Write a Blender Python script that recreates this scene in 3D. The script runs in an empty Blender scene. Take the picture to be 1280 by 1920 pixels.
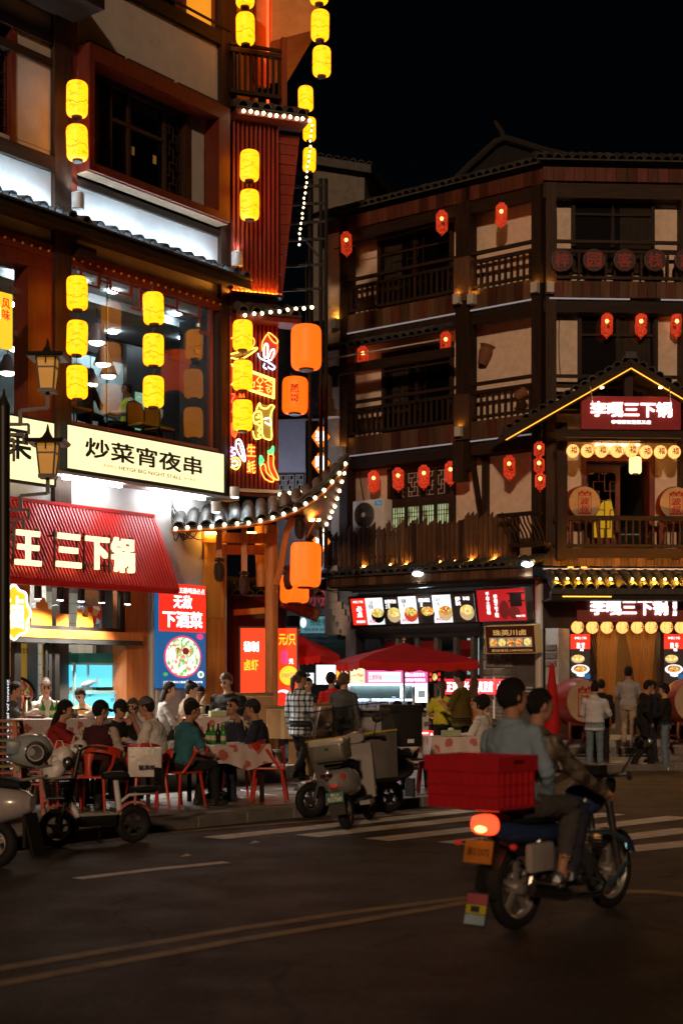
import bpy, bmesh, math, random
from mathutils import Vector as V, Matrix as MX, Euler
from mathutils.kdtree import KDTree
from mathutils import noise as mnoise
R = math.radians
sin, cos, pi = math.sin, math.cos, math.pi
rnd = random.Random(7)
sc = bpy.context.scene
COL = sc.collection

# ------------------------------------------------------------------ camera
CAM = V((0, 0, 1.65)); FP = 2700.0; HY = 1285
cam = bpy.data.cameras.new('camera'); cam_o = bpy.data.objects.new('camera', cam); COL.objects.link(cam_o)
cam_o.location = CAM; cam_o.rotation_euler = (R(90), 0, 0)
cam.sensor_fit = 'VERTICAL'; cam.sensor_height = 36; cam.lens = 50.625; cam.shift_y = 325 / 1920
cam.clip_start = .1; cam.clip_end = 400
cam.dof.use_dof = True; cam.dof.focus_distance = 22.5; cam.dof.aperture_fstop = 1.7
sc.camera = cam_o

# ------------------------------------------------------------------ night sky, one weak warm sun (the town's street light comes from the front left)
SUN_EL, SUN_DIR = R(17), V((.13, .99, 0)).normalized()
w = bpy.data.worlds.new('World'); sc.world = w; w.use_nodes = True
nt = w.node_tree; bg = nt.nodes['Background']
sky = nt.nodes.new('ShaderNodeTexSky'); sky.sky_type = 'NISHITA'; sky.sun_disc = False
sky.sun_elevation = SUN_EL; sky.sun_rotation = math.atan2(-SUN_DIR.x, -SUN_DIR.y)
nt.links.new(sky.outputs[0], bg.inputs[0]); bg.inputs[1].default_value = .00022
sl = bpy.data.lights.new('sun', 'SUN'); so = bpy.data.objects.new('sun', sl); COL.objects.link(so)
sl.energy = 1.15; sl.angle = R(2.5); sl.color = (1, .63, .38)
so.rotation_euler = V((SUN_DIR.x * cos(SUN_EL), SUN_DIR.y * cos(SUN_EL), -sin(SUN_EL))).to_track_quat('-Z', 'Y').to_euler()
vs = sc.view_settings; vs.view_transform = 'Standard'; vs.look = 'None'; vs.exposure = 0; vs.gamma = 1
cy = sc.cycles; cy.use_denoising = True; cy.use_adaptive_sampling = True; cy.adaptive_threshold = .02; cy.max_bounces = 7; cy.diffuse_bounces = 3; cy.glossy_bounces = 3
cy.transparent_max_bounces = 16; cy.transmission_bounces = 4; cy.sample_clamp_indirect = 4; cy.caustics_reflective = False; cy.caustics_refractive = False

# ------------------------------------------------------------------ materials
MATS = {}
def nodes(n):
    m = bpy.data.materials.new(n); m.use_nodes = True
    t = m.node_tree; b = t.nodes['Principled BSDF']
    return m, t, b, t.nodes.new, t.links.new
def mat(n, c, r=.7, m=0, var=.2, sc=5, st=(1, 1, 1), bump=0, bs=None, rn=0, dirt=None, dsc=1.5, dth=.55, coat=0, spec=None):
    if n in MATS: return MATS[n]
    mm, t, b, N, L = nodes(n)
    b.inputs['Roughness'].default_value = r; b.inputs['Metallic'].default_value = m
    if coat: b.inputs['Coat Weight'].default_value = coat; b.inputs['Coat Roughness'].default_value = .1
    if spec is None and r >= .55: spec = .22
    if spec is not None: b.inputs['Specular IOR Level'].default_value = spec
    tc = N('ShaderNodeTexCoord'); mp = N('ShaderNodeMapping'); L(tc.outputs['Object'], mp.inputs[0]); mp.inputs['Scale'].default_value = st
    oi = N('ShaderNodeObjectInfo')
    add = N('ShaderNodeVectorMath'); add.operation = 'ADD'; L(mp.outputs[0], add.inputs[0])
    cmb = N('ShaderNodeMath'); cmb.operation = 'MULTIPLY'; L(oi.outputs['Random'], cmb.inputs[0]); cmb.inputs[1].default_value = 37 if rn else 0
    L(cmb.outputs[0], add.inputs[1])
    nz = N('ShaderNodeTexNoise'); nz.inputs['Scale'].default_value = sc; nz.inputs['Detail'].default_value = 5; nz.inputs['Roughness'].default_value = .6; L(add.outputs[0], nz.inputs['Vector'])
    mr = N('ShaderNodeMapRange'); mr.inputs[1].default_value = .25; mr.inputs[2].default_value = .75; mr.inputs[3].default_value = 1 - var; mr.inputs[4].default_value = 1 + var; L(nz.outputs[0], mr.inputs[0])
    val = mr.outputs[0]
    if rn:
        m2 = N('ShaderNodeMapRange'); m2.inputs[3].default_value = 1 - rn; m2.inputs[4].default_value = 1 + rn; L(oi.outputs['Random'], m2.inputs[0])
        mu = N('ShaderNodeMath'); mu.operation = 'MULTIPLY'; L(val, mu.inputs[0]); L(m2.outputs[0], mu.inputs[1]); val = mu.outputs[0]
    hv = N('ShaderNodeVectorMath'); hv.operation = 'SCALE'; hv.inputs[0].default_value = c; L(val, hv.inputs['Scale'])
    out = hv.outputs[0]
    if dirt:
        n2 = N('ShaderNodeTexNoise'); n2.inputs['Scale'].default_value = dsc; n2.inputs['Detail'].default_value = 8; n2.inputs['Roughness'].default_value = .7; L(tc.outputs['Object'], n2.inputs['Vector'])
        rr = N('ShaderNodeMapRange'); rr.inputs[1].default_value = dth; rr.inputs[2].default_value = dth + .18; rr.inputs[4].default_value = .8; L(n2.outputs[0], rr.inputs[0])
        mx = N('ShaderNodeMix'); mx.data_type = 'RGBA'; L(rr.outputs[0], mx.inputs[0]); L(out, mx.inputs[6]); mx.inputs[7].default_value = (*dirt, 1); out = mx.outputs[2]
    L(out, b.inputs['Base Color'])
    if bump:
        n3 = N('ShaderNodeTexNoise'); n3.inputs['Scale'].default_value = bs or sc * 4; n3.inputs['Detail'].default_value = 4; L(add.outputs[0], n3.inputs['Vector'])
        bp = N('ShaderNodeBump'); bp.inputs['Strength'].default_value = bump; bp.inputs['Distance'].default_value = .02; L(n3.outputs[0], bp.inputs['Height']); L(bp.outputs[0], b.inputs['Normal'])
    MATS[n] = mm; return mm
def glow(n, c, s=1.0, ink=None, isc=6, ith=.55, st=(1, 1, 2.2), mottled=0):
    """a lit surface (lamp shade, light box); ink = a flat printed pattern on it"""
    if n in MATS: return MATS[n]
    mm, t, b, N, L = nodes(n)
    b.inputs['Base Color'].default_value = (*[min(1, .03 + .35 * x) for x in c], 1); b.inputs['Roughness'].default_value = .5
    b.inputs['Emission Color'].default_value = (*c, 1); b.inputs['Emission Strength'].default_value = s
    if ink:
        tc = N('ShaderNodeTexCoord'); mp = N('ShaderNodeMapping'); L(tc.outputs['Object'], mp.inputs[0]); mp.inputs['Scale'].default_value = st
        nz = N('ShaderNodeTexNoise'); nz.inputs['Scale'].default_value = isc; nz.inputs['Detail'].default_value = 6; nz.inputs['Roughness'].default_value = .65; L(mp.outputs[0], nz.inputs['Vector'])
        mr = N('ShaderNodeMapRange'); mr.inputs[1].default_value = ith; mr.inputs[2].default_value = ith + .07; L(nz.outputs[0], mr.inputs[0])
        mx = N('ShaderNodeMix'); mx.data_type = 'RGBA'; L(mr.outputs[0], mx.inputs[0]); mx.inputs[6].default_value = (*c, 1); mx.inputs[7].default_value = (*ink, 1)
        L(mx.outputs[2], b.inputs['Emission Color'])
    MATS[n] = mm; return mm
def food(n, cols, s=1.0, sc_=60):
    """printed picture of a dish: coloured crumbs"""
    if n in MATS: return MATS[n]
    mm, t, b, N, L = nodes(n)
    tc = N('ShaderNodeTexCoord'); vo = N('ShaderNodeTexVoronoi'); vo.inputs['Scale'].default_value = sc_; L(tc.outputs['Object'], vo.inputs['Vector'])
    se = N('ShaderNodeSeparateColor'); L(vo.outputs['Color'], se.inputs[0])
    cr = N('ShaderNodeValToRGB'); L(se.outputs[0], cr.inputs[0]); cr.color_ramp.interpolation = 'CONSTANT'
    els = cr.color_ramp.elements
    while len(els) < len(cols): els.new(.5)
    for i, c in enumerate(cols): els[i].position = i / len(cols); els[i].color = (*c, 1)
    L(cr.outputs[0], b.inputs['Base Color']); L(cr.outputs[0], b.inputs['Emission Color']); b.inputs['Emission Strength'].default_value = s
    MATS[n] = mm; return mm
def glassy(n, tint=(1, 1, 1), f=1.0, rough=.01, base=.04):
    if n in MATS: return MATS[n]
    mm, t, b, N, L = nodes(n); t.nodes.remove(b)
    tr = N('ShaderNodeBsdfTransparent'); tr.inputs[0].default_value = (*tint, 1)
    gl = N('ShaderNodeBsdfGlossy'); gl.inputs['Roughness'].default_value = rough
    lw = N('ShaderNodeLayerWeight'); fr = N('ShaderNodeMath'); fr.operation = 'POWER'; fr.inputs[1].default_value = 4.5; L(lw.outputs['Facing'], fr.inputs[0])
    mu = N('ShaderNodeMath'); mu.operation = 'MULTIPLY_ADD'; mu.inputs[1].default_value = f * .9; mu.use_clamp = True; mu.inputs[2].default_value = base; L(fr.outputs[0], mu.inputs[0])
    mx = N('ShaderNodeMixShader'); L(mu.outputs[0], mx.inputs[0]); L(tr.outputs[0], mx.inputs[1]); L(gl.outputs[0], mx.inputs[2])
    L(mx.outputs[0], t.nodes['Material Output'].inputs[0]); MATS[n] = mm; return mm

WOOD = mat('dark wood', (.029, .015, .009), .6, var=.5, sc=3, st=(6, 6, .6), bump=.25, bs=9, rn=.3)
WOODH = mat('dark wood lengthwise', (.026, .014, .008), .6, var=.5, sc=3, st=(.6, 6, 6), bump=.25, bs=9, rn=.3)
REDW = mat('red painted wood', (.125, .02, .009), .5, var=.3, sc=3, st=(5, 5, .7), bump=.12, rn=.12)
ORW = mat('orange varnished wood', (.42, .13, .03), .4, var=.3, sc=2.5, st=(5, 5, .6), bump=.06, rn=.1)
YWD = mat('yellow varnished wood', (.48, .25, .05), .45, var=.35, sc=2.2, st=(5, 5, .5), bump=.08, rn=.1)
PLAS = mat('white plaster', (.46, .44, .42), .85, var=.12, sc=3, bump=.2, bs=40, dirt=(.16, .13, .10), dsc=1.1, dth=.6)
STUC = mat('rough cream stucco', (.72, .58, .46), .9, var=.15, sc=6, bump=.8, bs=34, dirt=(.3, .2, .13), dsc=.9, dth=.62)
TILE = mat('dark roof tile', (.055, .053, .05), .55, var=.5, sc=9, bump=.3, rn=.4)
BLK = mat('black metal', (.012, .011, .01), .45, var=.2)
DKG = mat('dark grey', (.03, .03, .03), .6, var=.2)
STEEL = mat('brushed steel', (.5, .5, .5), .3, m=1, var=.1)
CHROME = mat('chrome', (.7, .7, .7), .12, m=1, var=.05)
WHITE = mat('white paint', (.72, .72, .72), .5, var=.06)
GREYB = mat('grey box enamel', (.5, .49, .46), .5, var=.08)
CONC = mat('concrete', (.25, .24, .22), .85, var=.2, sc=4, bump=.2)
BLKR = mat('black rubber', (.012, .012, .012), .7, var=.3)
GLASS = glassy('window glass', (.82, .86, .88))
DGLASS = glassy('dark window glass', (.62, .62, .62), 1.1)

# ------------------------------------------------------------------ mesh helpers
class MB:
    def __init__(s): s.v = []; s.f = []; s.mi = []; s.m = 0
    def add(s, vs, fs):
        n = len(s.v); s.v += [tuple(x) for x in vs]; s.f += [tuple(i + n for i in f) for f in fs]; s.mi += [s.m] * len(fs); return s
    def box(s, x0, x1, y0, y1, z0, z1, M=None):
        vs = [V((x, y, z)) for x in (x0, x1) for y in (y0, y1) for z in (z0, z1)]
        if M is not None: vs = [M @ v for v in vs]
        return s.add(vs, [(0, 1, 3, 2), (4, 6, 7, 5), (0, 4, 5, 1), (2, 3, 7, 6), (0, 2, 6, 4), (1, 5, 7, 3)])
    def fb(s, u0, u1, d0, d1, z0, z1): return s.box(u0, u1, -d1, -d0, z0, z1)     # facade box: d is outward
    def bar(s, p, q, w, h=None, up=(0, 0, 1)):
        p, q = V(p), V(q); h = h or w; a = (q - p).normalized(); up = V(up)
        if abs(a.dot(up)) > .99: up = V((0, 1, 0))
        x = a.cross(up).normalized() * w / 2; y = x.cross(a).normalized() * h / 2
        vs = [b + x * i + y * j for b in (p, q) for i, j in ((-1, -1), (1, -1), (1, 1), (-1, 1))]
        return s.add(vs, [(0, 1, 2, 3), (7, 6, 5, 4), (0, 4, 5, 1), (1, 5, 6, 2), (2, 6, 7, 3), (3, 7, 4, 0)])
    def tube(s, pts, r, n=8, cap=True, sq=(1, 1), up=(0, 0, 1)):
        pts = [V(p) for p in pts]; k = len(pts); rs = r if isinstance(r, (list, tuple)) else [r] * k
        vs = []
        for i, p in enumerate(pts):
            a = (pts[min(i + 1, k - 1)] - pts[max(i - 1, 0)]).normalized(); u = V(up)
            if abs(a.dot(u)) > .98: u = V((0, 1, 0))
            x = a.cross(u).normalized(); y = x.cross(a).normalized()
            vs += [p + (x * cos(2 * pi * j / n) * sq[0] + y * sin(2 * pi * j / n) * sq[1]) * rs[i] for j in range(n)]
        fs = [(i * n + j, i * n + (j + 1) % n, (i + 1) * n + (j + 1) % n, (i + 1) * n + j) for i in range(k - 1) for j in range(n)]
        if cap: fs += [tuple(range(n))[::-1], tuple((k - 1) * n + j for j in range(n))]
        return s.add(vs, fs)
    def cyl(s, p, q, r, r2=None, n=12): return s.tube([p, q], [r, r if r2 is None else r2], n)
    def lathe(s, prof, n=20, c=(0, 0, 0), M=None, a0=0, a1=2 * pi):
        vs = []; k = len(prof); full = abs(a1 - a0 - 2 * pi) < 1e-6; m = n if full else n + 1
        for r, z in prof: vs += [V((c[0] + r * cos(a0 + (a1 - a0) * j / n), c[1] + r * sin(a0 + (a1 - a0) * j / n), c[2] + z)) for j in range(m)]
        if M is not None: vs = [M @ v for v in vs]
        fs = [(i * m + j, i * m + (j + 1) % m, (i + 1) * m + (j + 1) % m, (i + 1) * m + j) for i in range(k - 1) for j in range(n if full else n)]
        return s.add(vs, fs)
    def prism(s, poly, a, b, pl='xz'):
        k = len(poly)
        f = {'xz': lambda p, t: (p[0], t, p[1]), 'xy': lambda p, t: (p[0], p[1], t), 'yz': lambda p, t: (t, p[0], p[1])}[pl]
        vs = [f(p, a) for p in poly] + [f(p, b) for p in poly]
        return s.add(vs, [tuple(range(k))[::-1], tuple(range(k, 2 * k))] + [(i, (i + 1) % k, k + (i + 1) % k, k + i) for i in range(k)])
    def sph(s, c, r, n=12, m=8, M=None):
        r = r if isinstance(r, (tuple, list)) else (r, r, r)
        vs = [V((c[0] + r[0] * sin(pi * i / m) * cos(2 * pi * j / n), c[1] + r[1] * sin(pi * i / m) * sin(2 * pi * j / n), c[2] + r[2] * cos(pi * i / m))) for i in range(m + 1) for j in range(n)]
        if M is not None: vs = [M @ v for v in vs]
        return s.add(vs, [(i * n + j, (i + 1) * n + j, (i + 1) * n + (j + 1) % n, i * n + (j + 1) % n) for i in range(m) for j in range(n)])
    def mesh(s, name, mats, smooth=False):
        me = bpy.data.meshes.new(name); me.from_pydata(s.v, [], s.f)
        for m in (mats if isinstance(mats, (list, tuple)) else [mats]): me.materials.append(m)
        if any(s.mi): me.polygons.foreach_set('material_index', s.mi)
        bm = bmesh.new(); bm.from_mesh(me); bmesh.ops.remove_doubles(bm, verts=bm.verts, dist=1e-5); bmesh.ops.recalc_face_normals(bm, faces=bm.faces)
        if smooth:
            for f in bm.faces: f.smooth = True
            for e in bm.edges:
                if len(e.link_faces) == 2 and e.calc_face_angle(0) > R(smooth if smooth is not True else 40): e.smooth = False
        bm.to_mesh(me); bm.free()
        return me
    def build(s, name, mats, parent=None, smooth=False, loc=None, rot=None): return ob(name, s.mesh(name, mats, smooth), parent, loc, rot)
def ob(name, me, parent=None, loc=None, rot=None, scale=None):
    o = bpy.data.objects.new(name, me); COL.objects.link(o)
    if parent is not None: o.parent = parent
    if loc is not None: o.location = loc
    if rot is not None: o.rotation_euler = rot
    if scale is not None: o.scale = scale
    return o
def tag(o, label, cat, group=None):
    o['label'] = label; o['category'] = cat
    if group: o['group'] = group
    return o
def thing(name, label, cat, loc=(0, 0, 0), rz=0, group=None): return tag(ob(name, None, None, loc, (0, 0, rz)), label, cat, group)
def struct(o): o['kind'] = 'structure'; return o
def stuff(o): o['kind'] = 'stuff'; return o
def copytree(o, parent=None):
    c = o.copy(); COL.objects.link(c); c.parent = parent
    for ch in o.children: copytree(ch, c)
    return c
def rbox(x0, x1, y0, y1, z0, z1, b=.02, seg=2):
    """bevelled box as MB"""
    bm = bmesh.new(); bmesh.ops.create_cube(bm, size=1)
    for v in bm.verts: v.co = V(((x0 + x1) / 2 + v.co.x * (x1 - x0), (y0 + y1) / 2 + v.co.y * (y1 - y0), (z0 + z1) / 2 + v.co.z * (z1 - z0)))
    bmesh.ops.bevel(bm, geom=bm.edges[:], offset=b, segments=seg, profile=.6, affect='EDGES')
    m = MB(); bm.verts.index_update(); m.add([v.co for v in bm.verts], [tuple(v.index for v in f.verts) for f in bm.faces]); bm.free(); return m

# lettering: flat mesh in the xz plane, facing -y, centred, unit height fitted to (w, h)
TX = {}
def tmesh(s, bold=0, shear=0, ext=.006):
    k = (s, bold, shear)
    if k in TX: return TX[k]
    cu = bpy.data.curves.new('lettering', 'FONT'); cu.body = s; cu.offset = 0; cu.shear = shear; cu.resolution_u = 2; cu.size = 1; cu.space_line = 1.0
    cu.align_x = 'CENTER'
    ts = bpy.data.scenes.new('type'); o = bpy.data.objects.new('t', cu); ts.collection.objects.link(o); vl = ts.view_layers[0]; vl.update()
    me = bpy.data.meshes.new_from_object(o.evaluated_get(vl.depsgraph)); bpy.data.scenes.remove(ts)
    bpy.data.objects.remove(o); bpy.data.curves.remove(cu)
    xs = [v.co.x for v in me.vertices]; ys = [v.co.y for v in me.vertices]
    d = (min(xs), max(xs), min(ys), max(ys)) if xs else (0, 1, 0, 1)
    # bold: the face struck five times, each a hair deeper
    base = [(v.co.x, v.co.y) for v in me.vertices]; fs0 = [tuple(p.vertices) for p in me.polygons]; vs_, fs_ = [], []
    for i, (ox, oy) in enumerate(((0, 0), (1, 1), (-1, 1), (1, -1), (-1, -1)) if bold else ((0, 0),)):
        nb = len(vs_); vs_ += [(x + ox * bold, y + oy * bold, -.0006 * i) for x, y in base]; fs_ += [tuple(q + nb for q in f) for f in fs0]
    d = (d[0] - bold, d[1] + bold, d[2] - bold, d[3] + bold)
    TX[k] = (vs_, fs_, d)
    bpy.data.meshes.remove(me); return TX[k]
def text(s, m, parent, c, w, h, bold=.02, shear=0, depth=0, name='lettering', rot=None, xf=None):
    """c = centre in the parent's frame (x, y, z); faces -y"""
    vs, fs, (x0, x1, y0, y1) = tmesh(s, bold, shear)
    sx = w / max(x1 - x0, 1e-4); sy = h / max(y1 - y0, 1e-4)
    pts = [((x - (x0 + x1) / 2) * sx, -e, (y - (y0 + y1) / 2) * sy) for x, y, e in vs]
    if xf: pts = [xf(p) for p in pts]
    me = bpy.data.meshes.new(name); me.from_pydata(pts, [], fs); me.materials.append(m)
    if depth:
        bm = bmesh.new(); bm.from_mesh(me); r = bmesh.ops.extrude_face_region(bm, geom=bm.faces[:])
        for v in r['geom']:
            if isinstance(v, bmesh.types.BMVert): v.co.y -= depth
        bmesh.ops.recalc_face_normals(bm, faces=bm.faces); bm.to_mesh(me); bm.free()
    return ob(name, me, parent, c, rot)

# ------------------------------------------------------------------ frames: a facade's origin and heading; uz() reads where a sight line meets that facade
class Fr:
    def __init__(s, ox, oy, deg):
        s.o = V((ox, oy, 0)); s.a = R(deg); s.x = V((cos(s.a), sin(s.a), 0)); s.n = V((sin(s.a), -cos(s.a), 0))
    def uz(s, px, py, d=0):
        D = V(((px - 640) / FP, 1, (HY - py) / FP)); t = (s.o + s.n * d - CAM).dot(s.n) / D.dot(s.n); p = CAM + D * t
        return (p - s.o).dot(s.x), p.z
    def u(s, px, d=0): return s.uz(px, HY, d)[0]
    def W(s, u, d, z): return s.o + s.x * u + s.n * d + V((0, 0, z))
    def at(s, px, py, d=0): u, z = s.uz(px, py, d); return s.W(u, d, z)
def gp(px, Y, z=0): return V(((px - 640) / FP * Y, Y, z))          # a point on the ground at distance Y
def pz(py, Y): return CAM.z + (HY - py) / FP * Y
LF = Fr(-2.15, 27, 52.66)      # street front of the corner restaurant
CF = Fr(-2.15, 27, 20)         # its splayed corner
RO = Fr(-.403, 35.67, -37.4)   # inn, side towards the alley
RF = Fr(4.41, 32, 3)           # inn, street front
# ================================================================== ground, road and pavement
def asphalt():
    mm, t, b, N, L = nodes('asphalt'); tc = N('ShaderNodeTexCoord')
    def nz(s, d=6, st=(1, 1, 1), rot=0):
        mp = N('ShaderNodeMapping'); L(tc.outputs['Object'], mp.inputs[0]); mp.inputs['Scale'].default_value = st; mp.inputs['Rotation'].default_value = (0, 0, rot)
        n = N('ShaderNodeTexNoise'); n.inputs['Scale'].default_value = s; n.inputs['Detail'].default_value = d; n.inputs['Roughness'].default_value = .65; L(mp.outputs[0], n.inputs['Vector']); return n.outputs[0]
    def rng(v, a, b_, c, d): m = N('ShaderNodeMapRange'); m.inputs[1].default_value = a; m.inputs[2].default_value = b_; m.inputs[3].default_value = c; m.inputs[4].default_value = d; L(v, m.inputs[0]); return m.outputs[0]
    def mul(a, c): m = N('ShaderNodeMath'); m.operation = 'MULTIPLY'; L(a, m.inputs[0]); L(c, m.inputs[1]); return m.outputs[0]
    patch = rng(nz(.35, 5), .35, .65, .9, 1.12); streak = rng(nz(1.2, 6, (.3, 1.6, 1), R(-45)), .3, .75, .85, 1.2); grain = mul(rng(nz(22, 4), .3, .7, .5, 1.55), rng(nz(90, 2), .3, .7, .5, 1.55)); blot = rng(nz(2.3, 8), .6, .75, 1.0, .82)
    vo = N('ShaderNodeTexVoronoi'); vo.feature = 'DISTANCE_TO_EDGE'; vo.inputs['Scale'].default_value = .33; wv = N('ShaderNodeVectorMath'); wv.operation = 'ADD'; wn = N('ShaderNodeTexNoise'); wn.inputs['Scale'].default_value = 1.4; wn.inputs['Detail'].default_value = 5; L(tc.outputs['Object'], wn.inputs['Vector']); L(tc.outputs['Object'], wv.inputs[0]); L(wn.outputs['Color'], wv.inputs[1]); L(wv.outputs[0], vo.inputs['Vector'])
    crack = rng(vo.outputs[0], .0, .012, .4, 1.0); v = mul(mul(mul(patch, streak), mul(grain, blot)), crack); sc_ = N('ShaderNodeVectorMath'); sc_.operation = 'SCALE'; sc_.inputs[0].default_value = (.040, .031, .0225); L(v, sc_.inputs['Scale']); L(sc_.outputs[0], b.inputs['Base Color'])
    L(rng(nz(1.6, 5), .35, .65, .62, .8), b.inputs['Roughness']); b.inputs['Specular IOR Level'].default_value = .3; bp = N('ShaderNodeBump'); bp.inputs['Strength'].default_value = .7; bp.inputs['Distance'].default_value = .012; L(nz(110, 3), bp.inputs['Height']); L(bp.outputs[0], b.inputs['Normal']); return mm
ASPH = asphalt()
PAVE = mat('pavement stone', (.12, .115, .11), .42, var=.3, sc=3, bump=.15, rn=.22)
KERB = mat('kerb stone', (.14, .13, .12), .7, var=.3, sc=4, bump=.2, rn=.15)
PAINTW = mat('worn white road paint', (.62, .56, .47), .7, var=.25, sc=6, dirt=(.07, .065, .06), dsc=5, dth=.55)
PAINTY = mat('worn yellow road paint', (.26, .18, .08), .7, var=.25, sc=6, dirt=(.06, .05, .04), dsc=4, dth=.5)
struct(MB().add([(-150, -60, 0), (150, -60, 0), (150, 250, 0), (-150, 250, 0)], [(0, 1, 2, 3)]).build('road', ASPH))
K = [(-14, 1), (-9, 6.6), (-5.5, 11.2), (-3.5, 14.1), (-2.1, 16.2), (-.8, 17.7), (.6, 19.1), (1.7, 20.2), (2.5, 21.3), (3.1, 22.6), (3.6, 24.2), (4.1, 26), (4.7, 27.05), (5.6, 27.7), (7.2, 28.1), (12, 28.8), (40, 33)]
def resample(pl, step):
    pl = [V((*p, 0)) for p in pl]; out = [pl[0]]; acc = 0
    for a, b in zip(pl, pl[1:]):
        L = (b - a).length; t = step - acc
        while t <= L: out.append(a.lerp(b, t / L)); t += step
        acc = L - (t - step)
    return out
KP = resample(K, .8)
side = struct(MB().prism([(p.x, p.y) for p in KP] + [(40, 120), (-60, 120), (-60, 1)], .0, .112, 'xy').build('pavement', CONC))
for a, b in zip(KP, KP[1:]):
    if -5 < a.x < 9:
        c = (a + b) / 2; d = (b - a).normalized()
        if 'kerbm' not in MATS: MATS['kerbm'] = rbox(-.395, .395, -.09, .09, -.02, .128, .012, 1).mesh('kerb_stone', KERB)
        o = ob('kerb_stone', MATS['kerbm'], side, c + V((-d.y, d.x, 0)) * .08, (rnd.uniform(-.01, .01), 0, math.atan2(d.y, d.x)))
pm = rbox(-.292, .292, -.292, .292, -.03, .012, .008, 1).mesh('paving_slab', PAVE)
ang = R(43)
def inside(x, y):
    k = min(range(len(KP) - 1), key=lambda i: (KP[i] - V((x, y, 0))).length); a, b = KP[k], KP[k + 1]; d = b - a
    return (d.x * (y - a.y) - d.y * (x - a.x)) / d.length > .42
n = 0
for i in range(-6, 26):
    for j in range(-10, 26):
        x = -1 + .6 * (i * cos(ang) - j * sin(ang)) + .3 * (j % 2) * cos(ang); y = 17 + .6 * (i * sin(ang) + j * cos(ang)) + .3 * (j % 2) * sin(ang)
        if 16 < y < 29.5 and -.17 < x / y < .25 and inside(x, y) and n < 298:
            n += 1; ob('paving_slab', pm, side, (x, y, .108 + rnd.uniform(0, .006)), (0, 0, ang))
def strip(name, pts, w, m, z=.004):
    pts = [V((*p, 0)) for p in pts]; vs = []
    for i, p in enumerate(pts):
        d = (pts[min(i + 1, len(pts) - 1)] - pts[max(i - 1, 0)]).normalized(); nn = V((-d.y, d.x, 0)) * w / 2
        vs += [p + nn + V((0, 0, z)), p - nn + V((0, 0, z))]
    return struct(MB().add(vs, [(2 * i, 2 * i + 1, 2 * i + 3, 2 * i + 2) for i in range(len(pts) - 1)]).build(name, m))
def G(px, py): Y = CAM.z * FP / (py - HY); return ((px - 640) / FP * Y, Y)
# edge line, lane line, double centre line, crossing bars
strip('edge_line', [G(20, 1600), G(160, 1580), G(300, 1563), G(480, 1548), G(640, 1536), G(760, 1526), G(880, 1516)], .13, PAINTY)
strip('lane_line', [G(145, 1648), G(285, 1631), G(425, 1617)], .14, PAINTW)
strip('centre_line', [G(-200, 1840), G(0, 1817), G(210, 1782), G(450, 1742), G(650, 1712), G(880, 1683)], .13, PAINTY)
strip('centre_line', [G(-200, 1875), G(0, 1846), G(220, 1805), G(450, 1763), G(650, 1731), G(880, 1691)], .13, PAINTY)
strip('stop_line', [G(1165, 1672), G(1225, 1673), G(1300, 1680), G(1500, 1700)], .2, PAINTY)
for a, b, ww in (((400, 1572), (880, 1520), .34), ((575, 1568), (1080, 1513), .36), ((705, 1575), (1150, 1526), .36), ((845, 1582), (1275, 1532), .38), ((960, 1595), (1300, 1555), .4), ((1150, 1595), (1330, 1578), .4)):
    A, B = G(*a), G(*b); strip('crossing_bar', [A, ((A[0] + B[0]) / 2, (A[1] + B[1]) / 2), B], ww, PAINTW)
LEAF = mat('litter paper', (.5, .4, .3), .8)
for px, py in ((478, 1582), (350, 1607), (742, 1552), (1010, 1620)):
    x, y = G(px, py); tag(MB().add([(-.05, -.03, .006), (.05, -.035, .02), (.045, .03, .008), (0, .04, .03), (-.05, .03, .007)], [(0, 1, 3), (1, 2, 3), (0, 3, 4)]).build('litter', LEAF, None, False, (x, y, 0)),
        {478: 'crumpled paper scrap on the road near the crossing', 350: 'small paper scrap beside the dashed lane line', 742: 'paper scrap lying on a crossing bar', 1010: 'paper scrap on the road behind the motorcycle'}[px], 'litter')

# ================================================================== corner restaurant (left building)
bl = thing('restaurant_building', 'corner restaurant with red window frames, plaster walls and lantern-hung street front', 'building', LF.o, LF.a)
def P(name, m, boxes, parent=None, smooth=False):
    b = MB()
    for q in boxes: b.fb(*q)
    return b.build(name, m, parent or bl, smooth)
U0 = -9.5
uc1, uc2 = LF.u(96), LF.u(127)            # first column
P('wall', PLAS, [(U0, .0, -.25, 0, 12.3, 13.55)]); P('wall', PLAS, [(U0, 0, -.25, 0, 8.8, 10.12)]); P('wall', PLAS, [(U0, uc1, -.25, -.02, 10.12, 10.4)]); P('wall', PLAS, [(LF.u(28), uc1, -.25, -.01, 10.4, 12.3)]); P('wall', PLAS, [(U0, -5.9, -.25, -.01, 10.4, 12.3)])
P('wall', PLAS, [(U0, .0, -.3, .0, 4.5, 5.95), (-2.12, -1.9, -.3, .02, 0, 4.5), (-1.9, -.0, -.3, 0, 3.5, 4.5), (-1.9, 0, -.3, -.0, 0, 3.5)])
for a, b in ((uc1, uc2), (LF.u(408), LF.u(440) - .05)): P('column', WOOD, [(a, b, -.2, .1, 4.6, 20)])
P('column', REDW, [(uc2 + .002, uc2 + .16, -.2, .06, 8.9, 14)])
P('beam', WOODH, [(U0, 0, -.1, .09, 13.55, 13.8)]); P('beam', WOODH, [(U0, uc1, -.1, .1, 10.05, 10.28)]); P('beam', WOODH, [(uc2, -.05, -.1, .06, 9.98, 10.1)])
P('beam', WOODH, [(U0, uc1, -.1, .07, 12.12, 12.3)]); P('beam', WOODH, [(U0, uc1, -.1, .04, 11.75, 11.9)])
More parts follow.
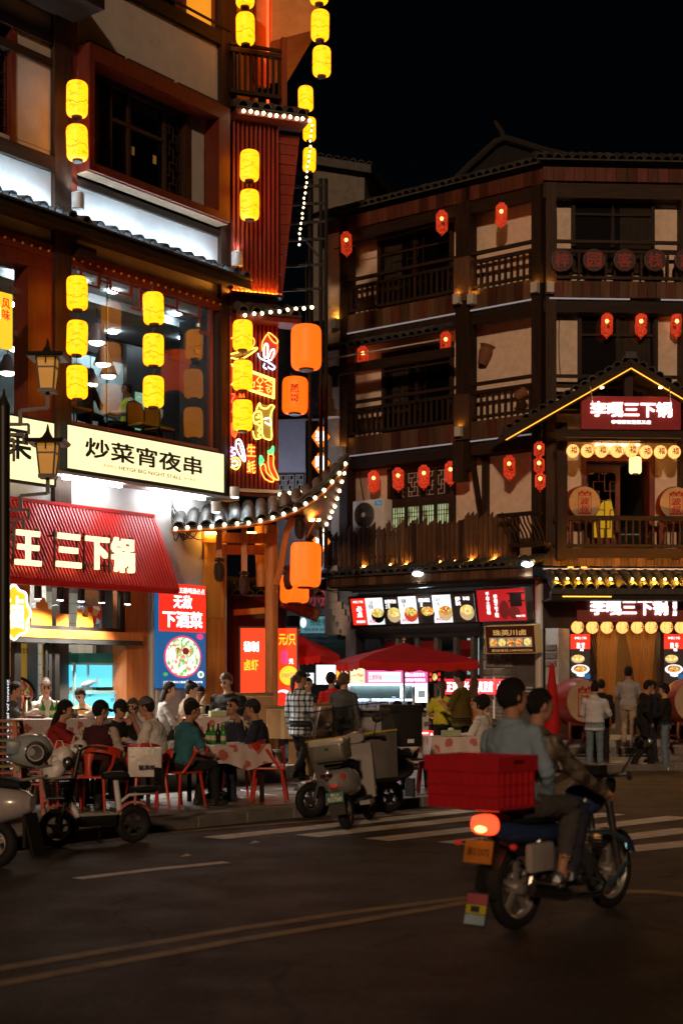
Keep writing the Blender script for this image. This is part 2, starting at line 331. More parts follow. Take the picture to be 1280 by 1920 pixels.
# top storey: warm lit window behind a rail
LITW = glow('warm lit blind', (1, .36, .02), .75)
P('wall', REDW, [(U0, LF.u(300), -.25, -.05, 13.8, 17), (LF.u(405), 0, -.25, -.03, 13.8, 17)])
wn = P('window', LITW, [(LF.u(350), LF.u(405), -.2, -.12, 13.8, 17)]); P('frame', REDW, [(LF.u(343), LF.u(350), -.2, .0, 13.8, 17)], wn)
P('rail', WOODH, [(U0, 0, .1, .13, 13.86, 13.9)])
def lattice(b, u0, u1, z0, z1, d, nx, nz, t=.018):
    """stepped fret: broken verticals and horizontals"""
    du = (u1 - u0) / nx; dz = (z1 - z0) / nz
    for i in range(nx + 1):
        for k in range(nz):
            if (i + k) % 3 != 1 or i in (0, nx): b.fb(u0 + i * du - t / 2, u0 + i * du + t / 2, d, d + t, z0 + k * dz, z0 + (k + 1) * dz)
    for k in range(nz + 1):
        for i in range(nx):
            if (i + 2 * k) % 3 != 0 or k in (0, nz): b.fb(u0 + i * du, u0 + (i + 1) * du, d + .002, d + t - .002, z0 + k * dz - t / 2, z0 + k * dz + t / 2)
    return b
# second storey window in its red box frame
a0, a1, z0, z1 = uc2 + .16, -.3, 10.18, 12.28
fr_ = P('box_frame', REDW, [(a0, a1, .0, .36, z1 - .26, z1), (a0, a1, 0, .36, z0, z0 + .13), (a1 - .3, a1, 0, .355, z0 + .13, z1 - .26), (a0, a0 + .12, 0, .355, z0 + .13, z1 - .26)])
P('soffit', mat('tan soffit', (.2, .13, .08), .8), [(a0, a1, .02, .3, z0 - .02, z0 - .003)])
wz0, wz1 = z0 + .13, z1 - .26
def uL(px): return LF.u(px)
P('wall', PLAS, [(a0 + .1, uL(174), -.25, -.02, wz0, wz1)]); P('wall', PLAS, [(uL(355), a1 - .3, -.25, -.02, wz0, wz1)])
wn = P('window', DGLASS, [(uL(183), uL(346), -.16, -.15, wz0, wz1)])
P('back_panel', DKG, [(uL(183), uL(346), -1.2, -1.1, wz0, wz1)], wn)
P('frame', WOOD, [(uL(174), uL(183), -.2, .03, wz0, wz1), (uL(346), uL(355), -.2, .03, wz0, wz1), (uL(214), uL(217), -.14, -.08, wz0, wz1), (uL(314), uL(317), -.14, -.08, wz0, wz1), (uL(247), uL(252), -.14, -.09, wz0, wz1), (uL(217), uL(314), -.14, -.09, 11.38, 11.44), (uL(183), uL(346), -.14, -.08, wz1 - .06, wz1)], wn)
lattice(MB(), uL(185), uL(213), wz0, wz1 - .06, -.1, 4, 13).build('lattice', WOODH, wn)
lattice(MB(), uL(318), uL(345), wz0, wz1 - .06, -.1, 4, 13).build('lattice', WOODH, wn)
for px in (257, 298): P('paper_note', mat('yellow note', (.5, .42, .2)), [(uL(px), uL(px + 6), -.145, -.14, 10.95, 11.1)], wn)
wn = P('window', DGLASS, [(-5.9, uL(20), -.16, -.15, 10.4, 12.3)]); P('frame', REDW, [(uL(20), uL(28), -.2, .03, 10.3, 12.3)], wn)
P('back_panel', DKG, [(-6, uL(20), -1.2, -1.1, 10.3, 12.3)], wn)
lattice(MB(), -5.75, uL(19), 10.4, 12.1, -.1, 3, 12).build('lattice', WOODH, wn)
# slim floodlight bars over the frame
for p0, p1 in ((158, 226), (232, 318), (326, 405)): P('light_bar', DKG, [(uL(p0), uL(p1), .05, .12, 12.42, 12.46), (uL(p0) + .03, uL(p0) + .06, 0, .06, 12.40, 12.44), (uL(p1) - .06, uL(p1) - .03, 0, .06, 12.40, 12.44)])
# small tiled roof top left
rf = P('porch_roof', WOODH, [(U0, uL(130), .0, .85, 12.62, 12.78)])
bar = MB().tube([(-.0, 0, 0), (0, .24, .06)], [.085, .075], 10, cap=True).mesh('roof_tile', TILE, 50)
half = MB()
for rr, L in ((.1, .34),):
    pts = [(rr * cos(a), rr * sin(a)) for a in [pi * k / 7 for k in range(8)]] + [(.8 * rr * cos(a), .8 * rr * sin(a)) for a in [pi * (7 - k) / 7 for k in range(8)]]
    half.prism(pts, 0, L, 'xz')
HALF = half.mesh('roof_tile', TILE, 50)         # barrel tile, runs along +y
def tile_slope(parent, u0, u1, d_out, z_out, d_in, z_in, step=.24, rows=None, m=None, scale=1):
    """barrel tiles from the outer (low) edge up to the inner edge, over a thin bed"""
    n = max(1, int((u1 - u0) / step)); L = math.hypot(d_out - d_in, z_in - z_out); rows = rows or max(1, int(L / .26)); sl = math.atan2(z_in - z_out, d_out - d_in)
    bed = MB().add([(u0, -d_out, z_out - .03), (u1, -d_out, z_out - .03), (u1, -d_in, z_in - .03), (u0, -d_in, z_in - .03), (u0, -d_out, z_out), (u1, -d_out, z_out), (u1, -d_in, z_in), (u0, -d_in, z_in)], [(0, 1, 2, 3), (7, 6, 5, 4), (0, 4, 5, 1), (2, 6, 7, 3), (1, 5, 6, 2), (0, 3, 7, 4)]).build('tile_bed', m or TILE, parent)
    for i in range(n):
        for k in range(rows):
            t = k / rows; u = u0 + (i + .5) * (u1 - u0) / n
            ob('roof_tile', HALF, parent, (u + rnd.uniform(-.008, .008), -(d_out + (d_in - d_out) * t), z_out + (z_in - z_out) * t + .004 + .012 * (k % 2)), (sl + rnd.uniform(-.02, .02), rnd.uniform(-.04, .04), rnd.uniform(-.03, .03)), (scale, 1, scale))
tile_slope(bl, U0, uL(130), .85, 12.78, 0, 13.2, .27)
# eave between the storeys
eu1 = LF.u(470, .5)
P('eave_board', WOODH, [(U0, eu1, .002, .5, 9.1, 9.2), (U0, eu1, .44, .52, 9.0, 9.1)])
tile_slope(bl, -6.6, eu1, .56, 9.2, .3, 9.25, .3, 1)
EVL = glow('eave wash lamp', (.60, .82, 1), 95)
for ua, ub in ((-6.4, uc1 - .1), (uc2 + .2, -2.2), (-1.9, -.5)): P('wash_light', EVL, [(ua, ub, .20, .27, 9.27, 9.32)])
for px in (135, 150): pass
P('beam_end', WOOD, [(uL(128), uL(160), -.0, .28, 8.75, 8.92)])
st = P('stud_beam', REDW, [(U0, 0, -.1, .07, 8.62, 8.84)])
sm = MB().lathe([(.0, .0), (.028, .0), (.02, .02), (0, .03)], 6, M=MX.Rotation(R(90), 4, 'X')).mesh('stud', YWD)
for k in range(34): ob('stud', sm, st, (-6.2 + k * .18, -.07, 8.73))
# first storey glazing + hanging fret
gw = P('window', GLASS, [(uL(126), -.3, -.03, -.02, 6.02, 8.62)])
P('frame', REDW, [(uL(396) - .04, uL(396) + .03, -.08, .02, 6.04, 8.62)], gw); P('sill', REDW, [(uc2, -.2, -.1, .06, 5.96, 6.04)], gw)
P('mullion', glassy('edge of glass', (.55, .75, .7), 1, .1, .2), [(uL(202), uL(204), -.04, -.01, 6.02, 8.62), (uL(300), uL(302), -.04, -.01, 6.02, 7.2)], gw)
b = MB()
for p0, p1, h in ((150, 185, .25), (185, 205, .12), (205, 245, .22), (245, 262, .42), (262, 290, .3), (290, 330, .2), (330, 372, .25), (372, 396, .5)):
    ua, ub = uL(p0), uL(p1); b.fb(ua, ub, .0, .03, 8.62 - h, 8.65 - h).fb(ub - .03, ub, .0, .03, 8.62 - h, 8.62).fb(ua, ua + .03, 0, .03, 8.5 - h * .4, 8.62)
b.build('hanging_fret', REDW, gw)
P('pivot_pane', GLASS, [(uL(320), uL(374), .0, .008, 7.5, 8.4)], gw); P('hinge', YWD, [(uL(366), uL(374), .01, .03, 7.72, 7.8)], gw)
g2 = P('window', GLASS, [(U0, uL(50), -.3, -.29, 6.0, 8.5)]); [P('hinge', STEEL, [(uL(41), uL(50), -.29, -.25, z, z + .1)], g2) for z in (8.0, 7.3)]
P('reveal', REDW, [(uL(50), uc1, -.3, .04, 5.95, 8.62), (U0, uc1, -.3, .05, 8.4, 8.62)])
# upper dining room
TEAL = mat('grey green wall', (.32, .40, .40), .8); CEIL = mat('pale ceiling', (.6, .62, .62), .8); DPAN = mat('dark panelling', (.05, .04, .035), .4, var=.3, sc=3, st=(6, 6, .5))
P('room_wall', TEAL, [(U0, 4.6, -4.9, -4.8, 5.9, 8.8)]); P('room_wall', TEAL, [(U0 - .1, U0, -4.8, -.3, 5.9, 8.8)])
MB().add([(.02, .3, 5.9), (4.6, 4.8, 5.9), (4.6, 4.8, 8.8), (.02, .3, 8.8), (.1, .3, 5.9), (4.7, 4.8, 5.9), (4.7, 4.8, 8.8), (.1, .3, 8.8)], [(0, 1, 2, 3), (7, 6, 5, 4), (0, 4, 5, 1), (2, 6, 7, 3), (0, 3, 7, 4), (1, 5, 6, 2)]).build('room_wall', DPAN, bl)
P('partition', DPAN, [(LF.u(238, -2.6), 2.3, -2.7, -2.6, 5.95, 8.42)]); P('partition', DPAN, [(-.12, -.04, -1.1, -.26, 5.95, 8.6)])
MB().prism([(U0, .12), (.05, .12), (4.7, 4.9), (U0, 4.9)], 8.8, 8.9, 'xy').build('room_ceiling', CEIL, bl); MB().prism([(U0, .05), (.0, .05), (4.7, 4.9), (U0, 4.9)], 5.85, 5.95, 'xy').build('room_floor', DPAN, bl)
P('ceiling_cove', CEIL, [(U0, 1.0, -2.2, -1.4, 8.62, 8.78)]); P('ceiling_beam', DPAN, [(U0, 3.0, -3.9, -3.6, 8.4, 8.78)])
COOL = glow('cool white lamp', (.85, .95, 1), 60)
for px, d in ((212, -1.0), (150, -1.0), (212, -3.2), (200, -4.5), (236, -4.4), (330, -1.2), (40, -1.2), (20, -3.2), (10, -4.5), (170, -4.5), (345, -1.9), (225, -2.4)):
    u = LF.u(px, d); zc = 8.795 if d < -2.3 or d > -1.3 else 8.615
    MB().cyl((u, -d, zc), (u, -d, zc - .03), .1, n=16).build('downlight', COOL, bl)
BRN = mat('brown lampshade', (.14, .07, .05), .5); WARMB = glow('pendant bulb', (1, .85, .65), 14)
for px, py, d in ((182, 643, -1.6), (194, 684, -3.0), (204, 706, -3.9), (170, 722, -4.3), (32, 655, -1.7), (15, 700, -3.2)):
    u, z = LF.uz(px, py, d)
    pl = MB().lathe([(.03, .36), (.07, .34), (.2, .0), (.19, .0), (.06, .32)], 20).build('pendant_lamp', BRN, bl, True, (u, -d, z))
    MB().cyl((0, 0, .34), (0, 0, 8.8 - z), .008, n=6).build('cord', BLK, pl); MB().sph((0, 0, .02), (.15, .15, .07), 12, 8).build('bulb', WARMB, pl, True)
TVW = glow('lit wall poster', (.3, .6, .35), .8, ink=(1, 1, .8), isc=4)
P('wall_poster', TVW, [(LF.u(256, -2.55), LF.u(274, -2.55), -2.59, -2.57, 6.75, 7.5)])
# sign soffit and white tubes
P('soffit', PLAS, [(U0, -.1, 0, .40, 5.07, 5.12)])
TUBE = glow('white fluorescent tube', (.9, .96, 1), 55)
for p0, p1 in ((124, 232), (290, 388), (20, 52), (-80, -10)): P('tube_light', TUBE, [(LF.u(p0, .4), LF.u(p1, .4), .30, .36, 5.0, 5.05)])
# uplights on the eave washing the plaster band
def uplight(u, d, z, parent=None):
    o = MB().cyl((0, 0, 0), (0, 0, .26), .105, n=20).build('flood_lamp', GREYB, bl, 40, (u, -d, z))
    MB().cyl((0, 0, .262), (0, 0, .27), .08, n=16).build('lens', glow('flood lens', (.75, .9, 1), 6), o)
    l = bpy.data.lights.new('flood', 'SPOT'); l.energy = 25; l.color = (.72, .88, 1); l.spot_size = R(140); l.spot_blend = .9; l.shadow_soft_size = .06
    lo = ob('flood_light', l, o, (0, 0, .3), (R(180 - 12), 0, 0))
    return o
uplight(uL(128), .24, 9.5); uplight(LF.u(440, .2) , .26, 9.46); uplight(-6.3, .26, 9.5)

# ------------------------------------------------------------------ red ribbed awning with standing letters
aw = thing('shop_awning', 'red corrugated metal awning carrying large lit cream characters', 'awning', LF.o, LF.a)
RED = mat('red awning paint', (.55, .018, .016), .42, var=.12, rn=.1); LCREAM = glow('cream letter face', (1, .80, .42), 1.7)
au0, au1 = -6.6, -2.02; ab0, ab1 = -6.6, LF.u(331, 1.0)
MB().add([(au0, -.08, 4.58), (au1, -.08, 4.6), (ab1, -1.0, 3.28), (ab0, -1.0, 3.26), (au0, -.02, 4.52), (au1, -.02, 4.55), (ab1, -.96, 3.22), (ab0, -.96, 3.2)], [(0, 1, 2, 3), (4, 7, 6, 5), (0, 3, 7, 4), (1, 5, 6, 2), (0, 4, 5, 1), (3, 2, 6, 7)]).build('panel', RED, aw)
n = 62
for i in range(n):
    t = (i + .5) / n; p = V((au0 + (au1 - au0) * t, -.095, 4.585)); q = V((ab0 + (ab1 - ab0) * t, -1.015, 3.275))
    MB().bar(p, q, .03, .035, up=(0, -1, 1)).build('rib', RED, aw)
MB().bar((ab0, -1.02, 3.22), (ab1, -1.02, 3.24), .05, .09).build('front_edge', RED, aw); MB().bar((au1 + .01, -.1, 4.6), (ab1 + .01, -1.02, 3.26), .05, .06).build('side_edge', RED, aw); MB().bar((au0, -.1, 4.61), (au1, -.1, 4.63), .06, .05).build('top_edge', RED, aw)
dl = .98
for ch, p0, p1, pt, pb in (('鸭', -22, 17, 985, 1060), ('王', 32, 79, 992, 1058), ('三', 109, 154, 998, 1062), ('下', 164, 206, 1004, 1066), ('锅', 212, 254, 1006, 1072)):
    ua, za = LF.uz(p0, pt, dl); ub, zb = LF.uz(p1, pb, dl)
    text(ch, LCREAM, aw, ((ua + ub) / 2, -dl + .05, (za + LF.uz(p0, pb, dl)[1]) / 2), ub - ua, abs(za - LF.uz(p0, pb, dl)[1]), .03, depth=.05)
    fz = (za + zb) / 2
    b = MB()
    for uu in (ua + .02, ub - .02): b.bar((uu, -dl + .1, fz - .35), (uu, -dl + .1, fz + .3), .025)
    for zz in (fz - .2, fz + .22): b.bar((ua, -dl + .12, zz), (ub, -dl + .12, zz), .025); b.bar((ua + .1, -dl + .12, zz), (ua + .1, -.55 - (fz - zz) * -.4, zz), .025)
    b.build('letter_frame', BLK, aw)

# ------------------------------------------------------------------ shop front below the awning
def S(px): return LF.u(px)
P('pier', ORW, [(S(235), S(276), -.3, .03, .3, 3.32)]); P('pier', ORW, [(S(38), S(55), -.3, .02, 2.55, 3.5), (-9, S(0), -.3, .02, .3, 3.5)])
P('transom', ORW, [(S(0), S(258), -.1, .14, 2.42, 2.56)]); P('transom_edge', DKG, [(S(0), S(258), -.08, .13, 2.34, 2.42)])
P('header', ORW, [(-9, S(276), -.3, -.0, 3.32, 4.5)])
tw = P('transom_window', GLASS, [(S(55), S(226), -.06, -.05, 2.58, 3.3)]); P('frame', BLK, [(S(55), S(235), -.08, -.0, 2.56, 2.63), (S(226), S(235), -.08, 0, 2.63, 3.3)], tw)
OCUT = mat('orange window film', (.75, .22, .02), .6)
for p0, p1, t, bt in ((62, 101, 1140, 1176), (71, 94, 1128, 1140), (78, 88, 1120, 1160), (109, 132, 1150, 1177), (147, 178, 1156, 1178), (148, 158, 1142, 1160), (168, 178, 1148, 1160)):
    u, za = LF.uz(p0, t); P('window_film', OCUT, [(u, S(p1), -.04, -.036 - .001 * (p0 % 3), LF.uz(p0, bt)[1], za)], tw)
dr = P('door_glass', GLASS, [(S(38), S(108), -.08, -.07, .42, 2.34)]); [P('frame_post', BLK, [(S(q), S(w_), -.1, .0, .42, 2.34)], dr) for q, w_ in ((28, 40), (92, 98), (104, 112), (247, 256))]
P('handle', BLK, [(S(83), S(87), -.02, .04, 1.2, 2.32), (S(83), S(92), -.03, .03, 1.9, 1.94)], dr)
P('shop_floor', CONC, [(-9, .2, -6, .35, .0, .36)])
YPOS = mat('yellow printed panel', (.5, .30, .06), .5, var=.15); YPL = glow('yellow lit panel', (.55, .27, .03), .55)
INK = mat('dark ink', (.03, .015, .01), .8)
dp = P('printed_panel', YPL, [(S(39), S(84), -.45, -.43, .5, 2.34)])
fd = food('beef stew print', [(.2, .02, .01), (.35, .08, .03), (.12, .03, .02), (.5, .2, .1), (.1, .25, .03), (.5, .03, .02)], .5, 24)
uu, zz = (S(39) + S(84)) / 2, 1.5
b = MB(); b.lathe([(0, 0), (.42, 0), (.42, .01)], 28, M=MX.Translation((uu, .425, zz)) @ MX.Diagonal((1, 1, .72, 1)) @ MX.Rotation(R(90), 4, 'X')); b.build('dish_print_rim', INK, dp)
MB().lathe([(0, 0), (.37, 0)], 28, M=MX.Translation((uu, .412, zz)) @ MX.Diagonal((1, 1, .68, 1)) @ MX.Rotation(R(90), 4, 'X')).build('dish_print', fd, dp)
text('传承中华饮食文化', INK, dp, (uu - .02, .42, 2.22), .62, .1, .01)
yp = P('printed_panel', YPL, [(S(113), S(143), -.45, -.43, .45, 2.34)])
text('鸭', INK, yp, ((S(131)), .42, 1.62), .15, .2, .02); text('王', INK, yp, (S(131), .42, 1.28), .15, .2, .02)
P('red_seal', mat('red seal', (.4, .02, .02)), [(S(139), S(142), -.43, -.425, 1.3, 1.55)], yp); P('switch_box', WHITE, [(S(116), S(122), -.43, -.4, 1.42, 1.58)], yp)
P('inner_post', DPAN, [(S(143), S(160), -.6, -.4, .4, 3.3), (S(160), S(182), -1.6, -1.5, .4, 3.3)])
# white tiled kitchen wall behind
KT = mat('white kitchen tile', (.62, .6, .56), .35, var=.05, rn=.08)
kw = P('kitchen_wall', mat('tile grout', (.2, .19, .17), .9), [(-6, -.4, -3.2, -3.1, .4, 3.6)])
ktm = rbox(-.095, .095, -.008, .008, -.095, .095, .004, 1).mesh('wall_tile', KT)
for i in range(13):
    for k in range(14): ob('wall_tile', ktm, kw, (-3.0 + i * .2, 3.095, .75 + k * .2))
P('room_ceiling', CEIL, [(-9, 0, -5, -.1, 3.6, 3.7)]); P('room_wall', DPAN, [(-9, -3.2, -3.3, -3.2, .4, 3.6), (-.3, -.2, -5, -.3, .3, 3.6)])
P('room_soffit', CEIL, [(-5.4, -3.35, -2.4, -1.2, 2.95, 3.58)])
for u, d in ((-4.3, -.8), (-3.0, -.8), (-2.6, -2.0), (-5.4, -.9), (-1.2, -1.6)): MB().cyl((u, -d, 3.598), (u, -d, 3.57), .13, n=16).build('ceiling_lamp', glow('warm white lamp', (1, .88, .7), 130), bl)
cp = P('wall_picture', food('crayfish print', [(.5, .03, .02), (.6, .25, .05), (.7, .66, .6), (.05, .2, .35), (.35, .02, .02)], .35, 9), [(S(191), S(228), -.5, -.48, 2.62, 3.02)])
P('meter_box', WHITE, [(S(191), S(208), -.52, -.46, 3.05, 3.2)]); P('wall_shelf', KT, [(S(190), S(228), -.53, -.5, 2.6, 3.3)])
P('microwave', WHITE, [(S(191), S(209), -1.2, -.9, 2.02, 2.28)]); P('door_dark', BLK, [(S(192.5), S(201), -.9, -.895, 2.07, 2.23)])
# fish tanks, lit from within
ft = thing('fish_tank', 'stacked lit aquarium with cyan water in the shop doorway', 'aquarium', LF.o, LF.a)
WAT = glow('lit tank water', (.10, .62, .85), 1.25, ink=(.01, .05, .08), isc=1.6, ith=.56, st=(1, 1, 1.3)); TKF = mat('tank frame', (.25, .5, .52), .4)
t0, t1 = S(161), S(234)
P('water', WAT, [(t0, t1, -.75, -.3, 1.62, 2.0)], ft); P('water', WAT, [(t0, t1 + .1, -.75, -.25, .72, 1.5)], ft)
P('frame', TKF, [(t0, t1 + .12, -.78, -.22, 1.5, 1.56), (t0, t1 + .05, -.76, -.28, 2.0, 2.04), (t0 + .3, t0 + .33, -.3, -.27, 1.56, 2.0), (t0 - .02, t0 + .01, -.3, -.25, .4, 2.04), (t1 + .1, t1 + .13, -.3, -.2, .4, 1.56), (t0, t1 + .1, -.75, -.25, .4, .72)], ft)
P('filter_top', mat('teal filter mesh', (.04, .3, .3), .6), [(t0 + .12, t1 + .02, -.7, -.3, 2.04, 2.2)], ft)
P('lamp_strip', glow('tank lamp', (.6, .95, 1), 3), [(t0, t1, -.34, -.31, 1.9, 1.98), (t0, t1, -.34, -.3, 1.4, 1.48)], ft)
MB().sph((0, 0, 0), (.16, .05, .05), 14, 8).prism([(.14, 0), (.24, .06), (.24, -.05)], -.01, .01).build('fish', mat('grey fish', (.25, .3, .35), .3), ft, 40, (t0 + .28, .26, 1.68), (0, R(-12), 0))
# track spots under the awning
for px in (72, 114, 153, 192, 240):
    u = LF.u(px, .55); s_ = MB().tube([(0, 0, .3), (.02, .03, 0)], .06, 14).build('track_spot', BLK, bl, 40, (u, -.55, 3.02))
    MB().tube([(.02, .031, -.002), (.0205, .032, -.012)], .05, 14).build('lens', glow('spot lens', (.8, .9, 1), 14), s_)
    l = bpy.data.lights.new('spot', 'SPOT'); l.energy = 420; l.color = (1, .90, .78); l.spot_size = R(96); l.spot_blend = .7; l.shadow_soft_size = .05
    ob('spot_light', l, s_, (0, -.05, -.03), (R(-30 if px in (72, 153, 240) else 34), 0, 0))
P('awning_soffit', PLAS, [(-9, S(276), 0, .12, 3.32, 3.36)])
# poster pillar side wall: wood cladding
P('wood_panel', YWD, [(LF.u(384, .06), LF.u(420, .06), -.1, .06, 2.9, 4.45)]); P('wood_panel', YWD, [(LF.u(384, .06), LF.u(421, .05), -.1, .055, .1, 2.89)])
P('downpipe', GREYB, [(S(280), S(284), .03, .08, .1, 3.3), (S(290), S(292), .02, .05, .1, 3.3)])
P('plinth', GREYB, [(S(286), S(330), .02, .12, .1, 1.56)])
# cable tangle by the little roof
for k in range(9):
    a = V((LF.u(322, .1), -.1, 4.75 + rnd.uniform(-.1, .35))); e = a + V((rnd.uniform(.1, .9), -.05, rnd.uniform(-.5, .2)))
    m_ = (a + e) / 2 + V((rnd.uniform(-.2, .2), -.1, rnd.uniform(-.9, -.2)))
    MB().tube([a * (1 - t) ** 2 + m_ * 2 * t * (1 - t) + e * t * t for t in [i / 12 for i in range(13)]], .011, 6).build('cable', BLK, bl, True)
P('roof_slab', CONC, [(U0, 0, -9, 0, 17, 17.2)])
# ================================================================== splayed corner of the restaurant: red slats, neon panel, balcony
cr = thing('slatted_corner_block', 'tall red slatted corner block with bulb-lit eaves and neon panel below', 'building', CF.o, CF.a)
def C(name, m, boxes, parent=None, smooth=False): return P(name, m, boxes, parent or cr, smooth)
DRED = mat('dark red slat', (.24, .03, .014), .45, var=.2, sc=3, st=(5, 5, .5), rn=.1)
C('back_wall', mat('dark red board', (.06, .012, .008), .6), [(.02, .98, -.3, .1, 5.25, 12.15)])
for i in range(11): C('slat', DRED, [(.06 + i * .085, .10 + i * .085, .1, .22, 9.02, 12.16)])
C('light_shelf', BLK, [(.0, 1.02, .1, .34, 8.93, 8.97)])
AMB = glow('amber uplight', (1, .36, .03), 420)
for i in range(10): C('uplight', AMB, [(.106 + i * .085, .14 + i * .085, .15, .25, 8.972, 8.985)])
for z, dz in ((12.2, 0), (8.42, 0)):
    C('eave_board', REDW, [(.05, 1.45 if z > 10 else 1.3, 0, .5, z, z + .12)])
    tile_slope(cr, .05, 1.42 if z > 10 else 1.3, .56, z + .13, .0, z + .36, .22, 2)
# leaning plank side
pk = [CF.uz(*q, .05) for q in ((527, 240), (583, 230), (558, 460), (527, 545))]
for k in range(16):
    t0, t1 = k / 16, (k + .93) / 16
    zt, zb = 12.1 + (9.05 - 12.1) * t0, 12.1 + (9.05 - 12.1) * t1
    ue = lambda z: 1.42 - .62 * ((12.1 - z) / 3.05) ** 1.0 * .55
    MB().prism([(.985, zb), (ue(zb), zb), (ue(zt), zt), (.985, zt)], -.06, .0).build('plank', DRED, cr)
# neon panel (corrugated)
for i in range(12): C('slat', DRED, [(.02 + i * .081, .065 + i * .081, .1, .15, 5.35, 8.55)])
C('light_shelf', GREYB, [(.08, 1.02, .1, .2, 5.28, 5.33)])
# balcony above with orange lit wall
for i in range(9): C('baluster', WOOD, [(.06 + i * .11, .10 + i * .11, .18, .24, 12.75, 13.45)])
C('rail', WOODH, [(0, 1.05, .15, .26, 13.45, 13.53)]); C('rail', WOODH, [(0, 1.05, .17, .24, 13.58, 13.63)]); C('rail', WOODH, [(0, 1.05, .15, .26, 12.68, 12.75)]); C('newel_post', REDW, [(1.0, 1.1, .14, .27, 12.5, 13.85)])
ORL = mat('ochre plaster', (.62, .30, .12), .85, var=.15)
C('upper_wall', ORL, [(.0, 1.15, -1.9, -1.8, 12.4, 17)]); C('upper_wall', ORL, [(.62, 1.0, -.6, -.5, 13.2, 17)])
C('balcony_floor', WOODH, [(0, 1.1, -1.9, .25, 12.42, 12.52)])
MB().add([(1.0, .4, 14.05), (1.9, .2, 14.35), (1.9, .2, 17), (1.0, .4, 17), (1.0, 2.2, 13.9), (1.9, 2.2, 14.1), (1.9, 2.2, 17), (1.0, 2.2, 17)], [(0, 1, 2, 3), (0, 4, 5, 1), (0, 3, 7, 4), (1, 5, 6, 2), (3, 2, 6, 7), (4, 7, 6, 5)]).build('jetty_wall', ORL, cr)
nr = C('neon_strip', glow('red neon strip', (1, .06, .01), 3.5), [(CF.u(505, -.3) - .02, CF.u(505, -.3) + .02, -.42, -.38, 12.6, 17)])
MB().tube([(.62, .38, 12.6 + .12 * k) if k % 2 else (.6, .36, 12.6 + .12 * k) for k in range(38)], .05, 8).build('bamboo_pole', REDW, cr)
for zz in (14.6,): C('warm_lamp', glow('balcony lamp', (1, .45, .08), 22), [(.25, .45, -1.2, -1.0, 15.6, 15.7)])
# steel sign gantry at the back of the block
gt = thing('steel_gantry', 'dark steel lattice frame behind the slatted corner block', 'frame', gp(592, 28.6), 0)
for x in (-.12, .1, .2): MB().cyl((x, 0, 4), (x, 0, pz(335, 28.6)), .04, n=8).build('upright', BLK, gt)
for py in (352, 385, 420, 452, 500, 545): MB().bar((-.75, -.2, pz(py, 28.4)), (.2, 0, pz(py - 4, 28.6)), .05).build('crossbar', BLK, gt)
for py in (420, 590, 700): MB().bar((-.5, -.1, pz(py, 28.5)), (.15, 0, pz(py + 70, 28.6)), .035).build('diagonal', BLK, gt)

# ------------------------------------------------------------------ neon figures on the corner panel
def neon(name, label, pts_list, cols, s=5, r=.012, d=.2, back=None, smooth=True):
    t = thing(name, label, 'neon sign', CF.W(0, 0, 0), CF.a, 'neon figures on the corner panel')
    for pts, c in zip(pts_list, cols):
        q = [CF.uz(*p, d) for p in pts]
        if smooth and len(q) > 2:                       # Catmull-Rom
            o = []
            cl = q[0] == q[-1]
            for i in range(len(q) - 1):
                p0 = q[i - 1] if i > 0 else (q[-2] if cl else q[0]); p1, p2 = q[i], q[i + 1]; p3 = q[i + 2] if i + 2 < len(q) else (q[1] if cl else q[-1])
                for k in range(5):
                    u = k / 5; o.append(tuple(.5 * (2 * p1[a] + (p2[a] - p0[a]) * u + (2 * p0[a] - 5 * p1[a] + 4 * p2[a] - p3[a]) * u * u + (3 * p1[a] - p0[a] - 3 * p2[a] + p3[a]) * u ** 3) for a in (0, 1)))
            q = o + [q[-1]]
        MB().tube([(u, -d, z) for u, z in q], r, 6, up=(0, 1, 0)).build('neon_tube', glow('neon ' + str(c), c, s), t, True)
    if back:
        q = [CF.uz(*p, d - .03) for p in back[0]]; MB().prism(q, -(d - .03), -(d - .045)).build('back_plate', glow('neon plate ' + str(back[1]), back[1], .8), t)
    return t
def zp(x, y): return (420 + x / 5.483, 580 + y / 5.486)
NR, NO, NY, NW, NB, NG, NP = (1, .06, .01), (1, .22, .03), (1, .62, .08), (1, .9, .75), (.45, .7, 1), (.05, 1, .15), (.55, .35, 1)
def Z(l): return [zp(*p) for p in l]
neon('neon_fist', 'red and yellow neon thumb figure with blue base at the panel top', [Z([(450, 250), (480, 250), (545, 310), (545, 350), (500, 330), (450, 250)]), Z([(440, 260), (395, 340), (395, 430)]), Z([(550, 360), (545, 430), (510, 500)]), Z([(420, 365), (450, 370), (440, 490), (410, 480), (420, 365)]), Z([(490, 420), (520, 425), (485, 520), (455, 505), (490, 420)]), Z([(350, 450), (370, 500), (450, 540), (520, 590), (500, 620), (450, 590)]), Z([(420, 560), (405, 590), (440, 615)])], [NO, NO, NR, NW, NW, NB, NB], back=(Z([(460, 260), (540, 340), (545, 430), (510, 520), (400, 450), (400, 340)]), (.5, .02, .01)))
neon('neon_dish', 'yellow neon serving dish half hidden behind a lantern', [Z([(72, 460), (150, 440), (345, 395), (240, 480), (160, 510), (72, 500)]), Z([(72, 300), (180, 260), (290, 290), (315, 340), (290, 390)])], [NY, NO], back=(Z([(72, 465), (330, 400), (230, 470), (75, 495)]), (.3, .15, .02)))
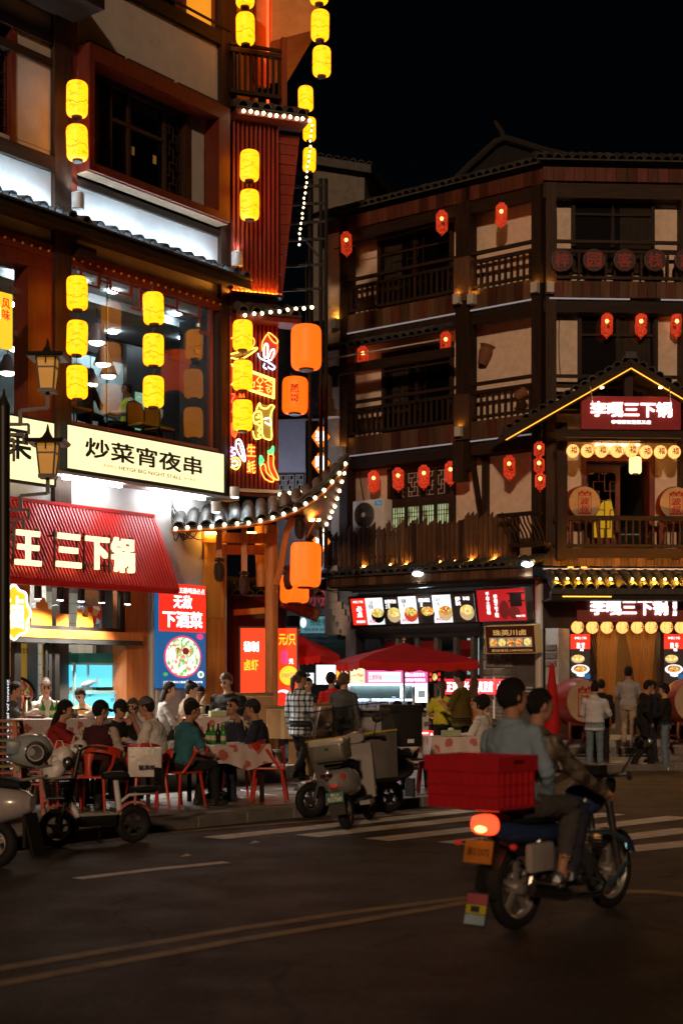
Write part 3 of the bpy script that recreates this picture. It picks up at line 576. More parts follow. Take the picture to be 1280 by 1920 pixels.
nt_ = neon('neon_plaque', 'yellow framed red neon plaque with looped characters', [Z([(75, 565), (300, 640), (520, 720), (515, 920), (400, 880), (75, 770)]), Z([(85, 580), (300, 655), (505, 735), (500, 900), (400, 868), (85, 760)]), Z([(335, 730), (370, 690), (405, 730), (370, 770), (335, 730)]), Z([(335, 790), (400, 800)]), Z([(370, 780), (370, 830)]), Z([(340, 830), (400, 838)]), Z([(415, 750), (455, 730), (495, 760)]), Z([(430, 770), (490, 790), (430, 810)]), Z([(440, 830), (465, 815), (480, 840), (455, 860), (440, 830)]), Z([(290, 760), (315, 740), (310, 800), (290, 800)])], [NY, NY] + [NO] * 8, back=(Z([(75, 570), (520, 725), (515, 915), (75, 765)]), (.55, .04, .01)), smooth=False)
neon('neon_prawn', 'yellow neon pair of fried prawns at the panel right', [Z([(330, 1040), (365, 965), (385, 1010), (440, 1020), (480, 985), (515, 1000), (490, 1050), (480, 1120), (490, 1320), (440, 1335), (400, 1300), (390, 1200), (380, 1060), (310, 1070), (310, 1160), (370, 1150)]), Z([(310, 1170), (370, 1200), (350, 1250), (380, 1260), (350, 1300), (380, 1320), (320, 1330), (295, 1250)]), Z([(410, 1130), (470, 1120), (480, 1190), (420, 1160)]), Z([(350, 1080), (370, 1110), (330, 1110)])], [NY, NY, NW, NY], s=6, back=(Z([(310, 1070), (370, 970), (510, 1000), (490, 1330), (320, 1330)]), (.35, .2, .02)))
neon('neon_crayfish', 'red neon crayfish behind the lowest yellow corner lantern', [Z([(80, 870), (110, 880), (80, 950), (120, 960), (150, 930)]), Z([(160, 930), (165, 870), (185, 910), (200, 870), (210, 930)]), Z([(80, 1060), (100, 1020), (130, 1010)]), Z([(80, 1180), (110, 1170), (135, 1230), (115, 1310), (85, 1280), (80, 1180)]), Z([(85, 1190), (115, 1310)]), Z([(85, 1240), (130, 1240)])], [NR] * 6, back=(Z([(75, 880), (210, 900), (210, 950), (130, 1100), (75, 1100)]), (.5, .01, .01)))
neon('neon_oyster', 'white and violet neon oyster shells with a yellow half shell', [Z([(130, 1350), (170, 1350), (205, 1450), (215, 1560), (180, 1530), (130, 1440), (130, 1350)]), Z([(145, 1380), (165, 1400), (195, 1520)]), Z([(72, 1420), (110, 1430), (72, 1460), (120, 1490), (72, 1510)]), Z([(72, 1540), (130, 1525), (170, 1580), (130, 1645), (72, 1620)]), Z([(80, 1570), (120, 1555), (140, 1590), (110, 1615), (80, 1600)])], [NW, NB, NP, NY, NW], s=7, back=(Z([(72, 1540), (150, 1540), (165, 1600), (72, 1630)]), (.4, .2, .02)))
t = neon('neon_lettering', 'orange neon lettering for oysters beside white shells', [], [], back=(Z([(245, 1385), (320, 1390), (325, 1690), (235, 1690)]), (.6, .04, .01)))
for ch, y in (('生', 1450), ('蚝', 1620)):
    u, z = CF.uz(*zp(281, y), .21); text(ch, glow('neon ' + str(NO), NO, 5), t, (u, -.21, z), .17, .24, .012)
neon('neon_chillies', 'two red neon chillies with green neon stalks', [Z([(375, 1620), (400, 1590), (425, 1610), (440, 1680), (510, 1750), (490, 1775), (420, 1740), (385, 1670), (375, 1620)]), Z([(455, 1510), (480, 1490), (510, 1510), (510, 1610), (560, 1740), (520, 1740), (465, 1640), (455, 1510)]), Z([(370, 1600), (375, 1505), (405, 1560), (385, 1570), (380, 1610)]), Z([(450, 1460), (480, 1450), (505, 1410), (505, 1480), (480, 1460), (450, 1480)])], [NO, NO, NG, NG], back=(Z([(380, 1630), (420, 1600), (460, 1520), (505, 1520), (555, 1740), (490, 1765)]), (.7, .03, .01)))

# ================================================================== little upturned corner roof
pv = thing('corner_pavilion', 'tiled upturned corner roof on amber timber posts, edged with bulbs', 'pavilion', gp(480, 26.6), 0)
o0 = V(pv.location)
EPX = [(322, 990), (360, 989), (400, 986), (440, 983), (480, 978), (515, 969), (550, 957), (580, 941), (610, 917), (632, 892), (649, 866)]
def eav(t):
    x = t * 10; i = min(int(x), 9); f = x - i; Y = 25.2 + .8 * t
    px = EPX[i][0] * (1 - f) + EPX[i + 1][0] * f; py = EPX[i][1] * (1 - f) + EPX[i + 1][1] * f
    return V(((px - 640) / FP * Y, Y, pz(py, Y))) - o0
def top(t):
    e = eav(t); k = 1 - t ** 3
    return e + V((-.1 * k, 1.25 * k + .05, .40 * k + .06))
N = 15
b = MB()
for i in range(N):
    a, c = eav(i / N), eav((i + 1) / N); d, e = top((i + 1) / N), top(i / N); dn = V((0, 0, -.05))
    b.add([a, c, d, e, a + dn, c + dn, d + dn, e + dn], [(0, 1, 2, 3), (7, 6, 5, 4), (0, 4, 5, 1), (2, 6, 7, 3)])
b.build('roof_bed', TILE, pv)
for i in range(N):
    t = (i + .5) / N; a, e = eav(t), top(t); L = (e - a).length; rows = max(1, int(L / .24))
    for k in range(rows):
        p = a.lerp(e, k / rows); o = ob('roof_tile', HALF, pv, p + V((0, 0, .01)))
        o.rotation_euler = (e - a).to_track_quat('Y', 'Z').to_euler(); o.scale = (1.05, L / rows / .32, 1.1)
ret = [V(((px - 640) / FP * Y, Y, pz(py, Y))) - o0 for px, py, Y in ((649, 866, 26), (641, 900, 26.6), (629, 940, 27.4), (615, 975, 28.4), (600, 1012, 29.5))]
b = MB()
for i in range(4):
    a, c = eav(1 - i * .12), eav(1 - (i + 1) * .12); b.add([a, c, ret[i + 1], ret[i]], [(0, 1, 2, 3)]); b.add([a + V((0, 0, .12)), c + V((0, 0, .15)), ret[i + 1] + V((0, 0, .15)), ret[i] + V((0, 0, .1))], [(0, 1, 2, 3)])
b.build('soffit', REDW, pv)
MB().tube([q + V((0, 0, .06)) for q in ret], .06, 8).build('return_eave', REDW, pv)
MB().tube([eav(.6) + V((0, .1, .1)), eav(.8) + V((0, .05, .12)), eav(.93) + V((0, 0, .1)), eav(1) + V((.03, 0, .14))], [.05, .06, .07, .04], 8).build('hip_ridge', TILE, pv, True)
MB().tube([eav(i / 14) + V((0, 0, -.06)) for i in range(15)], .03, 6).build('eave_lath', ORW, pv)
def WP(px, py, Y): return V(((px - 640) / FP * Y, Y, pz(py, Y))) - o0
AMW = mat('amber timber', (.45, .17, .04), .5, var=.35, sc=3, st=(6, 6, .5), bump=.1)
MB().cyl(WP(509, 985, 26.6), WP(509, 1285, 26.6) - V((0, 0, 1.5)), .12, n=16).build('post', AMW, pv, 40)
MB().cyl(WP(487, 985, 27.2), WP(490, 1100, 27.2), .1, n=12).build('post', AMW, pv, 40)
pb = WP(509, 1285, 26.6); MB().lathe([(.0, -1.25), (.17, -1.25), (.22, -1.35), (.17, -1.5), (.2, -1.53)], 16, c=pb).build('stone_base', CONC, pv, 40)
for y, Y in ((1008, 26.5), (1030, 26.9)): MB().bar(WP(378, y, Y), WP(520, y + 2, Y), .12, .18).build('beam', AMW, pv)
MB().tube([WP(518, 1095, 26.5), WP(527, 1060, 26.4), WP(533, 1020, 26.3), WP(540, 990, 26.2), WP(552, 972, 26.1)], .05, 8, sq=(1, 1.6)).build('curved_brace', AMW, pv, True)
MB().bar(WP(575, 1008, 26.5), WP(597, 965, 26.2), .03).build('brass_rod', YWD, pv)
for px, y0, y1, Y in ((411, 985, 1085, 26.2), (458, 985, 1110, 26.2), (541, 1075, 1100, 26.0), (562, 975, 1005, 25.9)):
    MB().bar(WP(px, y0, Y), WP(px, y1 - 25, Y), .1).build('hanging_post', AMW if px < 500 else WOOD, pv)
    h = WP(px, y1, Y); MB().lathe([(0, -.06), (.05, -.05), (.08, .0), (.1, .12), (.09, .25), (.06, .3), (.1, .34), (.06, .38)], 10, c=h).build('carved_drop', WOOD, pv)
AML = glow('amber hidden lamp', (1, .40, .05), 60)
for px, py, Y in ((395, 1000, 26.4), (470, 1000, 26.9), (590, 975, 27.2), (600, 930, 26.4)): MB().box(*[x for q, h in zip(WP(px, py, Y), (.1, .05, .02)) for x in (q - h, q + h)]).build('hidden_lamp', AML, pv)
# cool flood on the tiles
for px, py, Y in ((440, 932, 25.9), (405, 960, 25.5)):
    c = WP(px, py, Y); o = MB().cyl(c, c + V((0, 0, .18)), .085, n=18).build('flood_lamp', GREYB, pv, 40)
    l = bpy.data.lights.new('flood', 'SPOT'); l.energy = 40; l.color = (.7, .9, 1); l.spot_size = R(150); l.spot_blend = .6; l.shadow_soft_size = .04
    ob('flood_light', l, o, c + V((0, -.05, -.03)), (R(20), R(-35), 0)); MB().cyl(c - V((0, 0, .004)), c - V((0, 0, .012)), .07, n=14).build('lens', glow('flood lens', (.75, .9, 1), 6), o)

# ------------------------------------------------------------------ strings of bulbs
BULB = glow('bare bulb', (1, .72, .38), 9); bulbm = MB().sph((0, 0, 0), .034, 10, 8).mesh('bulb', BULB, True)
def bulbs(name, label, pts, Y0=None, n=None, r=1):
    t = thing(name, label, 'string lights', pts[0], 0, 'bulb strings along the restaurant eaves')
    L = [0]
    for a, c in zip(pts, pts[1:]): L.append(L[-1] + (c - a).length)
    for i in range(n):
        s = L[-1] * i / (n - 1); k = max(j for j in range(len(L)) if L[j] <= s + 1e-9); k = min(k, len(pts) - 2)
        p = pts[k].lerp(pts[k + 1], (s - L[k]) / max(L[k + 1] - L[k], 1e-6)); ob('bulb', bulbm, t, p - pts[0] + V((rnd.uniform(-.01, .01), 0, -.03 + rnd.uniform(-.01, .01))), None, (r, r, r))
    MB().tube([p - pts[0] + V((0, .03, .015)) for p in pts], .008, 5).build('cable', BLK, t)
bulbs('bulb_string', 'row of warm bulbs under the upper eave of the slatted block', [CF.W(.18, .55, 12.27), CF.W(1.45, .55, 12.27)], n=11)
bulbs('bulb_string', 'bulbs running down the leaning side of the slatted block', [CF.at(585, 232, .1), CF.at(574, 340, .1), CF.at(560, 455, .1)], n=24, r=.6)
bulbs('bulb_string', 'row of warm bulbs under the lower eave above the neon panel', [CF.at(460, 588, .56), CF.at(500, 583, .56), CF.at(585, 573, .56)], n=9)
bulbs('bulb_string', 'bulbs along the front edge of the upturned corner roof', [o0 + eav(.02 + .97 * i / 12) + V((0, -.05, .02)) for i in range(13)], n=17)
bulbs('bulb_string', 'bulbs along the far edge of the upturned corner roof', [o0 + q for q in ret], n=12)
bulbs('bulb_string', 'short row of bulbs behind the corner roof ridge', [o0 + WP(x, y, 27.0) for x, y in ((524, 924), (552, 921), (580, 915))], n=4)

# ================================================================== lanterns
LY = glow('yellow lantern shade', (1, .285, .003), 3.1, ink=(1, .185, .001), isc=7, ith=.54, st=(1, 1, 2.5))
LO = glow('orange lantern shade', (1, .085, .003), 2.2); LYI = glow('lantern ink line', (1, .16, .0), 1.0)
LRB = glow('red lantern bulb', (1, .45, .12), 14); INKB = mat('black ink', (.01, .006, .005), .9)
mm, t, b, N, L = nodes('red woven lantern'); MATS['lr'] = mm
b.inputs['Base Color'].default_value = (.35, .02, .01, 1); b.inputs['Roughness'].default_value = .7; b.inputs['Emission Color'].default_value = (1, .07, .02, 1)
tc = N('ShaderNodeTexCoord'); vo = N('ShaderNodeTexVoronoi'); vo.feature = 'DISTANCE_TO_EDGE'; vo.inputs['Scale'].default_value = 22; L(tc.outputs['Object'], vo.inputs['Vector'])
mr = N('ShaderNodeMapRange'); mr.inputs[1].default_value = .05; mr.inputs[2].default_value = .2; mr.inputs[3].default_value = .12; mr.inputs[4].default_value = .75; L(vo.outputs[0], mr.inputs[0]); L(mr.outputs[0], b.inputs['Emission Strength'])
tr = N('ShaderNodeBsdfTransparent'); mx = N('ShaderNodeMixShader'); mx.inputs[0].default_value = .28; L(b.outputs[0], mx.inputs[1]); L(tr.outputs[0], mx.inputs[2]); L(mx.outputs[0], t.nodes['Material Output'].inputs[0])
LRW = glow('cream round lantern', (1, .42, .11), 1.9); RIB = glow('lantern rib', (1, .25, .03), .7)
LM = {}
def drum_profile(r, h, c=.22):
    p = [(r * .45, -h / 2)]
    for k in range(8): a = pi / 2 * k / 7; p.append((r * (1 - c) + r * c * sin(a), -h / 2 + h * .17 * (1 - cos(a))))
    return p + [(x, -z) for x, z in p[::-1]]
def lantern(kind, c, wd, ht, label, group, rz=0, txt=None, cord=.35, name=None):
    t = thing(name or {'y': 'yellow_lantern', 'o': 'orange_lantern', 'r': 'red_lantern', 'w': 'round_lantern', 'g': 'gauze_lantern'}[kind], label, 'lantern', c, rz, group)
    t.rotation_euler.x = rnd.uniform(-.035, .035); t.rotation_euler.y = rnd.uniform(-.035, .035)
    k = (kind, round(wd, 2), round(ht, 2), rnd.randint(0, 2) if kind == 'y' else 0); r = wd / 2
    if k not in LM:
        if kind == 'w':
            sh = MB().sph((0, 0, 0), (r, r, ht / 2), 20, 12).mesh('shade', LRW, True)
            rb = MB()
            for j in range(8): a = pi * j / 4 + .2; rb.tube([(1.006 * r * sin(q) * cos(a), 1.006 * r * sin(q) * sin(a), 1.006 * ht / 2 * cos(q)) for q in [pi * i / 8 for i in range(1, 8)]], .004, 4)
            LM[k] = [sh, rb.mesh('ribs', RIB)]
        else:
            sh = MB().lathe(drum_profile(r, ht, .45 if kind == 'r' else .3 if kind == 'y' else .25), 24).mesh('shade', {'y': LY, 'o': LO, 'r': MATS['lr'], 'g': glow('pale lit gauze', (1, .7, .3), 1.6)}[kind], True)
            cp_ = MB().lathe([(0, .0), (r * .5, .0), (r * .5, .04), (0, .04)], 16).mesh('cap', BLK if kind != 'r' else MATS['lr'])
            LM[k] = [sh, cp_]
            if kind == 'y':                            # printed bridge round the lower half
                bp = MB(); ph = rnd.uniform(0, 3)
                pts = [(1.004 * r * cos(a), 1.004 * r * sin(a), -ht * .12 + .03 * math.sin(3 * a + ph) - .02 * abs(math.sin(5 * a))) for a in [2 * pi * i / 40 for i in range(41)]]
                bp.tube(pts, .0045, 4, up=(0, 0, 1)); LM[k].append(bp.mesh('bridge_print', LYI))
    ms = LM[k]; ob('shade', ms[0], t, None, (0, 0, rnd.uniform(0, 6)))
    if kind == 'w': ob('ribs', ms[1], t)
    else: ob('cap', ms[1], t, (0, 0, ht / 2 - .005)); ob('cap', ms[1], t, (0, 0, -ht / 2 - .035))
    if kind == 'y': ob('bridge_print', ms[2], t, None, (0, 0, rnd.uniform(0, 6)))
    if kind == 'r':
        ob('bulb', LM.setdefault('rb', MB().sph((0, 0, 0), .045, 10, 8).mesh('bulb', LRB, True)), t, (0, 0, ht * .18))
        MB().cyl((0, 0, -ht / 2 - .09), (0, 0, -ht / 2 - .03), .012, n=6).build('tassel', MATS['lr'], t)
    MB().cyl((0, 0, ht / 2), (0, 0, ht / 2 + cord), .006, n=5).build('cord', BLK, t)
    if txt:
        a0 = {'l': -2.3, 'r': -.75, 'c': -1.57}[txt[1]]; h = ht * .5
        def xf(p): a = a0 + p[0] / r; return (1.01 * r * cos(a), 1.01 * r * sin(a), p[2])
        text('\n'.join(txt[0]), INKB, t, (0, 0, 0), min(h / len(txt[0]), r * 1.1), h, .015, xf=xf)
    return t
def LN(kind, fr, px, yt, yb, pw, d, label, group, **k):
    u, z0 = fr.uz(px, yb, d); z1 = fr.uz(px, yt, d)[1]; p = fr.W(u, d, (z0 + z1) / 2); m = p.y / FP
    return lantern(kind, p, pw * m, z1 - z0, label, group, fr.a, **k)
G1 = 'yellow printed drum lanterns of the restaurant'
for col, fr, px, rows, d, where in (('left', LF, 145, ((520, 580), (603, 665), (687, 747)), .5, 'at the left of the big upper window'), ('mid', LF, 288, ((550, 607), (628, 685), (707, 763)), .5, 'across the middle of the big upper window'), ('neon', CF, 455, ((602, 656), (677, 731), (751, 807)), .62, 'hanging in front of the neon panel')):
    for (a, b_), o_ in zip(rows, ('top', 'middle', 'bottom')): LN('y', fr, px, a, b_, 39 if col != 'neon' else 37, d, f'{o_} yellow drum lantern of three {where}', G1, cord=.2)
for (a, b_), o_ in zip(((155, 218), (237, 300)), ('upper', 'lower')): LN('y', LF, 145, a, b_, 40, .5, f'yellow drum lantern, {o_} of the pair beside the red box window', G1, cord=.2)
for (a, b_), o_ in zip(((284, 338), (358, 411)), ('upper', 'lower')): LN('y', CF, 468, a, b_, 36, .6, f'yellow drum lantern, {o_} of the pair before the red slats', G1, cord=.25)
for px, a, b_, pw, d, lab in ((460, -42, 12, 35, .5, 'yellow drum lantern cut by the top edge above the balcony'), (460, 27, 82, 35, .5, 'yellow drum lantern in front of the upper balcony rail'), (598, -35, 6, 34, 1.2, 'yellow drum lantern cut by the top edge beside the ochre wall'), (600, 22, 75, 34, 1.2, 'yellow drum lantern just below the top edge against black sky'), (603, 90, 142, 34, 1.2, 'lowest of the stacked yellow lanterns against black sky'), (573, 164, 207, 28, -1.4, 'lone yellow lantern hanging above the end of the bulb row'), (580, 222, 263, 24, -3.5, 'yellow lantern peeping out behind the upper run of side bulbs'), (580, 279, 321, 24, -3.5, 'yellow lantern peeping out behind the lower run of side bulbs')): LN('y', CF, px, a, b_, pw, d, lab, G1, cord=.2)
def LW(kind, px, yt, yb, pw, Y, label, group, **k):
    m = Y / FP; return lantern(kind, V(((px - 640) * m, Y, pz((yt + yb) / 2, Y))), pw * m, (yb - yt) * m, label, group, **k)
G2 = 'large orange lanterns at the corner'
LW('o', 574, 612, 692, 57, 26.3, 'large plain orange lantern hanging highest beside the neon panel', G2, cord=1.2)
LW('o', 553, 709, 775, 48, 28.5, 'large orange lantern lettered in black, half behind the neon panel edge', G2, txt=('黑哥', 'c'))
LW('o', 573, 1018, 1100, 58, 25.6, 'large orange lantern hanging under the upturned corner roof', G2, txt=('HEIGE', 'r') if 0 else None)
LW('o', 552, 1078, 1130, 54, 28.2, 'orange lantern half hidden behind the one under the corner roof', G2)
G3 = 'red woven lanterns of the inn'
D3 = .14
for fr, px, a, b_, pw, d, sd, lab in ((RO, 649, 438, 475, 21, D3, 'l', 'red woven lantern at the left end of the top gallery'), (RO, 828, 398, 435, 22, D3, 'r', 'red woven lantern by the right post of the top gallery window'), (RO, 939, 384, 422, 22, D3, 'l', 'red woven lantern on the bare stucco bay of the top gallery'), (RO, 680, 652, 684, 21, -.2, 'c', 'red woven lantern behind the beam at left of the middle gallery'), (RO, 835, 624, 662, 20, -.2, 'c', 'red woven lantern behind the beam at right of the middle gallery'),
    (RO, 700, 885, 920, 22, -.1, 'l', 'first red woven lantern, above the white air conditioner'), (RO, 746, 880, 916, 22, -.1, 'l', 'second red woven lantern from the air conditioner'), (RO, 794, 875, 912, 22, -.1, 'l', 'third red woven lantern from the air conditioner'), (RO, 844, 868, 905, 22, -.1, 'l', 'fourth red woven lantern from the air conditioner'), (RO, 954, 857, 895, 22, .1, 'r', 'single red woven lantern between brace and corner posts'),
    (RO, 1010, 831, 855, 20, .1, 'r', 'dim top lantern of the short red stack by the corner post'), (RO, 1010, 860, 885, 20, .1, 'r', 'middle lantern of the short red stack by the corner post'), (RO, 1012, 889, 915, 20, .1, 'r', 'bottom lantern of the short red stack by the corner post'),
    (RF, 1137, 590, 628, 22, -.1, 'c', 'left red lantern of the three before the curtained window'), (RF, 1201, 590, 628, 22, -.1, 'r', 'middle red lantern of the three before the curtained window'), (RF, 1268, 590, 628, 22, -.1, 'l', 'right red lantern of the three beside the curtained window')):
    LN('r', fr, px, a, b_, pw, d, lab, G3, txt=('三下锅', sd), cord=.16)
ords = ('first', 'second', 'third', 'fourth', 'fifth', 'sixth', 'seventh', 'eighth')
for i, px in enumerate((1073, 1100, 1127, 1156, 1183, 1210, 1237, 1263)): LN('w', RF, px, 833 + (i in (4,)) * -2 + (i > 4) * 2, 858 + (i > 4) * 2, 24, .55, f'{ords[i]} glowing round lantern from the left under the gable sign', 'round lanterns of the inn', txt=('福', 'c'), cord=.14)
for i, px in enumerate((1082, 1110, 1137, 1166, 1194, 1220, 1249, 1276)): LN('w', RF, px, 1164, 1188, 24, .5, f'{ords[i]} glowing round lantern from the left above the inn doorway', 'round lanterns of the inn', txt=('福', 'r'), cord=.12)
LN('g', RF, 1190, 857, 888, 23, -.2, 'pale gauze cylinder lantern lit in the upper doorway', 'round lanterns of the inn', cord=.2)
# ================================================================== the inn (right building)
inn = thing('timber_inn', 'four-storey timber and stucco inn with open galleries and tiled eaves', 'building', RO.o, RO.a)
inn2 = thing('inn_street_front', 'street side of the timber inn with gable porch and lit doorway', 'building', RF.o, RF.a)
def A(name, m, boxes, parent=None, smooth=False): return P(name, m, boxes, parent or inn, smooth)
def B(name, m, boxes, parent=None, smooth=False): return P(name, m, boxes, parent or inn2, smooth)
BRWN = mat('red brown board', (.085, .026, .015), .6, var=.5, sc=3, st=(6, 6, .5), bump=.2, rn=.45)
PLK = mat('aged plank', (.095, .05, .027), .65, var=.5, sc=3, st=(6, 6, .5), bump=.25, rn=.4)
LEDD = glow('dim led tube', (.8, .75, .8), .22); CURT = mat('curtain cloth', (.3, .25, .2), .9, var=.2)
UE = 6.05
# walls
A('wall', STUC, [(0, UE, -.7, -.5, 4.5, 13.3)]); A('wall', STUC, [(0, .45, -.5, .02, 2.9, 13.1)]); A('back_wall', CONC, [(0, 14, -9, -8.8, 0, 13)])
B('wall', STUC, [(0, 6, -.8, -.36, 7.2, 13.2)]); B('wall', STUC, [(0, 1.02, -.8, -.36, 4.5, 7.2)]); B('wall', STUC, [(2.62, 6, -.8, -.36, 4.5, 7.2)]); B('wall', STUC, [(1.02, 2.62, -.8, -.36, 6.82, 7.2)])
# posts
for u0, u1, z0, z1 in ((.5, .72, 4.3, 13.1), (3.86, 4.24, 6.6, 13.1), (5.86, 6.1, 4.3, 13.1)): A('post', WOOD, [(u0, u1, -.25, .05, z0, z1)])
A('post', PLK, [(3.84, 4.26, -.12, .1, 7.3, 8.35)]); A('post', PLK, [(3.84, 4.26, -.12, .1, 10.5, 11.5)])
for u in (.24, 3.3, 5.4): B('post', WOOD, [(u - .12, u + .12, -.4, .02, 4.4, 13.1)])
# roof
for i in range(27): A('fascia_board', BRWN, [(-.2 + i * .235, .025 + i * .235, .0, .05, 12.78, 13.1)])
for i in range(26): B('fascia_board', BRWN, [(.05 + i * .235, .275 + i * .235, .03, .08, 12.85, 13.15)])
A('beam', WOODH, [(-.1, UE, -.2, .0, 12.5, 12.78)]); B('beam', WOODH, [(0, 6.2, -.4, .0, 12.5, 12.85)])
tile_slope(inn, -.3, 6.15, .25, 13.2, -.2, 13.4, .2, 2); tile_slope(inn2, -.15, 6.3, .25, 13.28, -.2, 13.48, .2, 2)
A('roof_slab', TILE, [(-.3, 6.2, -3.5, -.2, 13.3, 13.4)])
MB().add([(-.3, .2, 13.45), (5.9, .2, 13.5), (4.2, 2.5, 14.0), (.2, 2.5, 14.0)], [(0, 1, 2, 3)]).build('roof', TILE, inn)
MB().add([(0, .2, 13.5), (6.4, .2, 13.5), (6.4, 2.4, 13.85), (.6, 2.4, 13.85)], [(0, 1, 2, 3)]).build('roof', TILE, inn2)
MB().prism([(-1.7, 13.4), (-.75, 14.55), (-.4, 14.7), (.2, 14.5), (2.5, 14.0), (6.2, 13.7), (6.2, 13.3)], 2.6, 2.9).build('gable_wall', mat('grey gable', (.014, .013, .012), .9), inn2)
MB().tube([(-1.9, 2.5, 13.4), (-1.2, 2.5, 14.1), (-.6, 2.5, 14.65), (-.35, 2.5, 14.75), (.5, 2.5, 14.5), (2.5, 2.5, 14.05), (6, 2.5, 13.75)], .09, 8).build('ridge', mat('darkened ridge tile', (.02, .019, .018), .8), inn2)  # shade put into the colour: darker than the roof tiles, so the ridge looks unlit
MB().tube([(-.38, 2.5, 14.7), (-.45, 2.5, 14.9), (-.62, 2.5, 15.15)], [.08, .07, .05], 8).build('ridge_finial', MATS['darkened ridge tile'], inn2, True)
# floors with plank fascias, led tubes and beams
for z, nm in ((10.28, 1), (7.28, 1)):
    A('gallery_floor', WOODH, [(.4, 5.9, -.95, -.03, z + .3, z + .42)])
    for u0, u1, k in ((.72, 3.84, 12), (4.26, 5.86, 7)):
        for i in range(k): A('fascia_board', PLK if (i * 7 + int(z)) % 3 else BRWN, [(u0 + i * (u1 - u0) / k, u0 + (i + .96) * (u1 - u0) / k, -.03, .02 + .004 * (i % 3), z, z + .42)])
        A('led_tube', LEDD, [(u0, u1, .03, .06, z - .05, z - .02)]); A('beam', WOODH, [(u0 - .2, u1 + .2, -.2, -.02, z - .34, z - .08)])
    # rails
    for u0, u1, k in ((.72, 3.84, 20), (4.26, 5.86, 10)):
        A('rail', WOODH, [(u0, u1, -.06, .0, z + .48, z + .55)]); A('rail', WOODH, [(u0, u1, -.07, .01, z + 1.04, z + 1.12)]); A('rail', WOODH, [(u0, u1, -.08, .02, z + 1.24, z + 1.31)])
        for i in range(k): uu = u0 + (i + .5) * (u1 - u0) / k; A('baluster', WOOD, [(uu - .026, uu + .026, -.055, -.01, z + .55, z + 1.04)])
z = 10.28
B('gallery_floor', WOODH, [(.3, 6, -.65, -.02, z + .3, z + .38)])
for i in range(20): B('fascia_board', PLK if i % 3 else BRWN, [(.3 + i * .21, .5 + i * .21, -.02, .03 + .004 * (i % 3), z, z + .36)])
B('led_tube', LEDD, [(.2, 2.0, .03, .06, z - .05, z - .02)]); B('led_tube', LEDD, [(2.7, 4, .03, .06, z - .05, z - .02)]); B('beam', WOODH, [(0, 5, -.3, -.02, z - .32, z - .06)])
for zz in (.42, 1.0, 1.22): B('rail', WOODH, [(.3, 5, -.07, .0, z + zz, z + zz + .07)])
for i in range(22): B('baluster', WOOD, [(.45 + i * .2, .5 + i * .2, -.055, -.01, z + .49, z + 1.0)])
z = 7.28
for zz in (.42, 1.0, 1.22): B('rail', WOODH, [(.3, 5, -.07, .0, z + zz, z + zz + .07)])
for i in range(12):
    u = .5 + i * .3; B('fret', WOODH, [(u, u + .2, -.05, -.02, z + .62, z + .66), (u, u + .03, -.05, -.02, z + .62, z + .9), (u + .17, u + .3, -.05, -.02, z + .86, z + .9)])
B('beam', WOODH, [(-.1, 5, -.2, .0, 7.1, 7.35)])
# windows
def win(f, parent, px0, px1, z0, z1, d, bars=(3, 4), gl=DGLASS, curtain=None, lat=None):
    fr = RO if parent is inn else RF; u0, u1 = fr.u(px0, d), fr.u(px1, d)
    w_ = f('window', gl, [(u0, u1, d + .03, d + .035, z0, z1)])
    f('frame', WOOD, [(u0 - .08, u0, d, d + .1, z0 - .08, z1 + .1), (u1, u1 + .08, d, d + .1, z0 - .08, z1 + .1), (u0, u1, d, d + .1, z1, z1 + .1), (u0, u1, d, d + .1, z0 - .08, z0), ((u0 + u1) / 2 - .025, (u0 + u1) / 2 + .025, d + .04, d + .08, z0, z1), (u0, u1, d + .04, d + .078, z0 + (z1 - z0) * .78, z0 + (z1 - z0) * .78 + .05)], w_)
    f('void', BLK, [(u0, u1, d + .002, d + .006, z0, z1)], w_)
    if lat: lattice(MB(), u0 + lat[0] * (u1 - u0), u0 + lat[1] * (u1 - u0), z0, z1, d + .05, lat[2], lat[3], .016).build('lattice', WOODH, w_)
    if curtain:
        a, b_ = u0 + curtain[0] * (u1 - u0), u0 + curtain[1] * (u1 - u0); n_ = 36
        vs = [(a + (b_ - a) * i / n_, -(d + .018 + .008 * sin(i * 1.25)), zz) for i in range(n_ + 1) for zz in (z0, z1)]
        MB().add(vs, [(2 * i, 2 * i + 2, 2 * i + 3, 2 * i + 1) for i in range(n_)]).build('curtain', CURT, w_, True)
    return w_
win(A, inn, 716, 846, 10.9, 12.45, -.5, lat=(0, .62, 8, 6), curtain=(.04, .3)); win(A, inn, 724, 846, 7.9, 9.65, -.5, lat=(0, .62, 8, 6), curtain=(.1, .35))
win(B, inn2, 1076, 1218, 11.0, 12.55, -.36, curtain=(.6, 1)); win(B, inn2, 1088, 1224, 7.9, 9.95, -.36, curtain=(.48, .95))
fm = A('fret_screen', WOOD, [(RO.u(630, -.5), RO.u(633, -.5), -.5, -.45, 10.9, 12.3)])
b = lattice(MB(), RO.u(631, -.5), RO.u(656, -.5), 10.9, 12.2, -.5, 5, 14, .03); b.build('fret', WOOD, fm)
# middle tiled pent over the second gallery + beam
tile_slope(inn, .05, 3.8, .62, RO.uz(720, 638, .62)[1], .0, RO.uz(720, 638, .62)[1] + .22, .22, 2)
A('lath', GREYB, [(.05, 3.8, .62, .65, 9.52, 9.55)])
MB().bar((.2, -.4, 9.28), (3.95, -.3, 9.3), .16, .2).build('beam', WOODH, inn)
MB().bar((.62, -.4, 8.9), (.62, -.4, 9.4), .12).build('drop_post', WOOD, inn)
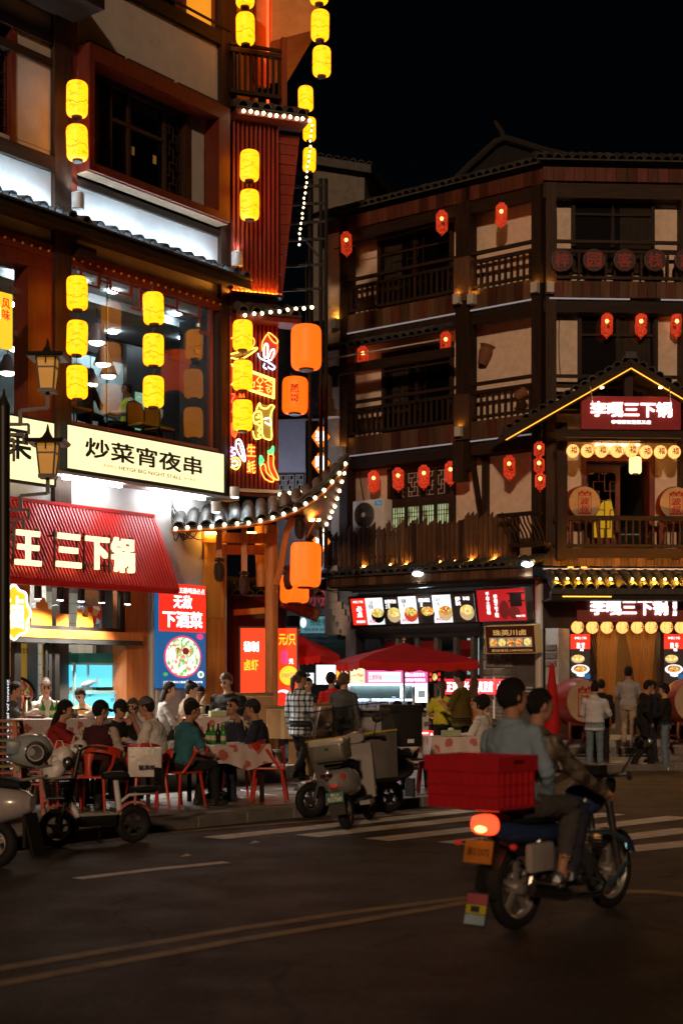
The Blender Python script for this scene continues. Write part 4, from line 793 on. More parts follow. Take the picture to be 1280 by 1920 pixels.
# flower basket
bk = tag(MB().lathe([(0, 0), (.1, 0), (.13, .1), (.17, .3), (.14, .4), (.2, .46), (.13, .38), (.1, .05)], 14).build('wicker_basket', mat('wicker', (.2, .09, .05), .9, var=.4, sc=30, bump=.5), None, 40, RO.at(903, 672, -.38) - V((0, 0, .15)), (0, R(18), 0)), 'wicker basket hung on the stucco wall of the middle gallery', 'basket')
bk = tag(MB().lathe([(0, 0), (.09, 0), (.12, .1), (.13, .26), (.1, .27), (.09, .05)], 14).build('wicker_basket', MATS['wicker'], None, 40, RO.at(966, 745, .06), (0, R(60), 0)), 'small basket hung on the gallery rail near the gable', 'basket')
# first floor: window, brace, air conditioners, picket fence
LITG = glow('green lit shoji', (.62, .75, .38), .55, ink=(.15, .17, .08), isc=2.2, ith=.5, st=(1, 1, .4))
w1 = A('window', LITG, [(RO.u(738, -0.500), RO.u(848, -0.500), -0.480, -0.470, 4.7, 5.95)]); ua, ub = RO.u(738, -0.500), RO.u(848, -0.500)
A('frame', WOOD, [(ua - .1, ua, -0.500, -0.360, 4.5, 6.9), (ub, ub + .1, -0.500, -0.360, 4.5, 6.9), (ua, ub, -0.500, -0.380, 5.95, 6.15), (ua, ub, -0.500, -0.380, 6.8, 6.95)] + [(ua + (ub - ua) * t - .03, ua + (ub - ua) * t + .03, -0.460, -0.390, 4.5, 6.8) for t in (.25, .5, .75)], w1)
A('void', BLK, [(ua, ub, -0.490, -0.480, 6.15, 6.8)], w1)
b = MB()
for i in range(24): b.fb(ua + (ub - ua) * i / 24 - .006, ua + (ub - ua) * i / 24 + .006, -0.460, -0.440, 4.6, 5.95)
for zz in (4.9, 4.98, 5.35, 5.7, 5.8): b.fb(ua, ub, -0.462, -0.442, zz, zz + .015)
b.build('window_bars', WOOD, w1); lattice(MB(), ua + .3, ub - .2, 6.2, 6.75, -0.460, 14, 5, .014).build('lattice', GREYB, w1)
A('beam', WOODH, [(.2, UE, -.5, -.3, 6.95, 7.15)]); A('post', WOOD, [(RO.u(672, -.7) - .06, RO.u(672, -.7) + .06, -.48, -.35, 4.5, 7)]); A('post', WOOD, [(RO.u(922, -.7) - .07, RO.u(922, -.7) + .07, -.48, -.35, 4.5, 7)])
MB().bar(list(RO.uz(886, 865, 0))[:1] + [0, RO.uz(886, 865)[1]], (RO.u(902, -.4), .4, RO.uz(902, 975, -.5)[1]), .1).build('brace', WOOD, inn); MB().bar((3.98, -.02, 6.35), (3.98, -.02, 7.25), .3, .25).build('drop_post', WOOD, inn)
for k, (zb, lab) in enumerate(((5.36, 'white air conditioner unit mounted above the picket fence'), (4.56, 'grey lower air conditioner half hidden behind the picket fence'))):
    ac = thing('air_conditioner', lab, 'air conditioner', RO.W(RO.u(661, .28), .28, zb), RO.a)
    rbox(0, .92, 0, .36, 0, .74, .02).build('casing', WHITE if k == 0 else GREYB, ac, 40)
    MB().lathe([(.01, 0), (.29, 0), (.29, .03), (.3, .03)], 28, M=MX.Translation((.36, -.002, .38)) @ MX.Rotation(R(90), 4, 'X')).build('fan_recess', mat('fan recess grey', (.12, .12, .12), .6), ac)
    g = MB()
    for j in range(36): a = 2 * pi * j / 36; g.bar((.36 + .06 * cos(a), -.04, .38 + .06 * sin(a)), (.36 + .29 * cos(a + .25), -.035, .38 + .29 * sin(a + .25)), .007)
    for rr in (.12, .2, .28): g.tube([(.36 + rr * cos(a), -.045, .38 + rr * sin(a)) for a in [2 * pi * j / 28 for j in range(29)]], .005, 5)
    g.build('fan_grille', STEEL, ac); MB().cyl((.36, -.06, .38), (.36, -.03, .38), .06, n=16).build('fan_hub', WHITE, ac)
    MB().box(.64, .9, -.006, -.003, .05, .7).build('front_panel', mat('panel white', (.66, .66, .67), .4), ac)
    bdg = MB().box(.66, .88, -.012, -.007, .58, .7).build('badge', glow('blue badge', (.02, .35, .55), .35), ac); text('Midea', WHITE, bdg, (.79, -.014, .64), .14, .07, .01)
    for zz in (.12, .3): MB().bar((.95, .1, zz), (1.2, .1, zz - .3), .04).build('pipe', GREYB, ac)
for k, (u0, u1, n_) in enumerate(((.35, 2.5, 15), (2.5, 5.55, 24))):
    for i in range(n_):
        uu = u0 + (i + .5) * (u1 - u0) / n_; h = 5.28 + .18 * rnd.random() + .1 * (uu / 5); w_ = .05
        MB().prism([(uu - w_, 4.5), (uu + w_, 4.5), (uu + w_, h + .05), (uu - w_, h - .04)], -.34 - .01 * rnd.random(), -.3).build('picket', PLK, inn)
for zz in (4.68, 5.18): A('fence_rail', WOODH, [(.3, 5.6, .25, .3, zz, zz + .06)])
for u in (.3, 1.55, 2.9, 4.2, 5.6): A('fence_post', WOOD, [(u - .06, u + .06, .22, .36, 4.4, 5.42)])
AMS = glow('small amber lamp', (1, .40, .03), 420)
for u in (.6, .95, 1.45, 2.2, 2.7, 3.6, 4.0, 4.5, 5.1, 5.75): A('fence_lamp', AMS, [(u, u + .06, .36, .4, 4.47, 4.5)])
# lower tile pent with plank edge and flood lamps
tile_slope(inn, .3, 6.3, .85, 4.26, .2, 4.45, .2, 2)
for i in range(30): A('fascia_board', PLK, [(.3 + i * .2, .49 + i * .2, .72, .76 + .004 * (i % 3), 4.02, 4.22)])
A('soffit', WOODH, [(.2, 6.3, -.9, .74, 3.98, 4.02)])
for px, py in ((783, 1076), (988, 1058)):
    u, z = RO.uz(px, py, .8); o = MB().sph((0, 0, 0), (.13, .13, .06), 16, 8).build('flood_lamp', glow('cold flood lamp', (.78, .95, 1), 9), inn, True, (u, -.8, z)); rbox(-.15, .15, .0, .1, .04, .1, .02).build('housing', GREYB, o)
    l = bpy.data.lights.new('flood', 'SPOT'); l.energy = 75; l.color = (.8, .95, 1); l.spot_size = R(130); l.spot_blend = .7; l.shadow_soft_size = .08; ob('flood_light', l, o, (0, -.1, -.1), (R(-6), 0, 0))
def boxlamp(f, fr, px, py, d, up=True):
    u, z = fr.uz(px, py, d); o = f('box_lamp', GREYB, [(u - .08, u + .08, d - .08, d + .08, z - .13, z + .1)])
    f('lens', glow('amber box lens', (1, .45, .05), 50), [(u - .05, u + .05, d - .05, d + .05, z + .101, z + .106)], o)
for px, py, d in ((628, 606, .12), (857, 560, .12), (884, 560, .12), (1003, 538, .1), (860, 808, .14), (640, 845, .12)): boxlamp(A, RO, px, py, d)
boxlamp(B, RF, 1030, 538, .1); boxlamp(B, RF, 1049, 832, .05)
# loose cables and conduits
for k, pts in enumerate(([(RO.u(672, -.4), .42, 7.0), (RO.u(676, -.3), .36, 6.2), (RO.u(690, -.2), .3, 5.6)], [(.1, -.03, 7.2), (.16, -.05, 5.8), (.05, -.03, 4.6)], [(.3, -.04, 12.4), (1.6, -.06, 12.28), (3.8, -.05, 12.42)], [(4.3, -.03, 9.9), (4.42, -.05, 8.9), (4.4, -.03, 7.8)], [(2.0, .4, 6.9), (3.0, .38, 6.72), (4.1, .4, 6.88)], [(.5, -.78, 3.95), (2.4, -.78, 3.8), (4.6, -.78, 3.93)])):
    a, m_, e = [V(p) for p in pts]; MB().tube([a * (1 - t) ** 2 + m_ * 2 * t * (1 - t) + e * t * t for t in [i / 12 for i in range(13)]], .012, 6).build('cable', BLK, inn, True)
for k, pts in enumerate(([(.42, .34, 12.5), (.46, .34, 11.9), (.42, .33, 11.3)], [(.5, .34, 9.9), (.46, .34, 9.3), (.52, .33, 8.6)], [(.2, -.55, 7.0), (1.8, -.56, 6.93), (3.6, -.55, 7.0)])):
    a, m_, e = [V(p) for p in pts]; MB().tube([a * (1 - t) ** 2 + m_ * 2 * t * (1 - t) + e * t * t for t in [i / 12 for i in range(13)]], .01, 6).build('cable', BLK, inn2, True)
# ground floor of the alley side
DOORW = mat('grey timber door', (.10, .09, .08), .6, var=.4, sc=3, st=(6, 6, .5), bump=.2, rn=.2)
A('wall', DOORW, [(0, 6, -1.1, -.95, 0, 4)]); A('lintel', WOODH, [(.3, 4.6, -.3, -.1, 2.78, 3.0)]); A('slat_band', WOOD, [(.5, 4.4, -.25, -.15, 3.0, 3.15)])
for i, px in enumerate((676, 712, 748, 784, 820, 856, 888)):
    u = RO.u(px, -.2); A('door_post', DOORW, [(u - .05, u + .05, -.3, -.12, .1, 2.78)])
for i, (p0, p1) in enumerate(((682, 708), (718, 744), (754, 780), (790, 816), (826, 850), (862, 884))):
    ua, ub = RO.u(p0, -.25), RO.u(p1, -.25); dd = A('door', DOORW, [(ua, ub, -.28, -.22, .12, 1.0)]); A('pane', GLASS if i > 3 else DGLASS, [(ua, ub, -.26, -.25, 1.0, 2.5)], dd)
    if i % 2: A('curtain', mat('red curtain', (.2, .01, .01), .9), [(ua, ub, -.3, -.28, 2.3, 2.7)], dd)
pp = A('wall_poster', glow('pale lit poster', (.5, .65, .7), .7, ink=(.9, .7, .2), isc=3), [(RO.u(872, -.3), RO.u(893, -.3), -.4, -.38, 1.9, 2.75)])
# stone piers
STONE = mat('grey brick', (.17, .16, .15), .85, var=.4, sc=7, bump=.4, rn=.3); MORT = mat('pale mortar', (.42, .41, .4), .9, var=.2, bump=.2)
bkm = rbox(-.125, .125, -.06, .02, -.075, .075, .012, 1).mesh('brick', STONE)
for px0, px1, top_, d in ((906, 962, 3.0, -.1), (1022, 1046, 2.9, .25)):
    ua, ub = RO.u(px0, d), RO.u(px1, d); pr = A('stone_pier', MORT, [(ua, ub, d - .5, d, .1, top_)]); k = int((top_ - .2) / .175); nx = max(1, round((ub - ua) / .3))
    for r_ in range(k):
        for c_ in range(nx):
            if rnd.random() < .06: continue
            x = ua + (c_ + .5 + (.25 if r_ % 2 and nx > 1 else 0) * (c_ < nx - 1)) * (ub - ua) / nx; o = ob('brick', bkm, pr, (x, -d + rnd.uniform(.0, .015), .2 + r_ * .175), (0, rnd.uniform(-.02, .02), 0), (rnd.uniform(.85, 1.08), 1, rnd.uniform(.85, 1)))
MB().cyl((RO.u(1010, .1), -.1, .1), (RO.u(1010, .1), -.1, 4), .09, n=10).build('drain_pipe', GREYB, inn); 
# roller shutter
SHUT = mat('roller shutter steel', (.14, .13, .12), .5, m=.4, var=.25)
ua, ub = RO.u(944, -.05), RO.u(1022, -.05)
sh = A('shutter', SHUT, [(ua, ub, -.14, -.12, .1, 2.4)])
for k in range(30): A('shutter_slat', SHUT, [(ua, ub, -.12, -.095, .12 + k * .076, .18 + k * .076)], sh)
for zz, ww in ((1.58, .42), (1.5, .42), (1.42, .3)): A('print_line', GREYB, [(ua + .3, ua + .3 + ww, -.094, -.092, zz, zz + .035)], sh)
# ------------------------------------------------------------------ street front: upper doorway, balcony, gable porch
B('back_room', DPAN, [(.9, 2.9, -3.6, -3.5, 4.4, 7)]); B('room_wall', DPAN, [(2.62, 2.7, -3.5, -.8, 4.4, 7)]); B('room_wall', DPAN, [(.9, 1.0, -3.5, -.8, 4.4, 7)])
B('door_frame', REDW, [(1.0, 1.1, -.8, -.3, 4.5, 6.82), (2.54, 2.66, -.8, -.3, 4.5, 6.82), (1.1, 2.54, -.8, -.3, 6.7, 6.84)])
sd = B('sliding_door', REDW, [(1.14, 1.22, -.75, -.68, 4.6, 6.65), (1.86, 1.96, -.75, -.68, 4.6, 6.65), (1.22, 1.86, -.75, -.68, 6.5, 6.65), (1.22, 1.86, -.75, -.68, 4.6, 5.0)])
B('pane', DGLASS, [(1.22, 1.86, -.72, -.71, 5.0, 6.5)], sd); lattice(MB(), 1.22, 1.86, 5.0, 6.5, -.7, 5, 7, .02).build('lattice', REDW, sd)
MB().prism([(1.36, 5.0), (1.85, 5.0), (1.8, 5.3), (1.84, 5.55), (1.76, 5.9), (1.6, 5.86), (1.5, 5.75), (1.4, 5.78), (1.42, 5.5), (1.37, 5.3)], .74, .75).build('lit_screen', glow('yellow lit screen', (1, .52, .02), 1.2), sd)
B('table_edge', STEEL, [(2.05, 2.5, -1.2, -.95, 5.1, 5.13)]); B('emergency_lamp', WHITE, [(2.15, 2.35, -2.6, -2.5, 6.35, 6.5)])
B('warm_lamp', glow('porch lamp', (1, .5, .2), 18), [(1.3, 2.3, -.3, -.25, 7.04, 7.07)])
B('balcony_floor', WOODH, [(-.2, 5, -.65, .28, 4.42, 4.55)])
for zz, hh in ((4.7, .07), (5.3, .1)): B('rail', WOODH, [(.25, 5, .16, .26, zz, zz + hh)])
for i in range(26): B('baluster', WOOD, [(.36 + i * .15, .395 + i * .15, .19, .23, 4.77, 5.3)])
for i in range(26): B('fascia_board', PLK, [(.02 + i * .19, .2 + i * .19, .24, .28 + .004 * (i % 3), 4.28, 4.46)])
B('fascia_beam', WOODH, [(.1, 5, .2, .27, 4.5, 4.68)]); B('led_tube', LEDD, [(0, 5, .3, .33, 4.2, 4.23)]); B('led_tube', glow('amber led tube', (1, .45, .05), 3), [(.55, .67, .3, .34, 4.24, 4.26), (.85, .97, .3, .34, 4.24, 4.26)])
# leaning bench balustrade on the corner
for i in range(9):
    u = 5.55 + i * .1; MB().tube([(u, -.75, 5.35), (u + .02, -.7, 5.2), (u + .06, -.55, 5.0), (u + .1, -.5, 4.78)], .022, 6).build('bench_slat', WOOD, inn)
A('bench_rail', WOODH, [(5.45, 6.5, .68, .8, 5.35, 5.43)]); A('bench_seat', WOODH, [(5.6, 6.5, .3, .62, 4.7, 4.78)])
# gable porch
ap = RF.uz(1180, 682, 1.2); le = RF.uz(946, 816, 1.2); re = (2 * ap[0] - le[0], le[1])
for sgn, (a, b_) in ((-1, (le, ap)), (1, (ap, re))):
    MB().add([(a[0], -1.25, a[1]), (b_[0], -1.25, b_[1]), (b_[0], .6, b_[1] + .0), (a[0], .6, a[1]), (a[0], -1.25, a[1] + .1), (b_[0], -1.25, b_[1] + .1), (b_[0], .6, b_[1] + .1), (a[0], .6, a[1] + .1)], [(0, 1, 2, 3), (7, 6, 5, 4), (0, 4, 5, 1), (1, 5, 6, 2), (2, 6, 7, 3), (3, 7, 4, 0)]).build('gable_roof', WOODH, inn2)
    L_ = math.hypot(b_[0] - a[0], b_[1] - a[1])
    MB().bar((a[0], -1.27, a[1] - .06), (b_[0], -1.27, b_[1] - .06), .05, .2, up=(0, 0, 1)).build('barge_board', WOODH, inn2)
    MB().bar((a[0], -1.31, a[1] - .12), (b_[0], -1.31, b_[1] - .12), .015, .018).build('led_line', glow('amber led line', (1, .38, .03), 2.6), inn2)
    for i in range(int(L_ / .2)):
        t = (i + .5) / int(L_ / .2); p = V((a[0] + (b_[0] - a[0]) * t, -1.25, a[1] + (b_[1] - a[1]) * t + .1)); o = ob('roof_tile', HALF, inn2, p, (0, -math.atan2(b_[1] - a[1], b_[0] - a[0]) * 1, 0))
B('tie_beam', WOODH, [(.1, 3.6, 1.0, 1.14, 6.98, 7.14)]); B('king_post', WOOD, [(ap[0] - .09, ap[0] + .09, .95, 1.1, 7.1, ap[1])]); B('tie_beam', WOODH, [(.1, 3.5, .85, .95, 7.62, 7.76)])
B('porch_post', WOOD, [(.28, .5, .3, .52, 4.4, 7.4)]); B('ridge_cap', TILE, [(ap[0] - .12, ap[0] + .12, .3, 1.3, ap[1] + .1, ap[1] + .24)])
for u in (.9, 2.6): MB().bar((u, -1.2, 7.72), (u - .12, -1.5, 8.0), .02).build('sign_lamp_arm', STEEL, inn2); 
for px in (1128, 1238): u, z = RF.uz(px, 726, 1.5); l_ = B('sign_lamp', glow('sign spot', (1, .6, .15), 20), [(u - .03, u + .03, 1.45, 1.5, z - .02, z + .02)])
# drums
def drum(loc, rz, r, L, label, stand, name='drum', sh=.42):
    t = thing(name, label, 'drum', loc, rz, 'big red drums of the inn'); c = r + sh
    DRM = mat('chipped red drum lacquer', (.30, .03, .02), .4, var=.2, dirt=(.18, .17, .16), dsc=4, dth=.56); SKIN = mat('drum hide', (.42, .30, .19), .7, var=.15, sc=3, dirt=(.25, .15, .08), dsc=3, dth=.6)
    M = MX.Translation((0, 0, c)) @ MX.Rotation(R(90), 4, 'X')
    MB().lathe([(r * .98, -L / 2)] + [(r * (1 + .12 * sin(pi * k / 8)), -L / 2 + L * k / 8) for k in range(9)], 32, M=M).build('barrel', DRM, t, True)
    MB().lathe([(0, L / 2 + .005), (r * .98, L / 2 + .005), (r * 1.0, L / 2 - .02)], 32, M=M).build('drumhead', SKIN, t); MB().lathe([(0, -L / 2 - .005), (r, -L / 2 - .005)], 32, M=M).build('back_head', SKIN, t)
    stm = mat('drum stud', (.2, .1, .04), .4, m=.6)
    sm_ = LM.setdefault('ds', MB().sph((0, 0, 0), .016, 8, 5).mesh('stud', stm))
    for k in range(28): a = 2 * pi * k / 28; ob('stud', sm_, t, (r * 1.0 * cos(a), -L / 2 + .03, c + r * 1.0 * sin(a)))
    RI = mat('red stencil ink', (.35, .03, .025), .8); y = -L / 2 - .012
    text('波\n叔', RI, t, (0, y, c - .06 * r / .4), r * .62, r * .95, .02)
    h = r * .62; b = MB()
    for x0, x1, z0, z1 in ((-.42 * r, -.38 * r, -h, h * .72), (.38 * r, .42 * r, -h, h * .72), (-.42 * r, .42 * r, h * .68, h * .74), (-.42 * r, .42 * r, -h - .1 * r, -h)): b.box(x0, x1, y - .002, y + .002, c + z0, c + z1)
    for k in range(5): b.sph(((k - 2) * r * .17, y, c + h * .9 + r * .08 * (k % 2)), (r * .09, .003, r * .1), 8, 6)
    b.build('stencil', RI, t)
    if stand:
        for sx in (-1, 1):
            for sy in (-1, 1): MB().tube([(sx * .3, sy * .22, sh), (sx * .33, sy * .25, sh * .5), (sx * .3, sy * .24, .08), (sx * .34, sy * .27, 0)], [.05, .04, .035, .05], 8).build('stand_leg', REDW, t, True)
        for sy in (-1, 1): MB().bar((-.32, sy * .23, sh - .02), (.32, sy * .23, sh - .02), .05, .08).build('stand_rail', REDW, t)
        for sx in (-1, 1): MB().bar((sx * .31, -.24, .14), (sx * .31, .24, .14), .04, .05).build('stand_rail', REDW, t)
    else:
        for sx in (-1, 1): MB().bar((sx * .25, 0, .0), (sx * .3, 0, .35), .06, .3).build('cradle', REDW, t)
    return t
drum(RF.W(RF.u(1089, -.1), -.1, 4.56), RF.a + R(4), .36, .5, 'hide drum on the upper balcony left of the doorway', True, sh=.78)
drum(RF.W(RF.u(1263, -.1), -.1, 4.56), RF.a - R(6), .36, .5, 'hide drum on the upper balcony right of the doorway', True, sh=.78)
drum(V(gp(1080, 30.3)) + V((0, 0, .45)), R(22), .44, .7, 'large chipped red drum on a stand left of the inn doorway', True)
drum(V(gp(1288, 30.4)) + V((0, 0, .45)), R(10), .44, .7, 'large red drum at the right edge of the inn doorway', True)
# tiled awning with amber lamps
tile_slope(inn2, .02, 5, 1.25, 3.72, .28, 4.12, .235, 4)
B('awning_edge', WOODH, [(.0, 5, 1.05, 1.2, 3.52, 3.66)]); B('awning_edge', TILE, [(.0, 5, 1.2, 1.26, 3.6, 3.7)]); B('soffit', WOODH, [(0, 5, -.6, 1.2, 3.48, 3.52)])
for i in range(20):
    if i % 7 != 6: B('tile_lamp', glow('tile amber lamp', (1, .40, .03), 800), [(.11 + i * .235, .14 + i * .235, 1.16, 1.19, 3.92, 3.945)])
B('led_tube', glow('amber led tube', (1, .45, .05), 3), [(.25, 1.3, 1.21, 1.24, 3.54, 3.56)])
# ground floor street front
B('wall', WOOD, [(0, .95, -.5, .0, .4, 3.5)]); B('lintel', WOOD, [(.0, 5, -.4, .15, 2.9, 3.5)]); B('wall', WOOD, [(2.75, 5, -.5, .0, .4, 2.9)])
for px in (1060, 1110, 1240): u = RF.u(px); B('post', WOOD, [(u - .07, u + .07, -.1, .12, .4, 3.0)])
B('shop_floor', CONC, [(-.6, 6, -5, .5, 0, .45)]); B('step', KERB, [(-.6, 6, .5, .85, 0, .3)]); B('step', KERB, [(-.6, 6, .85, 1.2, 0, .16)])
B('back_room', mat('bamboo wall', (.16, .08, .03), .7, var=.5, sc=4, st=(30, 1, 1)), [(0, 5, -4.6, -4.5, .4, 3.5)]); B('room_ceiling', WOODH, [(0, 5, -4.5, -.4, 3.4, 3.5)])
B('ceiling_lamp', glow('inn lamp', (1, .62, .28), 150), [(1.4, 1.7, -2.2, -1.9, 3.3, 3.36)]); B('ceiling_lamp', MATS['inn lamp'], [(2.4, 2.6, -3.2, -3, 3.3, 3.36)])
B('counter', DPAN, [(.9, 1.6, -2.6, -2.0, .45, 1.4)]); B('counter', DPAN, [(2.2, 3.4, -3.4, -2.9, .45, 1.5)]); B('crate', mat('blue crate', (.03, .2, .4), .5), [(.98, 1.3, -.9, -.5, 1.0, 1.2)]); B('shelf', DPAN, [(.9, 1.4, -1.1, -.4, .45, 1.0)])
for i in range(9): MB().lathe([(0, 0), (.06, 0), (.08, .12), (.05, .16)], 10).build('jar', mat('brown jar', (.25, .1, .04), .3), inn2, True, (2.25 + .13 * i, 3.05, 1.5 + .0 * i))
# plastic strip curtains gathered at the doorway
PVC, t_, b_, N_, Ln = nodes('amber plastic strip'); b_.inputs['Base Color'].default_value = (.62, .36, .13, 1); b_.inputs['Roughness'].default_value = .25; b_.inputs['Transmission Weight'].default_value = .0
tr_n = N_('ShaderNodeBsdfTransparent'); tr_n.inputs[0].default_value = (1, .75, .4, 1); tl_n = N_('ShaderNodeBsdfTranslucent'); tl_n.inputs[0].default_value = (.7, .4, .14, 1); m1_ = N_('ShaderNodeMixShader'); m1_.inputs[0].default_value = .4; Ln(b_.outputs[0], m1_.inputs[1]); Ln(tl_n.outputs[0], m1_.inputs[2]); m2_ = N_('ShaderNodeMixShader'); m2_.inputs[0].default_value = .3; Ln(m1_.outputs[0], m2_.inputs[1]); Ln(tr_n.outputs[0], m2_.inputs[2]); Ln(m2_.outputs[0], t_.nodes['Material Output'].inputs[0])
for u0, u1, ub0, ub1, zb in ((1.02, 1.36, 1.4, 1.5, .9), (1.36, 1.74, 1.46, 1.62, .7), (1.82, 2.2, 2.15, 2.3, 1.2), (2.2, 2.6, 2.22, 2.42, .8)):
    n_ = 20; rows_ = 8; vs = []
    for r_ in range(rows_ + 1):
        t = r_ / rows_; z = 2.95 + (zb - 2.95) * t; a, c = u0 + (ub0 - u0) * t ** .7, u1 + (ub1 - u1) * t ** .7
        vs += [(a + (c - a) * i / n_, -.12 - .04 * sin(i * 1.7 + r_ * .3) * (.4 + t), z) for i in range(n_ + 1)]
    B('strip_curtain', PVC, []).data = MB().add(vs, [(r_ * (n_ + 1) + i, r_ * (n_ + 1) + i + 1, (r_ + 1) * (n_ + 1) + i + 1, (r_ + 1) * (n_ + 1) + i) for r_ in range(rows_) for i in range(n_)]).mesh('strip_curtain', PVC, True)
# ================================================================== alley behind the corner
al = thing('alley_house', 'pale walled house at the end of the alley with a dark shopfront', 'building', gp(585, 38), R(-8))
def Q(px, py, Y=38): return (px - 585) / FP * Y, pz(py, Y) 
BLW = mat('pale bluish wall', (.42, .44, .56), .8, var=.1)
def AL(name, m, px0, px1, py0, py1, y0=0, y1=.1): a, z1_ = Q(px0, py0); c, z0_ = Q(px1, py1); return MB().box(a, c, y0, y1, z0_, z1_).build(name, m, al)
AL('wall', BLW, 515, 640, 785, 885); AL('wall', DPAN, 515, 640, 885, 1470, .1, .3); AL('wall', DKG, 515, 660, 600, 785, .1, .3)
for px in (520, 536, 554, 572, 588): b_ = AL('window', DGLASS, px, px + 13, 890, 935, .05, .08); a, z1_ = Q(px, 890); c, z0_ = Q(px + 13, 935); lattice(MB(), a, c, z0_, z1_, -.04, 4, 5, .02).build('lattice', GREYB, b_)
sh = AL('shutter', mat('teal shutter', (.10, .15, .16), .6), 562, 665, 1187, 1470, -.3, -.28)
for k in range(28): AL('shutter_slat', MATS['teal shutter'], 562, 665, 1190 + k * 10, 1196 + k * 10, -.33, -.3)
AL('lintel', DPAN, 540, 665, 1095, 1155, -.25, -.2)
l = bpy.data.lights.new('alley', 'POINT'); l.energy = 70; l.color = (.8, .85, 1); l.shadow_soft_size = .15
o = AL('alley_lamp', glow('alley lamp', (.85, .9, 1), 20), 575, 590, 1048, 1054, -1.6, -1.4); ob('alley_light', l, o, (0, -1.6, Q(580, 1060)[1]))
l = bpy.data.lights.new('alley', 'POINT'); l.energy = 60; l.color = (.75, .8, 1); l.shadow_soft_size = .15
o = AL('alley_lamp', MATS['alley lamp'], 560, 566, 960, 966, -2.0, -1.8); ob('alley_light', l, o, (-.5, -2.2, Q(560, 960)[1]))
# stepped white corbel at the inn's alley corner
cb = thing('stepped_corbel', 'white plastered stepped corbel rising at the alley entrance', 'wall', gp(640, 34.6), R(-10))
for px0, px1, py0, py1 in ((612, 632, 1060, 1130), (616, 640, 1128, 1142), (622, 646, 1142, 1154), (628, 652, 1154, 1166), (634, 656, 1166, 1180), (640, 664, 1180, 1192), (648, 666, 1192, 1440), (596, 618, 720, 744), (604, 622, 744, 766), (608, 634, 766, 780), (604, 616, 700, 722)):
    a, c = [(p - 640) / FP * 34.6 for p in (px0, px1)]; MB().box(a, c, 0, .3, max(.1, pz(py1, 34.6)) + .002, pz(py0, 34.6)).build('course', PLAS, cb)
# tall white house far behind
fh = thing('far_gable_house', 'dim white gable house behind the bulb-edged block', 'building', gp(632, 44), R(-12))
a, c = -.75, .85
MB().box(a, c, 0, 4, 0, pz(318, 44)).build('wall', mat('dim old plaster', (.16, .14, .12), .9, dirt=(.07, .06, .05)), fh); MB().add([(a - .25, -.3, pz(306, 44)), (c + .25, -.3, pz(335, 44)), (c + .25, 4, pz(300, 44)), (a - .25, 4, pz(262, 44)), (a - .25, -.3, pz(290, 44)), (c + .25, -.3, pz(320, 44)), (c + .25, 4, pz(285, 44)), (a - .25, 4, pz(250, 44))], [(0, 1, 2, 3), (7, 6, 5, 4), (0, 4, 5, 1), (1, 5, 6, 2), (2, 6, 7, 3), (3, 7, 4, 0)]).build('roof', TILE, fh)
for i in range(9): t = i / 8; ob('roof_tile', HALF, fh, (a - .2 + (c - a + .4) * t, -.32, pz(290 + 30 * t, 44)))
# lean-to shed behind the pavilion post
sd_ = thing('lean_to_shed', 'cluttered dark lean-to with logs and red beams behind the corner post', 'shed', gp(520, 28.8), R(15))
def SQ(px, py, Y=28.8): return V(((px - 520) / FP * Y, 0, pz(py, Y)))
for px0, y0, px1, y1 in ((520, 1115, 600, 1150), (525, 1130, 598, 1158)): MB().cyl(SQ(px0, y0), SQ(px1, y1), .09, n=10).build('log', PLK, sd_, 40)
MB().bar(SQ(430, 1105), SQ(500, 1128), .06).build('red_beam', REDW, sd_); MB().bar(SQ(435, 1150), SQ(495, 1145), .12).build('log', YWD, sd_); MB().bar(SQ(430, 1090), SQ(432, 1300), .12).build('post', WOOD, sd_)
MB().box(-1.1, .9, .4, 2.2, pz(1092, 28.8), pz(1080, 28.8)).build('roof', TILE, sd_); MB().box(-1.1, .3, .6, .7, .1, pz(1092, 28.8)).build('back_wall', DPAN, sd_)
tile_slope(sd_, -1.0, .9, .3, pz(1118, 28.8), -.4, pz(1095, 28.8), .22, 2)
